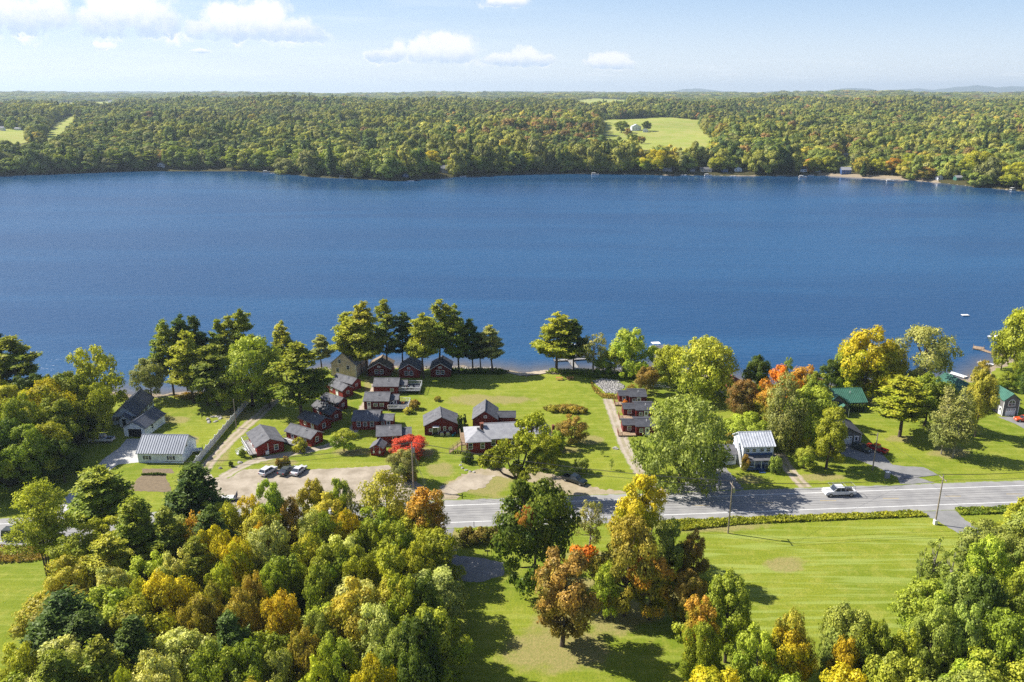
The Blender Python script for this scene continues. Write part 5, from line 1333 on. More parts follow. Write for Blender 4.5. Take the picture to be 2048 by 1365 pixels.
mb = MB(); gable_walls(mb, 4.6, 7.4, 2.6, 1.6, 'y', 15.62, 0.6); mb.build('end_gable', M['darkred'], lod)
mb = MB(); gable_roof(mb, 4.6, 7.4, 2.6, 1.6, 'y', 0.35, x0=15.62, y0=0.6); mb.build('end_roof', M['shingle'], lod)
MB().box(3.4, 4.1, 4.4, 5.2, 3.4, 5.4).box(3.3, 4.2, 4.3, 5.3, 5.4, 5.55).build('chimney', M['brick'], lod)
MB().box(2.5, 3.15, 3.4, 4.2, 3.4, 5.0).build('chimney', M['concrete'], lod)
MB().box(20.3, 20.9, 2.5, 3.2, -0.1, 5.0).build('chimney', M['brick'], lod)
f = fmap('front', 20, 8)
for u in (0.75, 3.55): window(lod, f, u, 1.2, 0.8, 1.35)
for u in (6.2, 8.6, 11.0, 13.4): window(lod, (lambda u_, o, z: (u_, 1.6-o, z)), u, 1.1, 0.9, 1.3)
deck(lod, -1.3, -0.05, 0.6, 7.6, 2.1, 'wood', 'wood', 'l')
steps(lod, -4.2, -1.35, 0.7, 1.9, 2.1, 'wood', 9)
mb = MB()
for k in range(7): mb.box(-1.2, -0.02, 0.30-0.3*k, 0.56-0.3*k, 1.95-0.27*k, 2.02-0.27*k)
mb.build('stairs', M['wood'], lod)
# --- right red cabins
for (a_, b_, lb, aw) in [((1259, 811), (1292, 811), 'upper right red cabin with charcoal roof by the gravel drive', 2.6), ((1272, 838.5), (1308, 838.5), 'lower right red cabin with charcoal roof, half under the domed tree', 3.0),
                      ((1272, 872), (1312, 872), 'red cabin almost hidden behind the domed tree by the gravel drive', 3.0)]:
    r, L, D = house('cabin', lb, a_, b_, 6.0, 2.4, 0.8, 'x', 'darkred', 'shingledk', [('front', 0.25, 1.0, 0.7, 0.8)], [('front', 0.55)], cat='cabin', group='red cabins right of the gravel drive', oh=0.25)
    w_ = annex(r, -aw, aw-0.02, 1.6, 3.9, 2.1, 0.5, 'x', 'darkred', 'shingledk')
    window(w_, (lambda u_, o, z: (-aw+u_, 1.6-o, z)), aw*0.5, 0.9, 0.8, 0.9)
    deck(r, -aw-1.4, -0.1, -0.6, 1.5, 0.4, 'wood', 'brick', 'l')
# --- white and blue house
r, L, D = house('house', 'two storey white and blue house with pale ribbed roof and front porch', (1484, 934), (1543, 932), 6.4, 5.0, 1.9, 'x', 'white', 'metalwhite',
      [('front', 0.14, 3.6, 0.7, 0.7), ('front', 0.36, 3.6, 0.7, 0.7), ('front', 0.62, 3.6, 0.8, 0.8), ('front', 0.84, 3.6, 0.8, 0.8), ('left', 0.5, 3.6, 0.6, 0.8), ('front', 0.2, 1.0, 0.8, 1.1), ('front', 0.8, 1.0, 1.2, 1.1)], [('front', 0.5)], ribs=0.6, oh=0.4, chim='none')
mb = MB(); mb.box(0.1, L-0.1, -0.05, -0.005, 2.75, 3.25); mb.build('blue_band', M['bluewall'], r)
mb = MB(); mb.hexa([(0.2, -2.3, 2.35), (L+0.4, -2.3, 2.35), (L+0.4, -0.06, 2.7), (0.2, -0.06, 2.7), (0.2, -2.3, 2.47), (L+0.4, -2.3, 2.47), (L+0.4, -0.06, 2.82), (0.2, -0.06, 2.82)]); mb.build('porch_roof', M['shingle'], r)
mb = MB()
for k in range(5): mb.box(0.3+k*(L-0.5)/4, 0.42+k*(L-0.5)/4, -2.15, -2.03, 0.3, 2.36)
mb.build('porch_post', M['trim'], r)
deck(r, 0.1, L+0.3, -2.25, -0.06, 0.45, 'bluewall', 'greylt', '')
for x0_, x1_ in ((0.2, L*0.38), (L*0.62, L+0.2)):
    mb = MB(); n_ = int((x1_-x0_)/0.2)
    for i in range(n_): mb.box(x0_+i*0.2, x0_+i*0.2+0.08, -2.2, -2.15, 0.45, 1.2)
    mb.box(x0_, x1_, -2.22, -2.13, 1.2, 1.28); mb.build('porch_railing', M['greylt'], r)
steps(r, L*0.40, L*0.60, -3.6, -2.3, 0.45, 'bluewall', 3, False, 'y')
mb = MB(); mb.hexa([(-0.9, -1.0, 1.0), (-0.45, -1.0, 1.0), (-0.45, 3.0, 5.9), (-0.9, 3.0, 5.9), (-0.9, -1.0, 1.25), (-0.45, -1.0, 1.25), (-0.45, 3.0, 6.15), (-0.9, 3.0, 6.15)])
mb.hexa([(-0.45, -0.9, 0), (-0.4, -0.9, 0), (-0.4, 3.0, 0), (-0.45, 3.0, 0), (-0.45, -0.9, 1.1), (-0.4, -0.9, 1.1), (-0.4, 3.0, 5.9), (-0.45, 3.0, 5.9)]); mb.build('lean_to', M['trim'], r)
w_ = annex(r, -8.4, 7.4, 1.2, 5.2, 2.5, 1.1, 'x', 'white', 'shingle', nm='wing')
for u in (4.6, 5.7, 6.6): window(w_, (lambda u_, o, z: (-8.4+u_, 1.2-o, z)), u, 1.0, 0.8, 0.9)
# --- red roofed lake house
r, L, D = house('house', 'white lake house with rusty red roof hidden behind the dark reddish tree', (1466, 800), (1500, 795), 7, 3.0, 1.8, 'y', 'white', 'redroof', [('left', 0.3, 1, 0.9, 1.1), ('left', 0.7, 1, 0.9, 1.1), ('front', 0.4, 1, 0.9, 1.1)], oh=0.4)
# --- green roofed house
r, L, D = house('house', 'grey house with green metal roof and small gabled entry porch', (1676, 822.5), (1728, 820.5), 7.4, 2.5, 2.3, 'x', 'grey', 'metalgreen', [('right', 0.5, 1, 1.0, 1.1)], ribs=0.5, chim='pipe', oh=0.5)
mb = MB(); gable_walls(mb, 6.4, 8.6, 2.5, 2.6, 'y', -4.6, -1.6); w_ = mb.build('front_wing', M['grey'], r)
mb = MB(); gable_roof(mb, 6.4, 8.6, 2.5, 2.6, 'y', 0.45, ribs=0.5, x0=-4.6, y0=-1.6); mb.build('wing_roof', M['metalgreen'], w_)
window(w_, (lambda u_, o, z: (-4.6+u_, -1.6-o, z)), 4.6, 1.0, 0.9, 1.1)
mb = MB()
for x_ in (-1.7, 0.7): mb.box(x_, x_+0.14, -4.0, -3.86, 0, 2.2)
p_ = mb.build('entry_post', M['trim'], r); mb = MB(); gable_roof(mb, 2.5, 2.3, 2.2, 0.9, 'y', 0.2, x0=-1.7, y0=-4.0, og=0.05); mb.build('entry_roof', M['metalgreen'], r)
r, L, D = \
          house('garage', 'grey garage with two pale doors below the green roofed house', (1664, 888.5), (1720, 889.5), 8.0, 2.7, 1.5, 'y', 'grey', 'shingledk', [], [('front', 0.50, dict(w_=2.3, h_=2.0, garage=True, z=0.06)), ('front', 0.19, dict(w_=1.9, h_=2.0, garage=True, z=0.06)), ('front', 0.84, dict(w_=0.9))], chim='none', oh=0.4, cat='garage')
# --- right lake houses
house('house', 'dark lake house with bright green ribbed roof near the white dock', (1905, 806), (1952, 803), 8.5, 2.9, 2.4, 'y', 'grey', 'metalgreen', [('front', 0.5, 1.0, 1.2, 1.1)], ribs=0.5, oh=0.5, chim='none')
r, L, D = house('house', 'dark sided two storey house with green roof, arched window and garage door', (2003.5, 832.5), (2034, 832), gd((2003.5, 832.5), (1966, 803)), 4.4, 1.6, 'y', 'grey', 'metalgreen',
      [('left', 0.35, 3.0, 1.5, 0.7), ('left', 0.55, 3.0, 1.0, 0.7), ('left', 0.2, 3.0, 1.0, 0.7)], [('front', 0.5, dict(w_=2.4, h_=1.9, garage=True, z=0.05)), ('left', 0.9)], ribs=0.5, oh=0.3, chim='none')
f = fmap('front', L, D); mb = MB(); pts = [(L/2+0.85*math.cos(t_), 3.5+0.95*math.sin(t_)) for t_ in np.linspace(0, math.pi, 9)]
ar = MB(); ar.extr([(L/2-0.95, 2.7)]+[(L/2+0.95*math.cos(t_), 3.5+1.05*math.sin(t_)) for t_ in np.linspace(math.pi, 0, 11)]+[(L/2+0.95, 2.7)], -0.06, -0.003, 'y'); aw_ = ar.build('window', M['trim'], r)
ar = MB(); ar.extr([(L/2-0.8, 2.85)]+[(L/2+0.8*math.cos(t_), 3.5+0.9*math.sin(t_)) for t_ in np.linspace(math.pi, 0, 11)]+[(L/2+0.8, 2.85)], -0.075, -0.061, 'y'); ar.build('pane', M['glass'], aw_)
ar = MB(); ar.box(L/2-0.04, L/2+0.04, -0.09, -0.076, 2.85, 4.35).box(L/2-0.8, L/2+0.8, -0.095, -0.077, 3.5, 3.58); ar.build('glazing_bar', M['trim'], aw_)
# cedars in front of green roofed house
for i in range(8):
    x_, y_ = at(1681+i*6.4, 823.5); plant('N', x_, y_-0.4, 0, 2.3, 0.85, 'dg', 'dark clipped cedar in the row under the green roofed house front', 'clipped cedars along the green roofed house')
# ================================================================ VEHICLES
def wheel(par, x, y, r=0.34, w_=0.24):
    s = 1 if y > 0 else -1
    ty = MB().tube((0, -w_/2, 0), (0, w_/2, 0), r, n=16).build('wheel', M['rubber'], par); ty.location = (x, y, r)
    MB().tube((0, s*w_/2-0.01*s, 0), (0, s*(w_/2+0.02), 0), r*0.6, n=12).build('rim', M['steel'], ty)
def vehicle(name, label, cat, px, py, head, paint_, style='sedan', k=1.0, group=None):
    x, y = at(px, py); r = empty(name, (x, y, 0.03), R(head), label, cat, group); r.scale = (k, k, k)
    P = M[paint_]
    if style == 'sedan': L, W_, prof = 4.7, 1.82, [(-2.35, .35), (-2.3, .78), (-2.2, .92), (-1.5, .98), (1.0, .95), (2.1, .78), (2.32, .6), (2.33, .32)]; cab = [(-1.75, .95), (-1.05, 1.38), (0.25, 1.42), (1.05, .93)]
    elif style == 'suv': L, W_, prof = 4.7, 1.88, [(-2.35, .4), (-2.36, .95), (-2.25, 1.08), (0.95, 1.05), (2.1, .92), (2.32, .7), (2.33, .38)]; cab = [(-2.2, 1.06), (-1.85, 1.62), (0.2, 1.68), (1.05, 1.03)]
    elif style == 'van': L, W_, prof = 5.0, 1.95, [(-2.5, .4), (-2.52, 1.1), (1.3, 1.1), (2.3, .95), (2.5, .7), (2.5, .38)]; cab = [(-2.48, 1.08), (-2.35, 2.0), (0.7, 2.0), (1.6, 1.06)]
    else: L, W_, prof = 5.8, 1.98, [(-2.9, .5), (-2.9, 1.1), (1.1, 1.15), (2.6, 1.05), (2.88, .85), (2.9, .42)]; cab = [(-0.85, 1.12), (-0.6, 1.78), (0.75, 1.8), (1.45, 1.1)]
    hw = W_/2
    if style != 'pickup':
        MB().extr(prof, -hw, hw, 'y').build('body', P, r, bevel=0.07)
    else:
        mb = MB(); mb.extr([(-0.9, .5), (-0.9, 1.12), (1.1, 1.15), (2.6, 1.05), (2.88, .85), (2.9, .42)], -hw, hw, 'y')
        mb.box(-2.9, -0.9, -hw, hw, .5, .72); mb.box(-2.9, -0.9, -hw, -hw+0.12, .72, 1.12); mb.box(-2.9, -0.9, hw-0.12, hw, .72, 1.12); mb.box(-2.9, -2.8, -hw+0.12, hw-0.12, .72, 1.12)
        mb.build('body', P, r, bevel=0.05)
        MB().box(-2.79, -0.91, -hw+0.13, hw-0.13, .721, .74).build('bed_liner', M['rubber'], r)
    # greenhouse tapers inwards
    g = MB(); ti = 0.16; n = len(cab)
    lo = [cab[0], cab[-1]]
    pts0 = [(c[0], -(hw-0.06-(ti if c[1] > 1.2 else 0)), c[1]) for c in cab]; pts1 = [(c[0], hw-0.06-(ti if c[1] > 1.2 else 0), c[1]) for c in cab]
    b = len(g.v); g.v += pts0+pts1; g.f += [tuple(range(b, b+n)), tuple(reversed(range(b+n, b+2*n)))]
    for i in range(n): j = (i+1) % n; g.f.append((b+i, b+n+i, b+n+j, b+j))
    gl = g.build('window', M['glass'], r)
    mb = MB(); x0_, x1_ = cab[1][0], cab[2][0]; zt = max(cab[1][1], cab[2][1]); ht = hw-0.06-ti
    mb.box(x0_-0.03, x1_+0.03, -ht-0.02, ht+0.02, zt-0.05, zt+0.04)
    for s in (-1, 1):
        for (a_, b_) in ((cab[0], cab[1]), (cab[2], cab[3])):
            mb.tube((a_[0], s*(hw-0.07), a_[1]), (b_[0], s*ht, b_[1]-0.02), 0.05, n=4)
        xm_ = (x0_+x1_)/2; mb.tube((xm_, s*(hw-0.06), 1.0), (xm_, s*(ht+0.01), zt-0.02), 0.05, n=4)
    mb.build('roof', P, r)
    for s in (-1, 1):
        MB().box(L/2-0.12, L/2+0.0, s*(hw-0.35)-0.2, s*(hw-0.35)+0.2, .66, .82).build('headlight', M['lamp_w'], r)
        MB().box(-L/2-0.03, -L/2+0.06, s*(hw-0.2)-0.14, s*(hw-0.2)+0.14, .75, .98).build('tail_light', M['lamp_r'], r)
        for xx in (L/2-0.95, -L/2+0.95): wheel(r, xx, s*(hw-0.1), 0.38 if style == 'pickup' else 0.34)
    return r
vehicle('parked_car', 'white crossover, leftmost of the parked cars on the gravel lot', 'car', 537, 947, 66, 'carwhite', 'suv', 0.95)
vehicle('parked_car', 'dark grey sedan parked between two white cars on the gravel lot', 'car', 573.5, 946, 70, 'cargrey', 'sedan', 0.97)
vehicle('parked_car', 'white sedan with dark sunroof, right of the dark parked sedan', 'car', 598, 945.5, 73, 'carwhite', 'sedan', 0.97)
vehicle('pickup_truck', 'white pickup truck parked in tree shade left of the white garage', 'pickup truck', 204, 884, 178, 'carwhite', 'pickup')
vehicle('pickup_truck', 'black pickup truck parked on the loop drive below the lodge', 'pickup truck', 1149, 965, -36, 'carblack', 'pickup', 0.95)
vehicle('parked_car', 'dark car parked before the grey garage beside the red pickup', 'car', 1722, 901, -50, 'cargrey', 'suv', 0.95)
vehicle('pickup_truck', 'red pickup parked in front of the grey garage', 'pickup truck', 1752, 902, 128, 'carred', 'pickup', 0.9)
vehicle('parked_car', 'orange red car at the right edge before the dark sided house', 'car', 2048, 843, 172, 'carorange', 'sedan')
vehicle('parked_car', 'pale car mostly hidden under the enormous domed tree', 'car', 1402, 945, 60, 'carwhite', 'suv')
v_ = vehicle('pickup_truck', 'white pickup with a roof rack driving left on the road', 'pickup truck', 1677, 990, 183, 'carwhite', 'pickup', 1.12)
mb = MB()
for s in (-1, 1):
    mb.tube((-2.6, s*0.85, 2.1), (1.9, s*0.85, 2.1), 0.04, n=4)
    for x_ in (-2.6, -0.9, 1.0): mb.tube((x_, s*0.88, 1.1), (x_, s*0.85, 2.1), 0.035, n=4)
for x_ in (-2.6, -0.9, 1.0, 1.9): mb.tube((x_, -0.85, 2.1), (x_, 0.85, 2.1), 0.035, n=4)
mb.build('ladder_rack', M['steel'], v_)
vehicle('van', 'dark van driving on the road behind the forked pine at left', 'van', 40, 1078, 2, 'cargrey', 'van', 1.1)
# ================================================================ DOCKS AND BOATS
def dock(label, pts, wdt, m='deck', z=-0.35, group=None, name='dock', pz=WZ):
    """plank walkways, each (pixelA, pixelB[, width]); all the walkways of one dock are one thing"""
    a0 = at(*pts[0][0], pz); r = empty(name, (a0[0], a0[1], 0), 0, label, 'dock', group)
    for sgm in pts:
        A_ = Vector((*at(*sgm[0], pz), 0)); B_ = Vector((*at(*sgm[1], pz), 0)); w_ = sgm[2] if len(sgm) > 2 else wdt
        d_ = B_-A_; n = max(2, int(d_.length/0.4)); u = d_.normalized(); p = Vector((-u.y, u.x, 0))
        mb = MB()
        def q(t_, s, z_): c = A_+u*t_+p*s-Vector((a0[0], a0[1], 0)); return (c.x, c.y, z_)
        for i in range(n):
            t0, t1 = d_.length*i/n+0.015, d_.length*(i+1)/n-0.015
            mb.hexa([q(t0, -w_/2, z-0.05), q(t1, -w_/2, z-0.05), q(t1, w_/2, z-0.05), q(t0, w_/2, z-0.05), q(t0, -w_/2, z), q(t1, -w_/2, z), q(t1, w_/2, z), q(t0, w_/2, z)])
        for s in (-1, 1): mb.hexa([q(0, s*w_/2-0.05, z-0.22), q(d_.length, s*w_/2-0.05, z-0.22), q(d_.length, s*w_/2+0.05, z-0.22), q(0, s*w_/2+0.05, z-0.22), q(0, s*w_/2-0.05, z-0.02), q(d_.length, s*w_/2-0.05, z-0.02), q(d_.length, s*w_/2+0.05, z-0.02), q(0, s*w_/2+0.05, z-0.02)])
        mb.build('walkway', M[m], r)
        mb = MB(); k = max(1, int(d_.length/3))
        for i in range(k+1):
            for s in (-1, 1): c = q(d_.length*i/k, s*(w_/2+0.08), 0); mb.tube((c[0], c[1], -2.2), (c[0], c[1], z+0.55), 0.07, n=6)
        mb.build('post', M['wood'], r)
    return r
def boat(label, px, py, head, L=5.5, W_=2.0, hull='hull', style='run', cat='boat', group=None, name='motor_boat'):
    x, y = at(px, py, WZ); r = empty(name, (x, y, WZ), R(head), label, cat, group)
    if style == 'pontoon':
        mb = MB()
        for s in (-1, 1): mb.tube((-L/2, s*W_*0.36, 0.12), (L/2-0.5, s*W_*0.36, 0.12), 0.3, n=10); mb.tube((L/2-0.5, s*W_*0.36, 0.12), (L/2+0.1, s*W_*0.36, 0.3), 0.3, 0.05, n=10)
        mb.build('pontoon', M['steel'], r)
        MB().box(-L/2, L/2-0.1, -W_/2, W_/2, 0.42, 0.52).build('deck', M['deck'], r)
        mb = MB()
        for (a_, b_) in (((-L/2+.3, -W_/2+.05), (L/2-.3, -W_/2+.05)), ((-L/2+.3, W_/2-.05), (L/2-.3, W_/2-.05)), ((-L/2+.3, -W_/2+.05), (-L/2+.3, W_/2-.05)), ((L/2-.3, -W_/2+.05), (L/2-.3, W_/2-.05))):
            mb.box(min(a_[0], b_[0])-.03, max(a_[0], b_[0])+.03, min(a_[1], b_[1])-.03, max(a_[1], b_[1])+.03, 0.53, 1.05)
        mb.build('side_panel', M['hull'], r)
        mb = MB(); mb.box(-L/2+.6, L*0.05, -W_/2+.1, W_/2-.1, 2.2, 2.3)
        for sx in (-L/2+.7, L*0.03):
            for s in (-1, 1): mb.tube((sx, s*(W_/2-.15), 0.52), (sx, s*(W_/2-.15), 2.2), 0.04, n=4)
        mb.build('canopy', M['hulldk' if hull == 'hulldk' else 'trim'], r)
        MB().box(-L/2-0.5, -L/2-0.05, -.2, .2, -0.2, 0.9).build('outboard_motor', M['rubber'], r)
        return r
    st = [(-L/2, .9, .0), (-L*0.2, 1.0, 0), (L*0.15, .95, 0.02), (L*0.35, .62, .1), (L/2, .04, .25)]; mb = MB()
    for (xx, k, dz) in st:
        w_ = W_/2*k; mb.v += [(xx, -w_, 0.62+dz*.8), (xx, -w_*.72, -0.12+dz), (xx, 0, -0.25+dz*1.5), (xx, w_*.72, -0.12+dz), (xx, w_, 0.62+dz*.8)]
    for i in range(len(st)-1):
        for j in range(4): a_ = i*5+j; mb.f.append((a_, a_+1, a_+6, a_+5))
    mb.f.append((4, 3, 2, 1, 0)); mb.build('hull', M[hull], r)
    mb = MB(); mb.box(-L/2+.1, L*0.1, -W_/2*.8, W_/2*.8, 0.2, 0.28); mb.v += [(L*0.1, -W_/2*.9, .64), (L*0.1, W_/2*.9, .64), (L*0.35, W_/2*.58, .7), (L*0.5-.1, 0, .82), (L*0.35, -W_/2*.58, .7)]; b = len(mb.v)-5; mb.f.append(tuple(range(b, b+5)))
    mb.box(-L*0.3, -L*0.18, -W_/2*.7, W_/2*.7, .28, .6); mb.build('deck', M['trim'], r)
    mb = MB(); mb.hexa([(L*0.08, -W_/2*.7, .66), (L*0.1, -W_/2*.7, .66), (L*0.1, W_/2*.7, .66), (L*0.08, W_/2*.7, .66), (0, -W_/2*.6, 1.1), (0.03, -W_/2*.6, 1.1), (0.03, W_/2*.6, 1.1), (0, W_/2*.6, 1.1)]); mb.build('windshield', M['glass'], r)
    MB().box(-L/2-0.35, -L/2-0.01, -.18, .18, -0.2, 0.85).build('outboard_motor', M['rubber'], r)
    return r
dock('grey cross shaped dock reaching out from below the thin dark pine', [((1157, 744), (1126, 704), 1.5), ((1108, 723.5), (1172, 719.5), 1.4), ((1120, 703), (1150, 700), 2.0)], 1.5, 'deck')
boat('pontoon boat moored on the right arm of the cross shaped dock', 1158, 716, 3, 6.5, 2.4, 'hulldk', 'pontoon', name='pontoon_boat')
boat('small white boat moored at the far end of the cross shaped dock', 1137, 694, 8, 5.5, 2.0)
dock('long brown dock with square end platform at the right', [((2008, 716), (1965, 702), 1.3), ((1946, 697), (1967, 700), 3.4)], 1.3, 'wood')
dock('white dock behind the dark lake house with green roof', [((1932, 757), (1900, 747), 1.6)], 1.6, 'trim')
dock('pale short boat lift platform between the two right docks', [((1985, 733), (1957, 726), 2.2)], 2.2, 'trim')
boat('white boat at the far side of the right docks, next to the yellow green tree', 1985, 676, 200, 5.5, 2.0)
dock('grey dock with white boat canopy left of the huge round shore tree', [((1322, 735), (1306, 704), 1.6), ((1302, 706), (1325, 703), 2.5)], 1.6, 'deck')
boat('white covered pontoon boat by the dock left of the huge round shore tree', 1317, 699, 10, 6, 2.4, 'hull', 'pontoon', name='pontoon_boat')
def raft(label, px, py, head, s=2.4):
    x, y = at(px, py, WZ); r = empty('swim_raft', (x, y, WZ), R(head), label, 'swim raft')
    MB().box(-s, s, -s*0.6, s*0.6, 0.25, 0.4).build('deck', M['trim'], r, bevel=0.03)
    mb = MB()
    for a_ in (-1, 0, 1): mb.tube((a_*s*0.7, -s*0.6, 0.05), (a_*s*0.7, s*0.6, 0.05), 0.24, n=8)
    mb.build('float', M['hulldk'], r)
    return r
raft('white swim raft floating alone on the lake at right', 1930, 632, 2, 1.3)
# stones, trailer, picnic tables, poles and small things
def picnic(label, px, py, head):
    x, y = at(px, py); r = empty('picnic_table', (x, y, 0), R(head), label, 'picnic table', 'picnic tables on the shore lawn')
    mb = MB()
    for k in range(5): mb.box(-1.0, 1.0, -0.4+k*0.165, -0.26+k*0.165, 0.72, 0.76)
    mb.build('tabletop', M['orangewood'], r)
    for s in (-1, 1): MB().box(-1.0, 1.0, s*0.75-0.14, s*0.75+0.14, 0.43, 0.47).build('bench', M['orangewood'], r)
    for sx in (-0.75, 0.75):
        mb = MB()
        for s in (-1, 1): mb.tube((sx, s*0.25, 0.72), (sx, s*0.7, 0.0), 0.05, n=4)
        mb.box(sx-0.04, sx+0.04, -0.85, 0.85, 0.38, 0.43); mb.build('leg', M['wood'], r)
picnic('orange stained picnic table under the tall pine, left of the pair', 1118.5, 760, 0); picnic('orange stained picnic table under the tall pine, right of the pair', 1140, 759.5, 2)
def pole(label, px, py, h, arm=True, head=0.0, transf=False, lean=0.0, rr=0.16, cat='utility pole', name='utility_pole'):
    x, y = at(px, py); r = empty(name, (x, y, 0), head, label, cat); tp = Vector((lean, 0, h))
    MB().tube((0, 0, -0.3), tp, rr, rr*0.7, 10).build('post', M['pole'], r)
    if arm:
        c = MB(); c.box(tp.x-0.06, tp.x+0.06, -1.2, 1.2, h-0.75, h-0.62); ca = c.build('crossarm', M['pole'], r)
        mb = MB()
        for s in (-1.1, 0.0, 1.1): mb.tube((tp.x, s, h-0.62 if s else h), (tp.x, s, h-0.38 if s else h+0.25), 0.06, 0.04, 6)
        mb.build('insulator', M['concrete'], ca)
    if transf:
        MB().tube((tp.x+0.35, 0, h-2.2), (tp.x+0.35, 0, h-1.2), 0.26, n=12).build('transformer', M['steel'], r)
    return Vector((x, y, 0)), tp, head
def rd_dir(): a_ = ctr[9]; b_ = ctr[12]; return math.atan2(b_[1]-a_[1], b_[0]-a_[0])
rd = rd_dir()
P1 = pole('wooden utility pole with transformer beside the fiery red tree', 827, 978, 10.6, True, rd, True)
P2 = pole('wooden utility pole with crossarm on the edge of the mown field, roadside', 1456, 1067, 10.8, True, rd, True)
P3 = pole('tall utility pole with white base and crossarm near the side drive', 1870, 1049, 10.5, True, rd)
P4 = pole('plain wooden pole beside the red pickup and grey garage drive', 1745, 941, 9.0, False, rr=0.15)
P5 = pole('plain wooden pole standing at the white fence by the dirt lane', 473, 856, 7.6, False, rr=0.13)
MB().box(-0.3, 0.3, -0.3, 0.3, 0, 1.0).build('white_base', M['trim'], [o for o in C.objects if o.name.startswith('utility_pole')][2])
def wires(label, A_, B_, offs_=(-1.1, 0, 1.1), za=-0.38, zb=-0.38, sag=1.2, r_=0.034, group='overhead wires along the road'):
    def tip(P, o, dz):
        p0, tp, hd = P; d_ = Vector((-math.sin(hd), math.cos(hd), 0))*o; return p0+d_+Vector((tp.x*math.cos(hd), tp.x*math.sin(hd), tp.z+(dz if o else 0.25)))
    mb = MB()
    for o_ in offs_:
        a_ = tip(A_, o_, za); b_ = tip(B_, o_, zb); n = 16; prev = a_
        for i in range(1, n+1):
            u = i/n; q = a_.lerp(b_, u)-Vector((0, 0, 4*sag*u*(1-u))); mb.tube(prev, q, r_, n=4, cap=False); prev = q
    o = mb.build('overhead_wire', M['wire']); return setp(o, label, 'wire', group)
def far_end(dx, dy, h=10.5): return (Vector((dx, dy, 0)), Vector((0, 0, h)), rd)
wires('overhead wires running between the transformer pole and the mown field pole', P1, P2)
wires('overhead wires running between the mown field pole and the side drive pole', P2, P3)
wires('overhead wires leaving the side drive pole past the right edge', P3, far_end(P3[0].x+46, P3[0].y+8))
wires('overhead wires leaving the transformer pole to the left', P1, far_end(P1[0].x-48, P1[0].y-9))
wires('thin service wire from the mown field pole towards the garage drive pole', P2, P4, (0,), sag=0.8, r_=0.02, group=None)
wires('thin service wire crossing from the side drive pole to the garage drive pole', P3, P4, (0,), sag=0.8, r_=0.02, group=None)
gx, gy = at(740, 893)
wires('service wire from the transformer pole to the tiny red shed', P1, (Vector((*at(766, 905), 0)), Vector((0, 0, 2.4)), 0), (0,), sag=0.8, r_=0.03, group=None)
x, y = at(853, 988); gb = Vector((x, y, 0))
mb = MB(); hd = P1[0]+Vector((0, 0, 10.0))
for k in range(3): mb.tube(hd-Vector((0, 0, k*0.9)), gb+Vector((0.4*k, 0.15*k, 0)), 0.025, n=4)
setp(mb.build('guy_wire', M['steel']), 'three slanting guy wires of the transformer pole', 'guy wire')
# trailer sign by the lot
x, y = at(458, 1001); r = empty('trailer', (x, y, 0), R(8), 'small flat trailer with white boards at the lower edge of the parking lot', 'trailer')
MB().box(-1.6, 1.6, -0.85, 0.85, 0.5, 0.62).build('bed', M['deckdk'], r)
mb = MB()
for k in range(6): mb.box(-1.5, 1.0, -0.8+k*0.27, -0.62+k*0.27, 0.64, 0.80)
mb.build('boards', M['trim'], r)
MB().tube((1.6, 0, 0.5), (2.8, 0, 0.4), 0.06).build('tow_bar', M['steel'], r)
MB().box(1.55, 1.65, -0.85, 0.85, 0.6, 1.6).build('tailgate', M['deckdk'], r)
for s in (-1, 1): wheel(r, -0.2, s*1.0, 0.32, 0.2)
x, y = at(398, 905); r = empty('boat_trailer', (x-0.4, y, 0), R(20), 'small white utility trailer behind the ribbed metal roofed outbuilding', 'trailer')
MB().box(-1.2, 1.2, -0.6, 0.6, 0.45, 0.6).box(-1.2, 1.2, -0.6, -0.55, 0.6, 0.85).box(-1.2, 1.2, 0.55, 0.6, 0.6, 0.85).build('bed', M['trim'], r); MB().tube((1.2, 0, 0.5), (2.3, 0, 0.4), 0.05).build('tow_bar', M['steel'], r); MB().box(1.2, 1.26, -0.6, 0.6, 0.6, 1.5).build('ramp', M['rubber'], r)
for s in (-1, 1): wheel(r, 0, s*0.75, 0.3, 0.18)
x, y = at(1318, 776); r = empty('boat_trailer', (x, y, 0), R(-18), 'white boat trailer with rails beside the yellow green shore tree', 'trailer')
mb = MB()
for s in (-1, 1): mb.tube((-2.2, s*0.8, 0.6), (1.4, s*0.8, 0.6), 0.07, n=4); mb.tube((1.4, s*0.8, 0.6), (3.0, 0, 0.5), 0.06, n=4); mb.tube((-2.2, s*0.8, 1.2), (0.6, s*0.8, 1.2), 0.05, n=4)
for k in range(5): mb.tube((-2.1+k*0.8, -0.8, 0.6), (-2.1+k*0.8, 0.8, 0.6), 0.05, n=4); mb.tube((-2.1+k*0.68, -0.8, 0.6), (-2.1+k*0.68, -0.8, 1.2), 0.04, n=4)
mb.build('frame', M['trim'], r)
for s in (-1, 1): wheel(r, -0.6, s*1.0, 0.34, 0.2)
x, y = at(1774, 956); r = empty('utility_cabinet', (x, y, 0), R(5), 'pale green roadside utility cabinet left of the garage drive', 'utility cabinet')
MB().box(-0.45, 0.45, -0.35, 0.35, 0.12, 1.35).build('box', M['greylt'], r, bevel=0.04); MB().box(-0.5, 0.5, -0.4, 0.4, -0.1, 0.12).build('base', M['concrete'], r); MB().box(-0.48, 0.48, -0.38, 0.38, 1.35, 1.42).build('lid', M['trim'], r)
def post_thing(label, px, py, h, board=None, cat='post', name='sign_post', m='wood'):
    x, y = at(px, py); r = empty(name, (x, y, 0), 0, label, cat)
    MB().tube((0, 0, -0.2), (0, 0, h), 0.06, n=6).build('post', M[m], r)
    if board: MB().box(-board[0]/2, board[0]/2, -0.1, -0.062, h-board[1], h).build('board', M[board[2]], r)
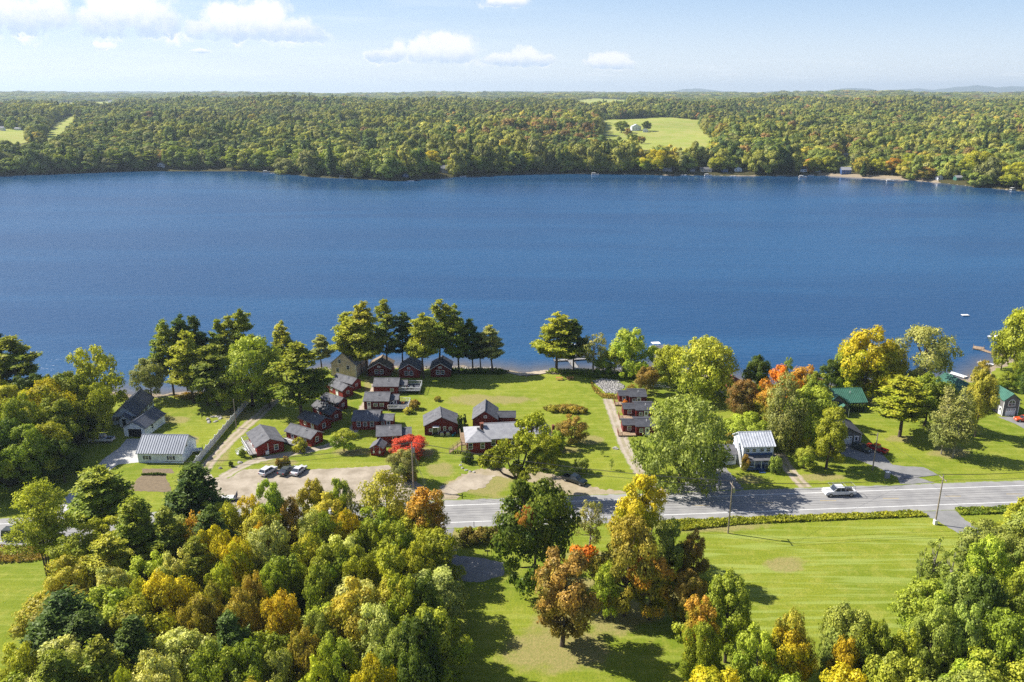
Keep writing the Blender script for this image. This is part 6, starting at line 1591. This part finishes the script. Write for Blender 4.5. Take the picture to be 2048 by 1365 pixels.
post_thing('black mailbox post on the verge above the hedge', 948, 1054, 1.1, None, 'mailbox', 'mailbox', 'wire')
x, y = at(948, 1054)
post_thing('thin dark post on the road verge right of the bright yellow tree', 1317, 1042, 1.5, None, 'post', 'marker_post', 'wire')
post_thing('small dark post casting a crossed shadow on the lower lawn', 975, 1112, 1.2, (1.0, 0.3, 'wire'), 'sign post', 'sign_post', 'wire')
for q, (px_, py_) in enumerate([(334, 840), (404, 840)]):
    x, y = at(px_, py_); r = empty('clothes_line_post', (x, y, 0), 0, ['left clothes line post on the lawn of the white house', 'right clothes line post near the ring of stones'][q], 'clothes line post')
    MB().tube((0, 0, -0.2), (0, 0, 1.9), 0.06, n=6).build('post', M['wire'], r); MB().box(-0.6, 0.6, -0.04, 0.04, 1.82, 1.9).build('crossbar', M['wire'], r)
def rock(label, x, y, s, name='boulder', seed=0, group=None, z=0.0):
    bm = __import__('bmesh').new(); __import__('bmesh').ops.create_icosphere(bm, subdivisions=3, radius=1.0); rg = random.Random(seed)
    a_ = [rg.uniform(0, 6) for _ in range(6)]
    for v in bm.verts:
        c = v.co; k = 1+0.16*math.sin(3*c.x+a_[0])*math.cos(2.5*c.y+a_[1])+0.1*math.sin(6*c.z+a_[2]+3*c.x)+0.05*math.sin(11*c.y+a_[3]+7*c.z)
        v.co = Vector((c.x*k*s*1.25, c.y*k*s, max(-0.3*s, c.z*k*s*0.7)))
    me_ = bpy.data.meshes.new(name); bm.to_mesh(me_); bm.free(); me_.materials.append(M['stone'])
    o = bpy.data.objects.new(name, me_); o.location = (x, y, z+0.1*s); o.rotation_euler = (0, 0, rg.uniform(0, 6)); C.objects.link(o); return setp(o, label, 'boulder', group)
rock('large grey boulder at the corner of the second red cabin', *at(612, 899), 0.85, seed=3)
rock('pale rock on the grass tip near the parking lot, left one', *at(441, 937), 0.4, seed=4); rock('pale rock on the grass tip near the parking lot, right one', *at(480, 926), 0.5, seed=5)
rock('pale flat rock on the lawn left of the long gravel drive', *at(1231, 898), 0.55, seed=6)
rg = random.Random(9)
for k in range(11):
    a_ = k/11*6.283; x, y = at(428, 839); rock('stone in the ring of rocks on the lawn by the white fence', x+1.5*math.cos(a_)+rg.uniform(-.4, .4), y+2.0*math.sin(a_)+rg.uniform(-.4, .4), rg.uniform(0.3, 0.55), 'stone', 20+k, 'stones of the ring on the lawn')
for k, (px_, py_) in enumerate([(925, 925), (921, 931), (925, 937), (932, 941), (940, 944), (948, 945)]):
    x, y = at(px_, py_); rock('low edging stone around the clipped round shrub', x, y, 0.3, 'stone', 40+k, 'edging stones by the clipped shrub')
def chair(label, x, y, z, head, m='trim'):
    r = empty('deck_chair', (x, y, z), R(head), label, 'chair', 'chairs outside the cabins')
    MB().hexa([(-.28, -.3, .38), (.28, -.3, .38), (.28, .3, .28), (-.28, .3, .28), (-.28, -.3, .42), (.28, -.3, .42), (.28, .3, .32), (-.28, .3, .32)]).build('seat', M[m], r)
    MB().hexa([(-.28, .28, .28), (.28, .28, .28), (.28, .33, .28), (-.28, .33, .28), (-.24, .6, 1.0), (.24, .6, 1.0), (.24, .65, 1.0), (-.24, .65, 1.0)]).build('backrest', M[m], r)
    for s in (-1, 1): MB().box(s*.34-.05, s*.34+.05, -.3, .4, .55, .6).build('armrest', M[m], r)
    for s in (-1, 1):
        for yy_ in (-.28, .3): MB().box(s*.33-.03, s*.33+.03, yy_-.03, yy_+.03, 0, .55).build('leg', M[m], r)
x, y = at(822, 784); chair('white chair on the upper grey deck, near its outer railing', x, y, 1.0, 200)
x, y = at(815, 781); chair('white chair on the upper grey deck, closer to the cabin', x, y, 1.0, 160)
x, y = at(806, 815); chair('orange chair on the lower grey deck', x, y, 0.9, 180, 'orangewood')
x, y = at(575, 905); 
for q, (px_, py_, lb) in enumerate([(884, 872, 'left grey covered grill at the front of the broad red barn'), (896, 871.5, 'right grey covered grill at the front of the broad red barn')]):
    x, y = at(px_, py_); r = empty('covered_grill', (x, y, 0), 0, lb, 'grill')
    MB().hexa([(-.55, -.35, 0), (.55, -.35, 0), (.55, .35, 0), (-.55, .35, 0), (-.4, -.25, 1.05), (.4, -.25, 1.05), (.4, .25, 1.05), (-.4, .25, 1.05)]).build('cover', M['steel'], r, bevel=0.15)
x, y = at(908, 871); r = empty('kayak', (x, y, 0), R(70), 'small teal kayak leaning by the right corner of the broad red barn', 'kayak')
mb = MB(); pr_ = [(-1.2, .02), (-.8, .22), (0, .3), (.8, .22), (1.2, .02)]
for i in range(4):
    (x0_, w0_), (x1_, w1_) = pr_[i], pr_[i+1]; mb.hexa([(x0_, -w0_*.6, .1), (x1_, -w1_*.6, .1), (x1_, w1_*.6, .1), (x0_, w0_*.6, .1), (x0_, -w0_, .38), (x1_, -w1_, .38), (x1_, w1_, .38), (x0_, w0_, .38)])
mb.build('hull', mat('teal_plastic', (0.02, 0.30, 0.32), 0.4), r); MB().box(-.35, .35, -.18, .18, .381, .40).build('cockpit', M['rubber'], r)
# uncountable stones: riprap; and scrub: leaf clumps
def scatter_rocks(name, label, poly, n, s0, s1, seed, hmul=1.0, m='stone'):
    rg = np.random.default_rng(seed); xs_ = np.array([at(*p) for p in poly]); V = []; F = []
    base = np.array([(1, 0, 0), (0, 1, 0), (-1, 0, 0), (0, -1, 0), (0, 0, 0.8), (0, 0, -0.5)], float)
    fc = [(0, 1, 4), (1, 2, 4), (2, 3, 4), (3, 0, 4), (1, 0, 5), (2, 1, 5), (3, 2, 5), (0, 3, 5)]
    k = 0
    while k < n:
        x = rg.uniform(xs_[:, 0].min(), xs_[:, 0].max()); y = rg.uniform(xs_[:, 1].min(), xs_[:, 1].max())
        if not pip([x], [y], list(map(tuple, xs_)))[0]: continue
        s = rg.uniform(s0, s1); a_ = rg.uniform(0, 6.28); c, d_ = math.cos(a_), math.sin(a_); b = len(V)
        for q in base*(1+rg.uniform(-.35, .35, base.shape)):
            q = q*s; V.append((x+c*q[0]-d_*q[1], y+d_*q[0]+c*q[1], q[2]*hmul+0.06*s+0.02))
        F += [tuple(b+i for i in f_) for f_ in fc]; k += 1
    me_ = bpy.data.meshes.new(name); me_.from_pydata(V, [], F); me_.materials.append(M[m]); o = bpy.data.objects.new(name, me_); C.objects.link(o)
    return setp(o, label, 'stones', kind='stuff')
M['palestone'] = mat('pale_riprap', (0.46, 0.44, 0.42), 0.9, 0.3, 3.0, (0.2, 0.19, 0.175), world=True)
scatter_rocks('riprap', 'heap of pale broken stones above the gravel drive end, near the shore', [(1186, 763), (1205, 758), (1236, 762), (1250, 775), (1232, 788), (1212, 786), (1200, 776)], 900, 0.15, 0.42, 3, m='palestone')
scatter_rocks('riprap', 'shoreline rocks along the near bank of the lake', [(640, 737), (760, 733), (900, 733), (1000, 736), (1010, 741), (900, 737), (760, 737), (640, 742)], 500, 0.15, 0.4, 4)
scatter_rocks('riprap', 'shoreline rocks below the pale shore tree right of the dock', [(1170, 741), (1260, 738), (1320, 735), (1322, 741), (1260, 745), (1180, 748)], 350, 0.15, 0.4, 5)
def scrub(name, label, poly, n, hh, sz, cols_, seed, z=0.0, world=False):
    rg = np.random.default_rng(seed); xs_ = np.array([at(*p) for p in poly]) if not world else np.array(poly, float)
    x = rg.uniform(xs_[:, 0].min(), xs_[:, 0].max(), n*4); y = rg.uniform(xs_[:, 1].min(), xs_[:, 1].max(), n*4)
    q = pip(x, y, list(map(tuple, xs_))); x, y = x[q][:n], y[q][:n]; m = len(x)
    hmap = 0.35+0.65*np.clip(0.5+0.5*np.sin(x*0.9+np.sin(y*1.3))*np.cos(y*0.8+x*0.3), 0, 1)
    cen = np.stack([x, y, z+hh*hmap*rg.uniform(0.05, 1, m)**0.6], 1); nor = rg.normal(size=(m, 3))*0.6; nor[:, 2] += 0.7
    V, F = quads(cen, unit(nor), sz*rg.uniform(0.5, 1.4, m), 0.7, rg)
    me_ = npmesh(name, V, F, LEAF, {'lv': rg.uniform(0, 1, m)}); o = bpy.data.objects.new(name, me_); C.objects.link(o)
    o.color = (*COL[cols_][0], 1); o['tint'] = list(COL[cols_][1]); return setp(o, label, 'scrub', kind='stuff')
scrub('roadside_weeds', 'tall weeds on the verge between road and mown field', [(1320, 1046), (1350, 1042), (1600, 1033), (1840, 1024), (1858, 1034), (1700, 1040), (1480, 1050), (1370, 1062), (1330, 1060)], 9000, 0.7, 0.35, 'yg', 1)
scrub('roadside_weeds', 'tall weeds on the verge right of the side drive', [(1908, 1019), (2060, 1012), (2060, 1026), (1920, 1031)], 2600, 0.7, 0.35, 'g', 2)
scrub('roadside_weeds', 'tall weeds beside the road at the left edge', [(-60, 1096), (60, 1094), (130, 1100), (130, 1112), (60, 1125), (-60, 1130)], 3500, 0.8, 0.35, 'br', 3)
scrub('roadside_weeds', 'grassy weeds along the verge above the hedge', [(912, 1062), (1010, 1057), (1010, 1062), (914, 1066)], 900, 0.5, 0.3, 'lg', 4)
scrub('shore_scrub', 'low bushes along the bank under the tall pine by the picnic tables', [(1090, 747), (1108, 741), (1150, 742), (1200, 744), (1250, 748), (1290, 758), (1250, 760), (1185, 757), (1160, 750), (1110, 748)], 3600, 1.1, 0.4, 'g', 5)
scrub('shore_scrub', 'low bushes on the shaded bank below the lakeside pines', [(905, 740), (1000, 740), (1020, 744), (1000, 750), (905, 748)], 2400, 0.9, 0.4, 'dg', 6)
scrub('shore_scrub', 'scrub around the heap of pale stones', [(1180, 760), (1190, 775), (1205, 790), (1235, 792), (1250, 782), (1262, 768), (1270, 775), (1245, 800), (1205, 798), (1185, 782)], 1700, 0.7, 0.3, 'br', 7)
scrub('shore_scrub', 'low growth on the bank behind the white house lawn', [(345, 795), (372, 788), (420, 788), (470, 775), (490, 790), (420, 800), (370, 800)], 2200, 0.8, 0.4, 'br', 8)
scrub('shore_scrub', 'undergrowth on the bank behind the green roofed house', [(1470, 768), (1560, 776), (1660, 778), (1760, 772), (1870, 770), (1930, 764), (1935, 772), (1860, 780), (1760, 782), (1660, 790), (1560, 790), (1470, 780)], 6500, 1.4, 0.5, 'g', 9)
scrub('undergrowth', 'brush under the wood at the right of the large maple', [(1290, 1150), (1340, 1140), (1420, 1170), (1440, 1240), (1400, 1300), (1360, 1260), (1380, 1200), (1330, 1170)], 6000, 1.0, 0.45, 'yg', 10)
scrub('undergrowth', 'brush on the floor of the left foreground wood', [(200, 1200), (450, 1125), (860, 1135), (885, 1210), (880, 1500), (0, 1500), (60, 1440)], 26000, 2.2, 0.6, 'dg', 11)
scrub('undergrowth', 'brush on the floor of the bottom right wood', [(1440, 1430), (1700, 1405), (1800, 1335), (1860, 1265), (1960, 1170), (2100, 1130), (2200, 1600), (1440, 1600)], 16000, 1.8, 0.55, 'g', 12)
scrub('undergrowth', 'brush between the trees right of the white and blue house', [(1480, 870), (1560, 850), (1680, 850), (1660, 905), (1560, 905), (1490, 895)], 6000, 1.2, 0.45, 'g', 13)
scrub('vegetable_row', 'row of green vegetables in the garden plot', [(283, 949), (332, 949), (332, 951.5), (283, 951.5)], 500, 0.5, 0.3, 'dg', 14)
scrub('flower_bed', 'long island flower bed on the shore lawn', [(1084, 817), (1100, 811), (1150, 811), (1177, 819), (1172, 825), (1120, 825), (1092, 823)], 1600, 0.7, 0.3, 'br', 15)
# ================================================================ FAR SHORE THINGS
CLEAR = []
FH = [  # px, py base, width px, height px, wall, roof, label
 (322, 334, 14, 8, 'white', 'shinglelt', 'tiny white boathouse on the far shore, left'), (823, 277, 18, 5, 'white', 'shinglelt', 'long low white building inside the far woods'),
 (866, 275, 14, 4, 'white', 'shinglelt', 'short white building right of the long low one in the far woods'), (714, 280, 12, 6, 'bluewall', 'shingledk', 'dark house at the edge of the small far meadow'),
 (889, 347, 13, 15, 'greylt', 'shinglelt', 'pale blue house standing at the far shore, centre'), (811, 355, 12, 7, 'bluewall', 'metalgreen', 'low boathouse with bluish roof on the far shore'),
 (1273, 262, 18, 12, 'white', 'metalwhite', 'white barn alone in the big far meadow'), (1291, 265, 10, 7, 'white', 'shinglelt', 'small white shed right of the white meadow barn'),
 (1334, 344, 17, 11, 'greylt', 'shingle', 'grey house with terrace at the water, right of centre'), (1385, 344, 9, 7, 'greylt', 'shingle', 'small grey cottage on the far shore left of the long cottage'),
 (1412, 345, 22, 8, 'tan', 'shingle', 'long cottage on the far shore right of centre'), (1451, 345, 11, 6, 'bluewall', 'metalgreen', 'low blue boathouse on the far shore'),
 (1476, 344, 14, 9, 'white', 'shingle', 'white gabled cottage on the far shore beside a tiny beach'), (1607, 345, 12, 10, 'white', 'shingledk', 'white cottage among dark trees on the far shore'),
 (1636, 346, 11, 7, 'greylt', 'shingle', 'grey cottage right of the white cottage among dark trees'), (1692, 314, 14, 6, 'greylt', 'shinglelt', 'grey roofed house above the far shore clearing'),
 (1692, 349, 18, 13, 'bluewall', 'shinglelt', 'dark fronted house at the foot of the far clearing'), (1821, 346, 22, 13, 'white', 'shingle', 'large white house on the rocky far bank'),
 (1822, 316, 9, 7, 'white', 'shinglelt', 'white gable peeking out of the woods above the rocky bank'), (1881, 361, 10, 8, 'hull', 'shingledk', 'small boathouse with white door at far right'),
 (1919, 362, 13, 9, 'metalgreen', 'shinglelt', 'pale green cottage on the far shore at right'), (4, 262, 8, 8, 'white', 'shinglelt', 'white house at the left edge beyond the lake'),
 (35, 261, 12, 5, 'white', 'shinglelt', 'low white farm building near the left edge beyond the lake'), (220, 206, 6, 4, 'white', 'shinglelt', 'tiny white farmhouse on the far ridge at left'),
]
for (px_, py_, wp, hp, wl, rf_, lb) in FH:
    X_, Y_, Z_ = at_t(px_, py_); k = FPX/math.hypot(Y_, CAMH-Z_)
    L_ = wp/k; H_ = hp/k; D_ = max(5.0, min(11.0, L_*0.7)); hw_ = H_*0.62; rs_ = H_*0.38
    r = empty('house', (X_-L_/2, Y_, Z_+0.1), trnd.uniform(-0.15, 0.15), lb, 'house')
    ax = 'y' if ('gable' in lb or 'boathouse' in lb or 'barn' in lb) else 'x'
    mb = MB(); gable_walls(mb, L_, D_, hw_, rs_, ax, z0=-3.0); mb.build('wall', M[wl], r)
    mb = MB(); gable_roof(mb, L_, D_, hw_, rs_, ax, 0.4); mb.build('roof', M[rf_], r)
    if wp >= 9:
        n_ = 3 if L_ > 8 else 2
        for s_ in range(2 if hw_ > 4.6 else 1):
            for i in range(n_): window(r, fmap('front', L_, D_), L_*(i+0.5)/n_, 0.9+2.5*s_, min(1.4, L_/n_*0.5), 1.2)
    CLEAR.append((X_, Y_-6, L_/2+7))
for (px_, py_, L_, kd, lb) in [(540, 345, 14, 'd', 'grey dock left of the centre on the far shore, with two white boats'), (148, 342.5, 16, 'd', 'low pale dock on the far shore at left'), (1780, 361, 20, 'd', 'long pale dock below the large white far house'),
        (1560, 353, 9, 'd', 'short dock on the far shore below dark trees'), (1382, 350.5, 9, 'd', 'short dock below the small grey cottage'), (840, 356, 9, 'd', 'thin dock below the low bluish boathouse'), (1330, 349, 8, 'd', 'short dock below the grey terrace house')]:
    dock(lb, [((px_-L_*0.9, py_), (px_+L_*0.9, py_-1.0), 2.6)], 2.4, 'concrete')
for (px_, py_, kd, hd_, lb) in [(533, 346, 'p', 5, 'white pontoon boat at the far dock left of centre'), (546, 348, 'r', 10, 'small white boat beside the far pontoon boat'), (686, 356.5, 'p', 8, 'white pontoon boat moored below the far oaks'),
        (926, 353.5, 'r', 8, 'white boat on the far shore right of the pale blue house'), (1190, 350.5, 'p', 3, 'small white pontoon boat alone on the far shore, centre'), (1367, 351.5, 'r', 0, 'white boat at the small beach right of the terrace house'),
        (1416, 352.5, 'p', 4, 'white pontoon boat before the long far cottage'), (1605, 356, 'p', 2, 'white pontoon boat before the far white cottage among dark trees'), (1622, 351.5, 'r', 2, 'white boat beside the far grey cottage'),
        (1780, 363.5, 'p', 3, 'white pontoon boat at the long pale far dock'), (2028, 381, 'p', 12, 'white canopied pontoon boat at the right edge of the far shore'), (1466, 353.5, 'r', 0, 'small white boat left of the dark far trees'), (822, 362.5, 'r', 0, 'white raft like boat on open water off the far oaks')]:
    boat(lb, px_, py_, hd_, 8.0 if kd == 'p' else 6.5, 2.6, 'hull', 'pontoon' if kd == 'p' else 'run', name='pontoon_boat' if kd == 'p' else 'motor_boat')
# tower on the horizon
X_, Y_, Z_ = at_t(1052, 189); r = empty('radio_tower', (X_, Y_, Z_), 0, 'thin lattice radio tower on the horizon above the centre', 'tower')
hT = 80+10.5/1675*Y_-Z_; mb = MB()
for i in range(3):
    a_ = i*2.094; b_ = a_+2.094; ra = 2.6
    mb.tube((ra*math.cos(a_), ra*math.sin(a_), -1), (0.5*math.cos(a_), 0.5*math.sin(a_), hT), 0.5, 0.35, 4)
    for k in range(10):
        z0_, z1_ = hT*k/10, hT*(k+1)/10; r0_, r1_ = ra-(ra-0.5)*k/10, ra-(ra-0.5)*(k+1)/10
        mb.tube((r0_*math.cos(a_), r0_*math.sin(a_), z0_), (r1_*math.cos(b_), r1_*math.sin(b_), z1_), 0.25, n=4)
mb.build('mast', M['steel'], r)
# individual far trees one can tell apart
def far_tree(px_, pyb, wp, hp, col, lb, kind='R', group=None):
    X_, Y_, Z_ = at_t(px_, pyb); k = FPX/math.hypot(Y_, CAMH-Z_); CLEAR.append((X_, Y_-2, wp/k/2*0.8))
    plant(kind, X_, Y_, Z_, hp/k, wp/k, col, lb, group)
for q in [(1243, 266, 26, 22, 'g', 'large round dark tree left of the white meadow barn'), (1292, 263, 18, 19, 'dg', 'round dark tree right of the white meadow barn'), (1256, 272, 16, 14, 'br', 'brownish tree between the meadow barn and the large round tree'),
          (1262, 282, 16, 14, 'g', 'green tree in the slanting meadow row, upper'), (1270, 286, 18, 16, 'g', 'green tree in the slanting meadow row, middle'), (1282, 288, 16, 14, 'br', 'green tree in the slanting meadow row, lower'),
          (738, 284, 22, 24, 'g', 'left dark round tree above the small far meadow'), (760, 283, 20, 22, 'dg', 'right dark round tree above the small far meadow'), (694, 296, 24, 26, 'pd', 'pointed dark tree left of the small far meadow'),
          (862, 342, 44, 38, 'y', 'golden tree on the far shore left of the pale blue house'), (1310, 345, 56, 42, 'y', 'large golden yellow tree on the far shore by the terrace house'), (1345, 342, 36, 30, 'go2', 'yellowish tree above the terrace house'),
          (1720, 346, 34, 28, 'og', 'rust and green tree right of the far clearing'), (1755, 349, 36, 30, 'yg', 'yellow green tree on the rocky far bank, left'), (1785, 350, 34, 32, 'og', 'brightest orange tinted tree on the rocky far bank'),
          (1812, 345, 34, 34, 'yg', 'yellow green tree left behind the large white far house'), (1850, 352, 36, 40, 'go2', 'golden green tree right of the large white far house'), (1876, 352, 20, 20, 'y', 'small bright yellow tree above the boathouse at far right'),
          (1952, 362, 60, 56, 'yg', 'broad yellow green tree right of the pale green far cottage'), (1995, 370, 40, 44, 'go2', 'golden tree near the right end of the far shore'), (2030, 376, 46, 48, 'yg', 'yellow green tree at the right end of the far shore'),
          (2040, 362, 40, 36, 'y', 'bright yellow tree above the right end of the far shore'), (1250, 345, 26, 26, 'yg', 'slim yellow green tree on the far shore left of the golden ones'), (1055, 345, 30, 36, 'yg', 'yellow green tree at the centre of the far shore'),
          (905, 345, 24, 30, 'br', 'reddish brown tree right of the pale blue house'), (1016, 347, 28, 24, 'yg', 'round yellow green tree, centre left of far shore'), (945, 347, 30, 34, 'yg', 'pale yellow green tree on the far shore, right of the reddish brown one'),
          (1990, 262, 24, 22, 'lg', 'light green round tree left of the right hand far meadow'), (2030, 262, 34, 24, 'lg', 'light green tree pair above the right hand far meadow')]:
    far_tree(*q)
LAND = [(q_[0], q_[6]) for q_ in FH if q_[1] > 325]+[(148, 'low pale dock on the far shore'), (540, 'grey dock with white boats'), (686, 'white pontoon boat below the far oaks'), (1190, 'lone small pontoon boat'), (1560, 'short dock below dark trees'), (230, 'bay in the left shoreline'), (430, 'lit shore between boathouse and dock'), (1060, 'yellow green tree at the shore centre'), (1760, 'orange tinted tree of the rocky bank'), (1975, 'golden tree near the right end'), (2040, 'right end of the far shore'), (30, 'left end of the far shore')]
def front_label(what, px_):
    n_ = min(LAND, key=lambda q_: abs(q_[0]-px_)); s_ = ' '.join(n_[1].split(',')[0].replace(' on the far shore', '').split()[:7]); d_ = px_-n_[0]
    rel = 'behind' if abs(d_) < 10 else ('just left of' if d_ < 0 else 'just right of') if abs(d_) < 28 else ('some way left of' if d_ < 0 else 'some way right of')
    lb = '%s %s the far %s' % (what, rel, s_)
    if lb in used: lb = 'next '+lb
    if lb in used: lb = 'another '+lb
    used.add(lb); return ' '.join(lb.split()[:16])
rg = random.Random(77); k = 0
for px_ in np.arange(6, 2050, 21):
    px_ = px_+rg.uniform(-7, 7); e_ = px_ > 1150; X_ = float((px_-1024)/FPX*790); Y_ = float(yf(X_))+rg.uniform(6, 14); Z_ = float(height(X_, Y_))
    if any((X_-a)**2+(Y_-b)**2 < c*c*0.8 for a, b, c in CLEAR): continue
    kd = rg.choice('RRROP' if px_ < 640 else 'RRRO'); col = rg.choice(['g', 'dg', 'g', 'lg', 'g'] if px_ < 820 else (['g', 'yg', 'lg', 'g', 'yg'] if px_ < 1500 else ['yg', 'g', 'go2', 'dg', 'br']))
    if 1490 < px_ < 1660: col = 'dg'; kd = 'P' if rg.random() < 0.5 else 'R'
    plant(kd, X_, Y_, Z_, rg.uniform(15, 22) if px_ < 830 or 1490 < px_ < 1660 else rg.uniform(11, 18), rg.uniform(13, 20), col,
          front_label({'g': 'green', 'dg': 'dark green', 'yg': 'yellow green', 'lg': 'light green', 'go2': 'straw yellow', 'br': 'brownish'}[col]+(' pine' if kd == 'P' else ' broadleaf tree'), px_),
          'front row trees of the far shore: '+col); k += 1
woods('far_woods', 690, 1500, 9.4, (1.0, 1.55), (0.8, 1.25), [0, 1, 2, 0, 2, 3], 1, 'dense mixed woods on the slope behind the far shore')
woods('far_woods', 1500, 2900, 11.0, (1.05, 1.6), (0.8, 1.2), [0, 1, 2, 0, 2, 3], 2, 'dense woods up to the first ridge beyond the lake')
woods('ridge_woods', 2900, 9500, 30, (0.9, 1.25), (0.9, 1.6), [5], 3, 'hazy woods on the ridges towards the horizon', True)
# ================================================================ HAZE
hb = MB(); hb.box(-16000, 16000, -400, 24500, -8, 340)
hz = hb.build('haze', None); hmz = bpy.data.materials.new('haze'); hmz.use_nodes = True; t = NT(hmz.node_tree); hmz.node_tree.nodes.clear()
pv = t.n('ShaderNodeVolumePrincipled'); pv.inputs['Color'].default_value = (0.70, 0.85, 1.0, 1); pv.inputs['Density'].default_value = 0.000065; pv.inputs['Anisotropy'].default_value = 0.2
o = t.n('ShaderNodeOutputMaterial'); t.l(pv.outputs[0], o.inputs['Volume']); hz.data.materials.append(hmz); setp(hz, kind='stuff', label='thin pale blue air haze over the lake and woods', cat='haze')
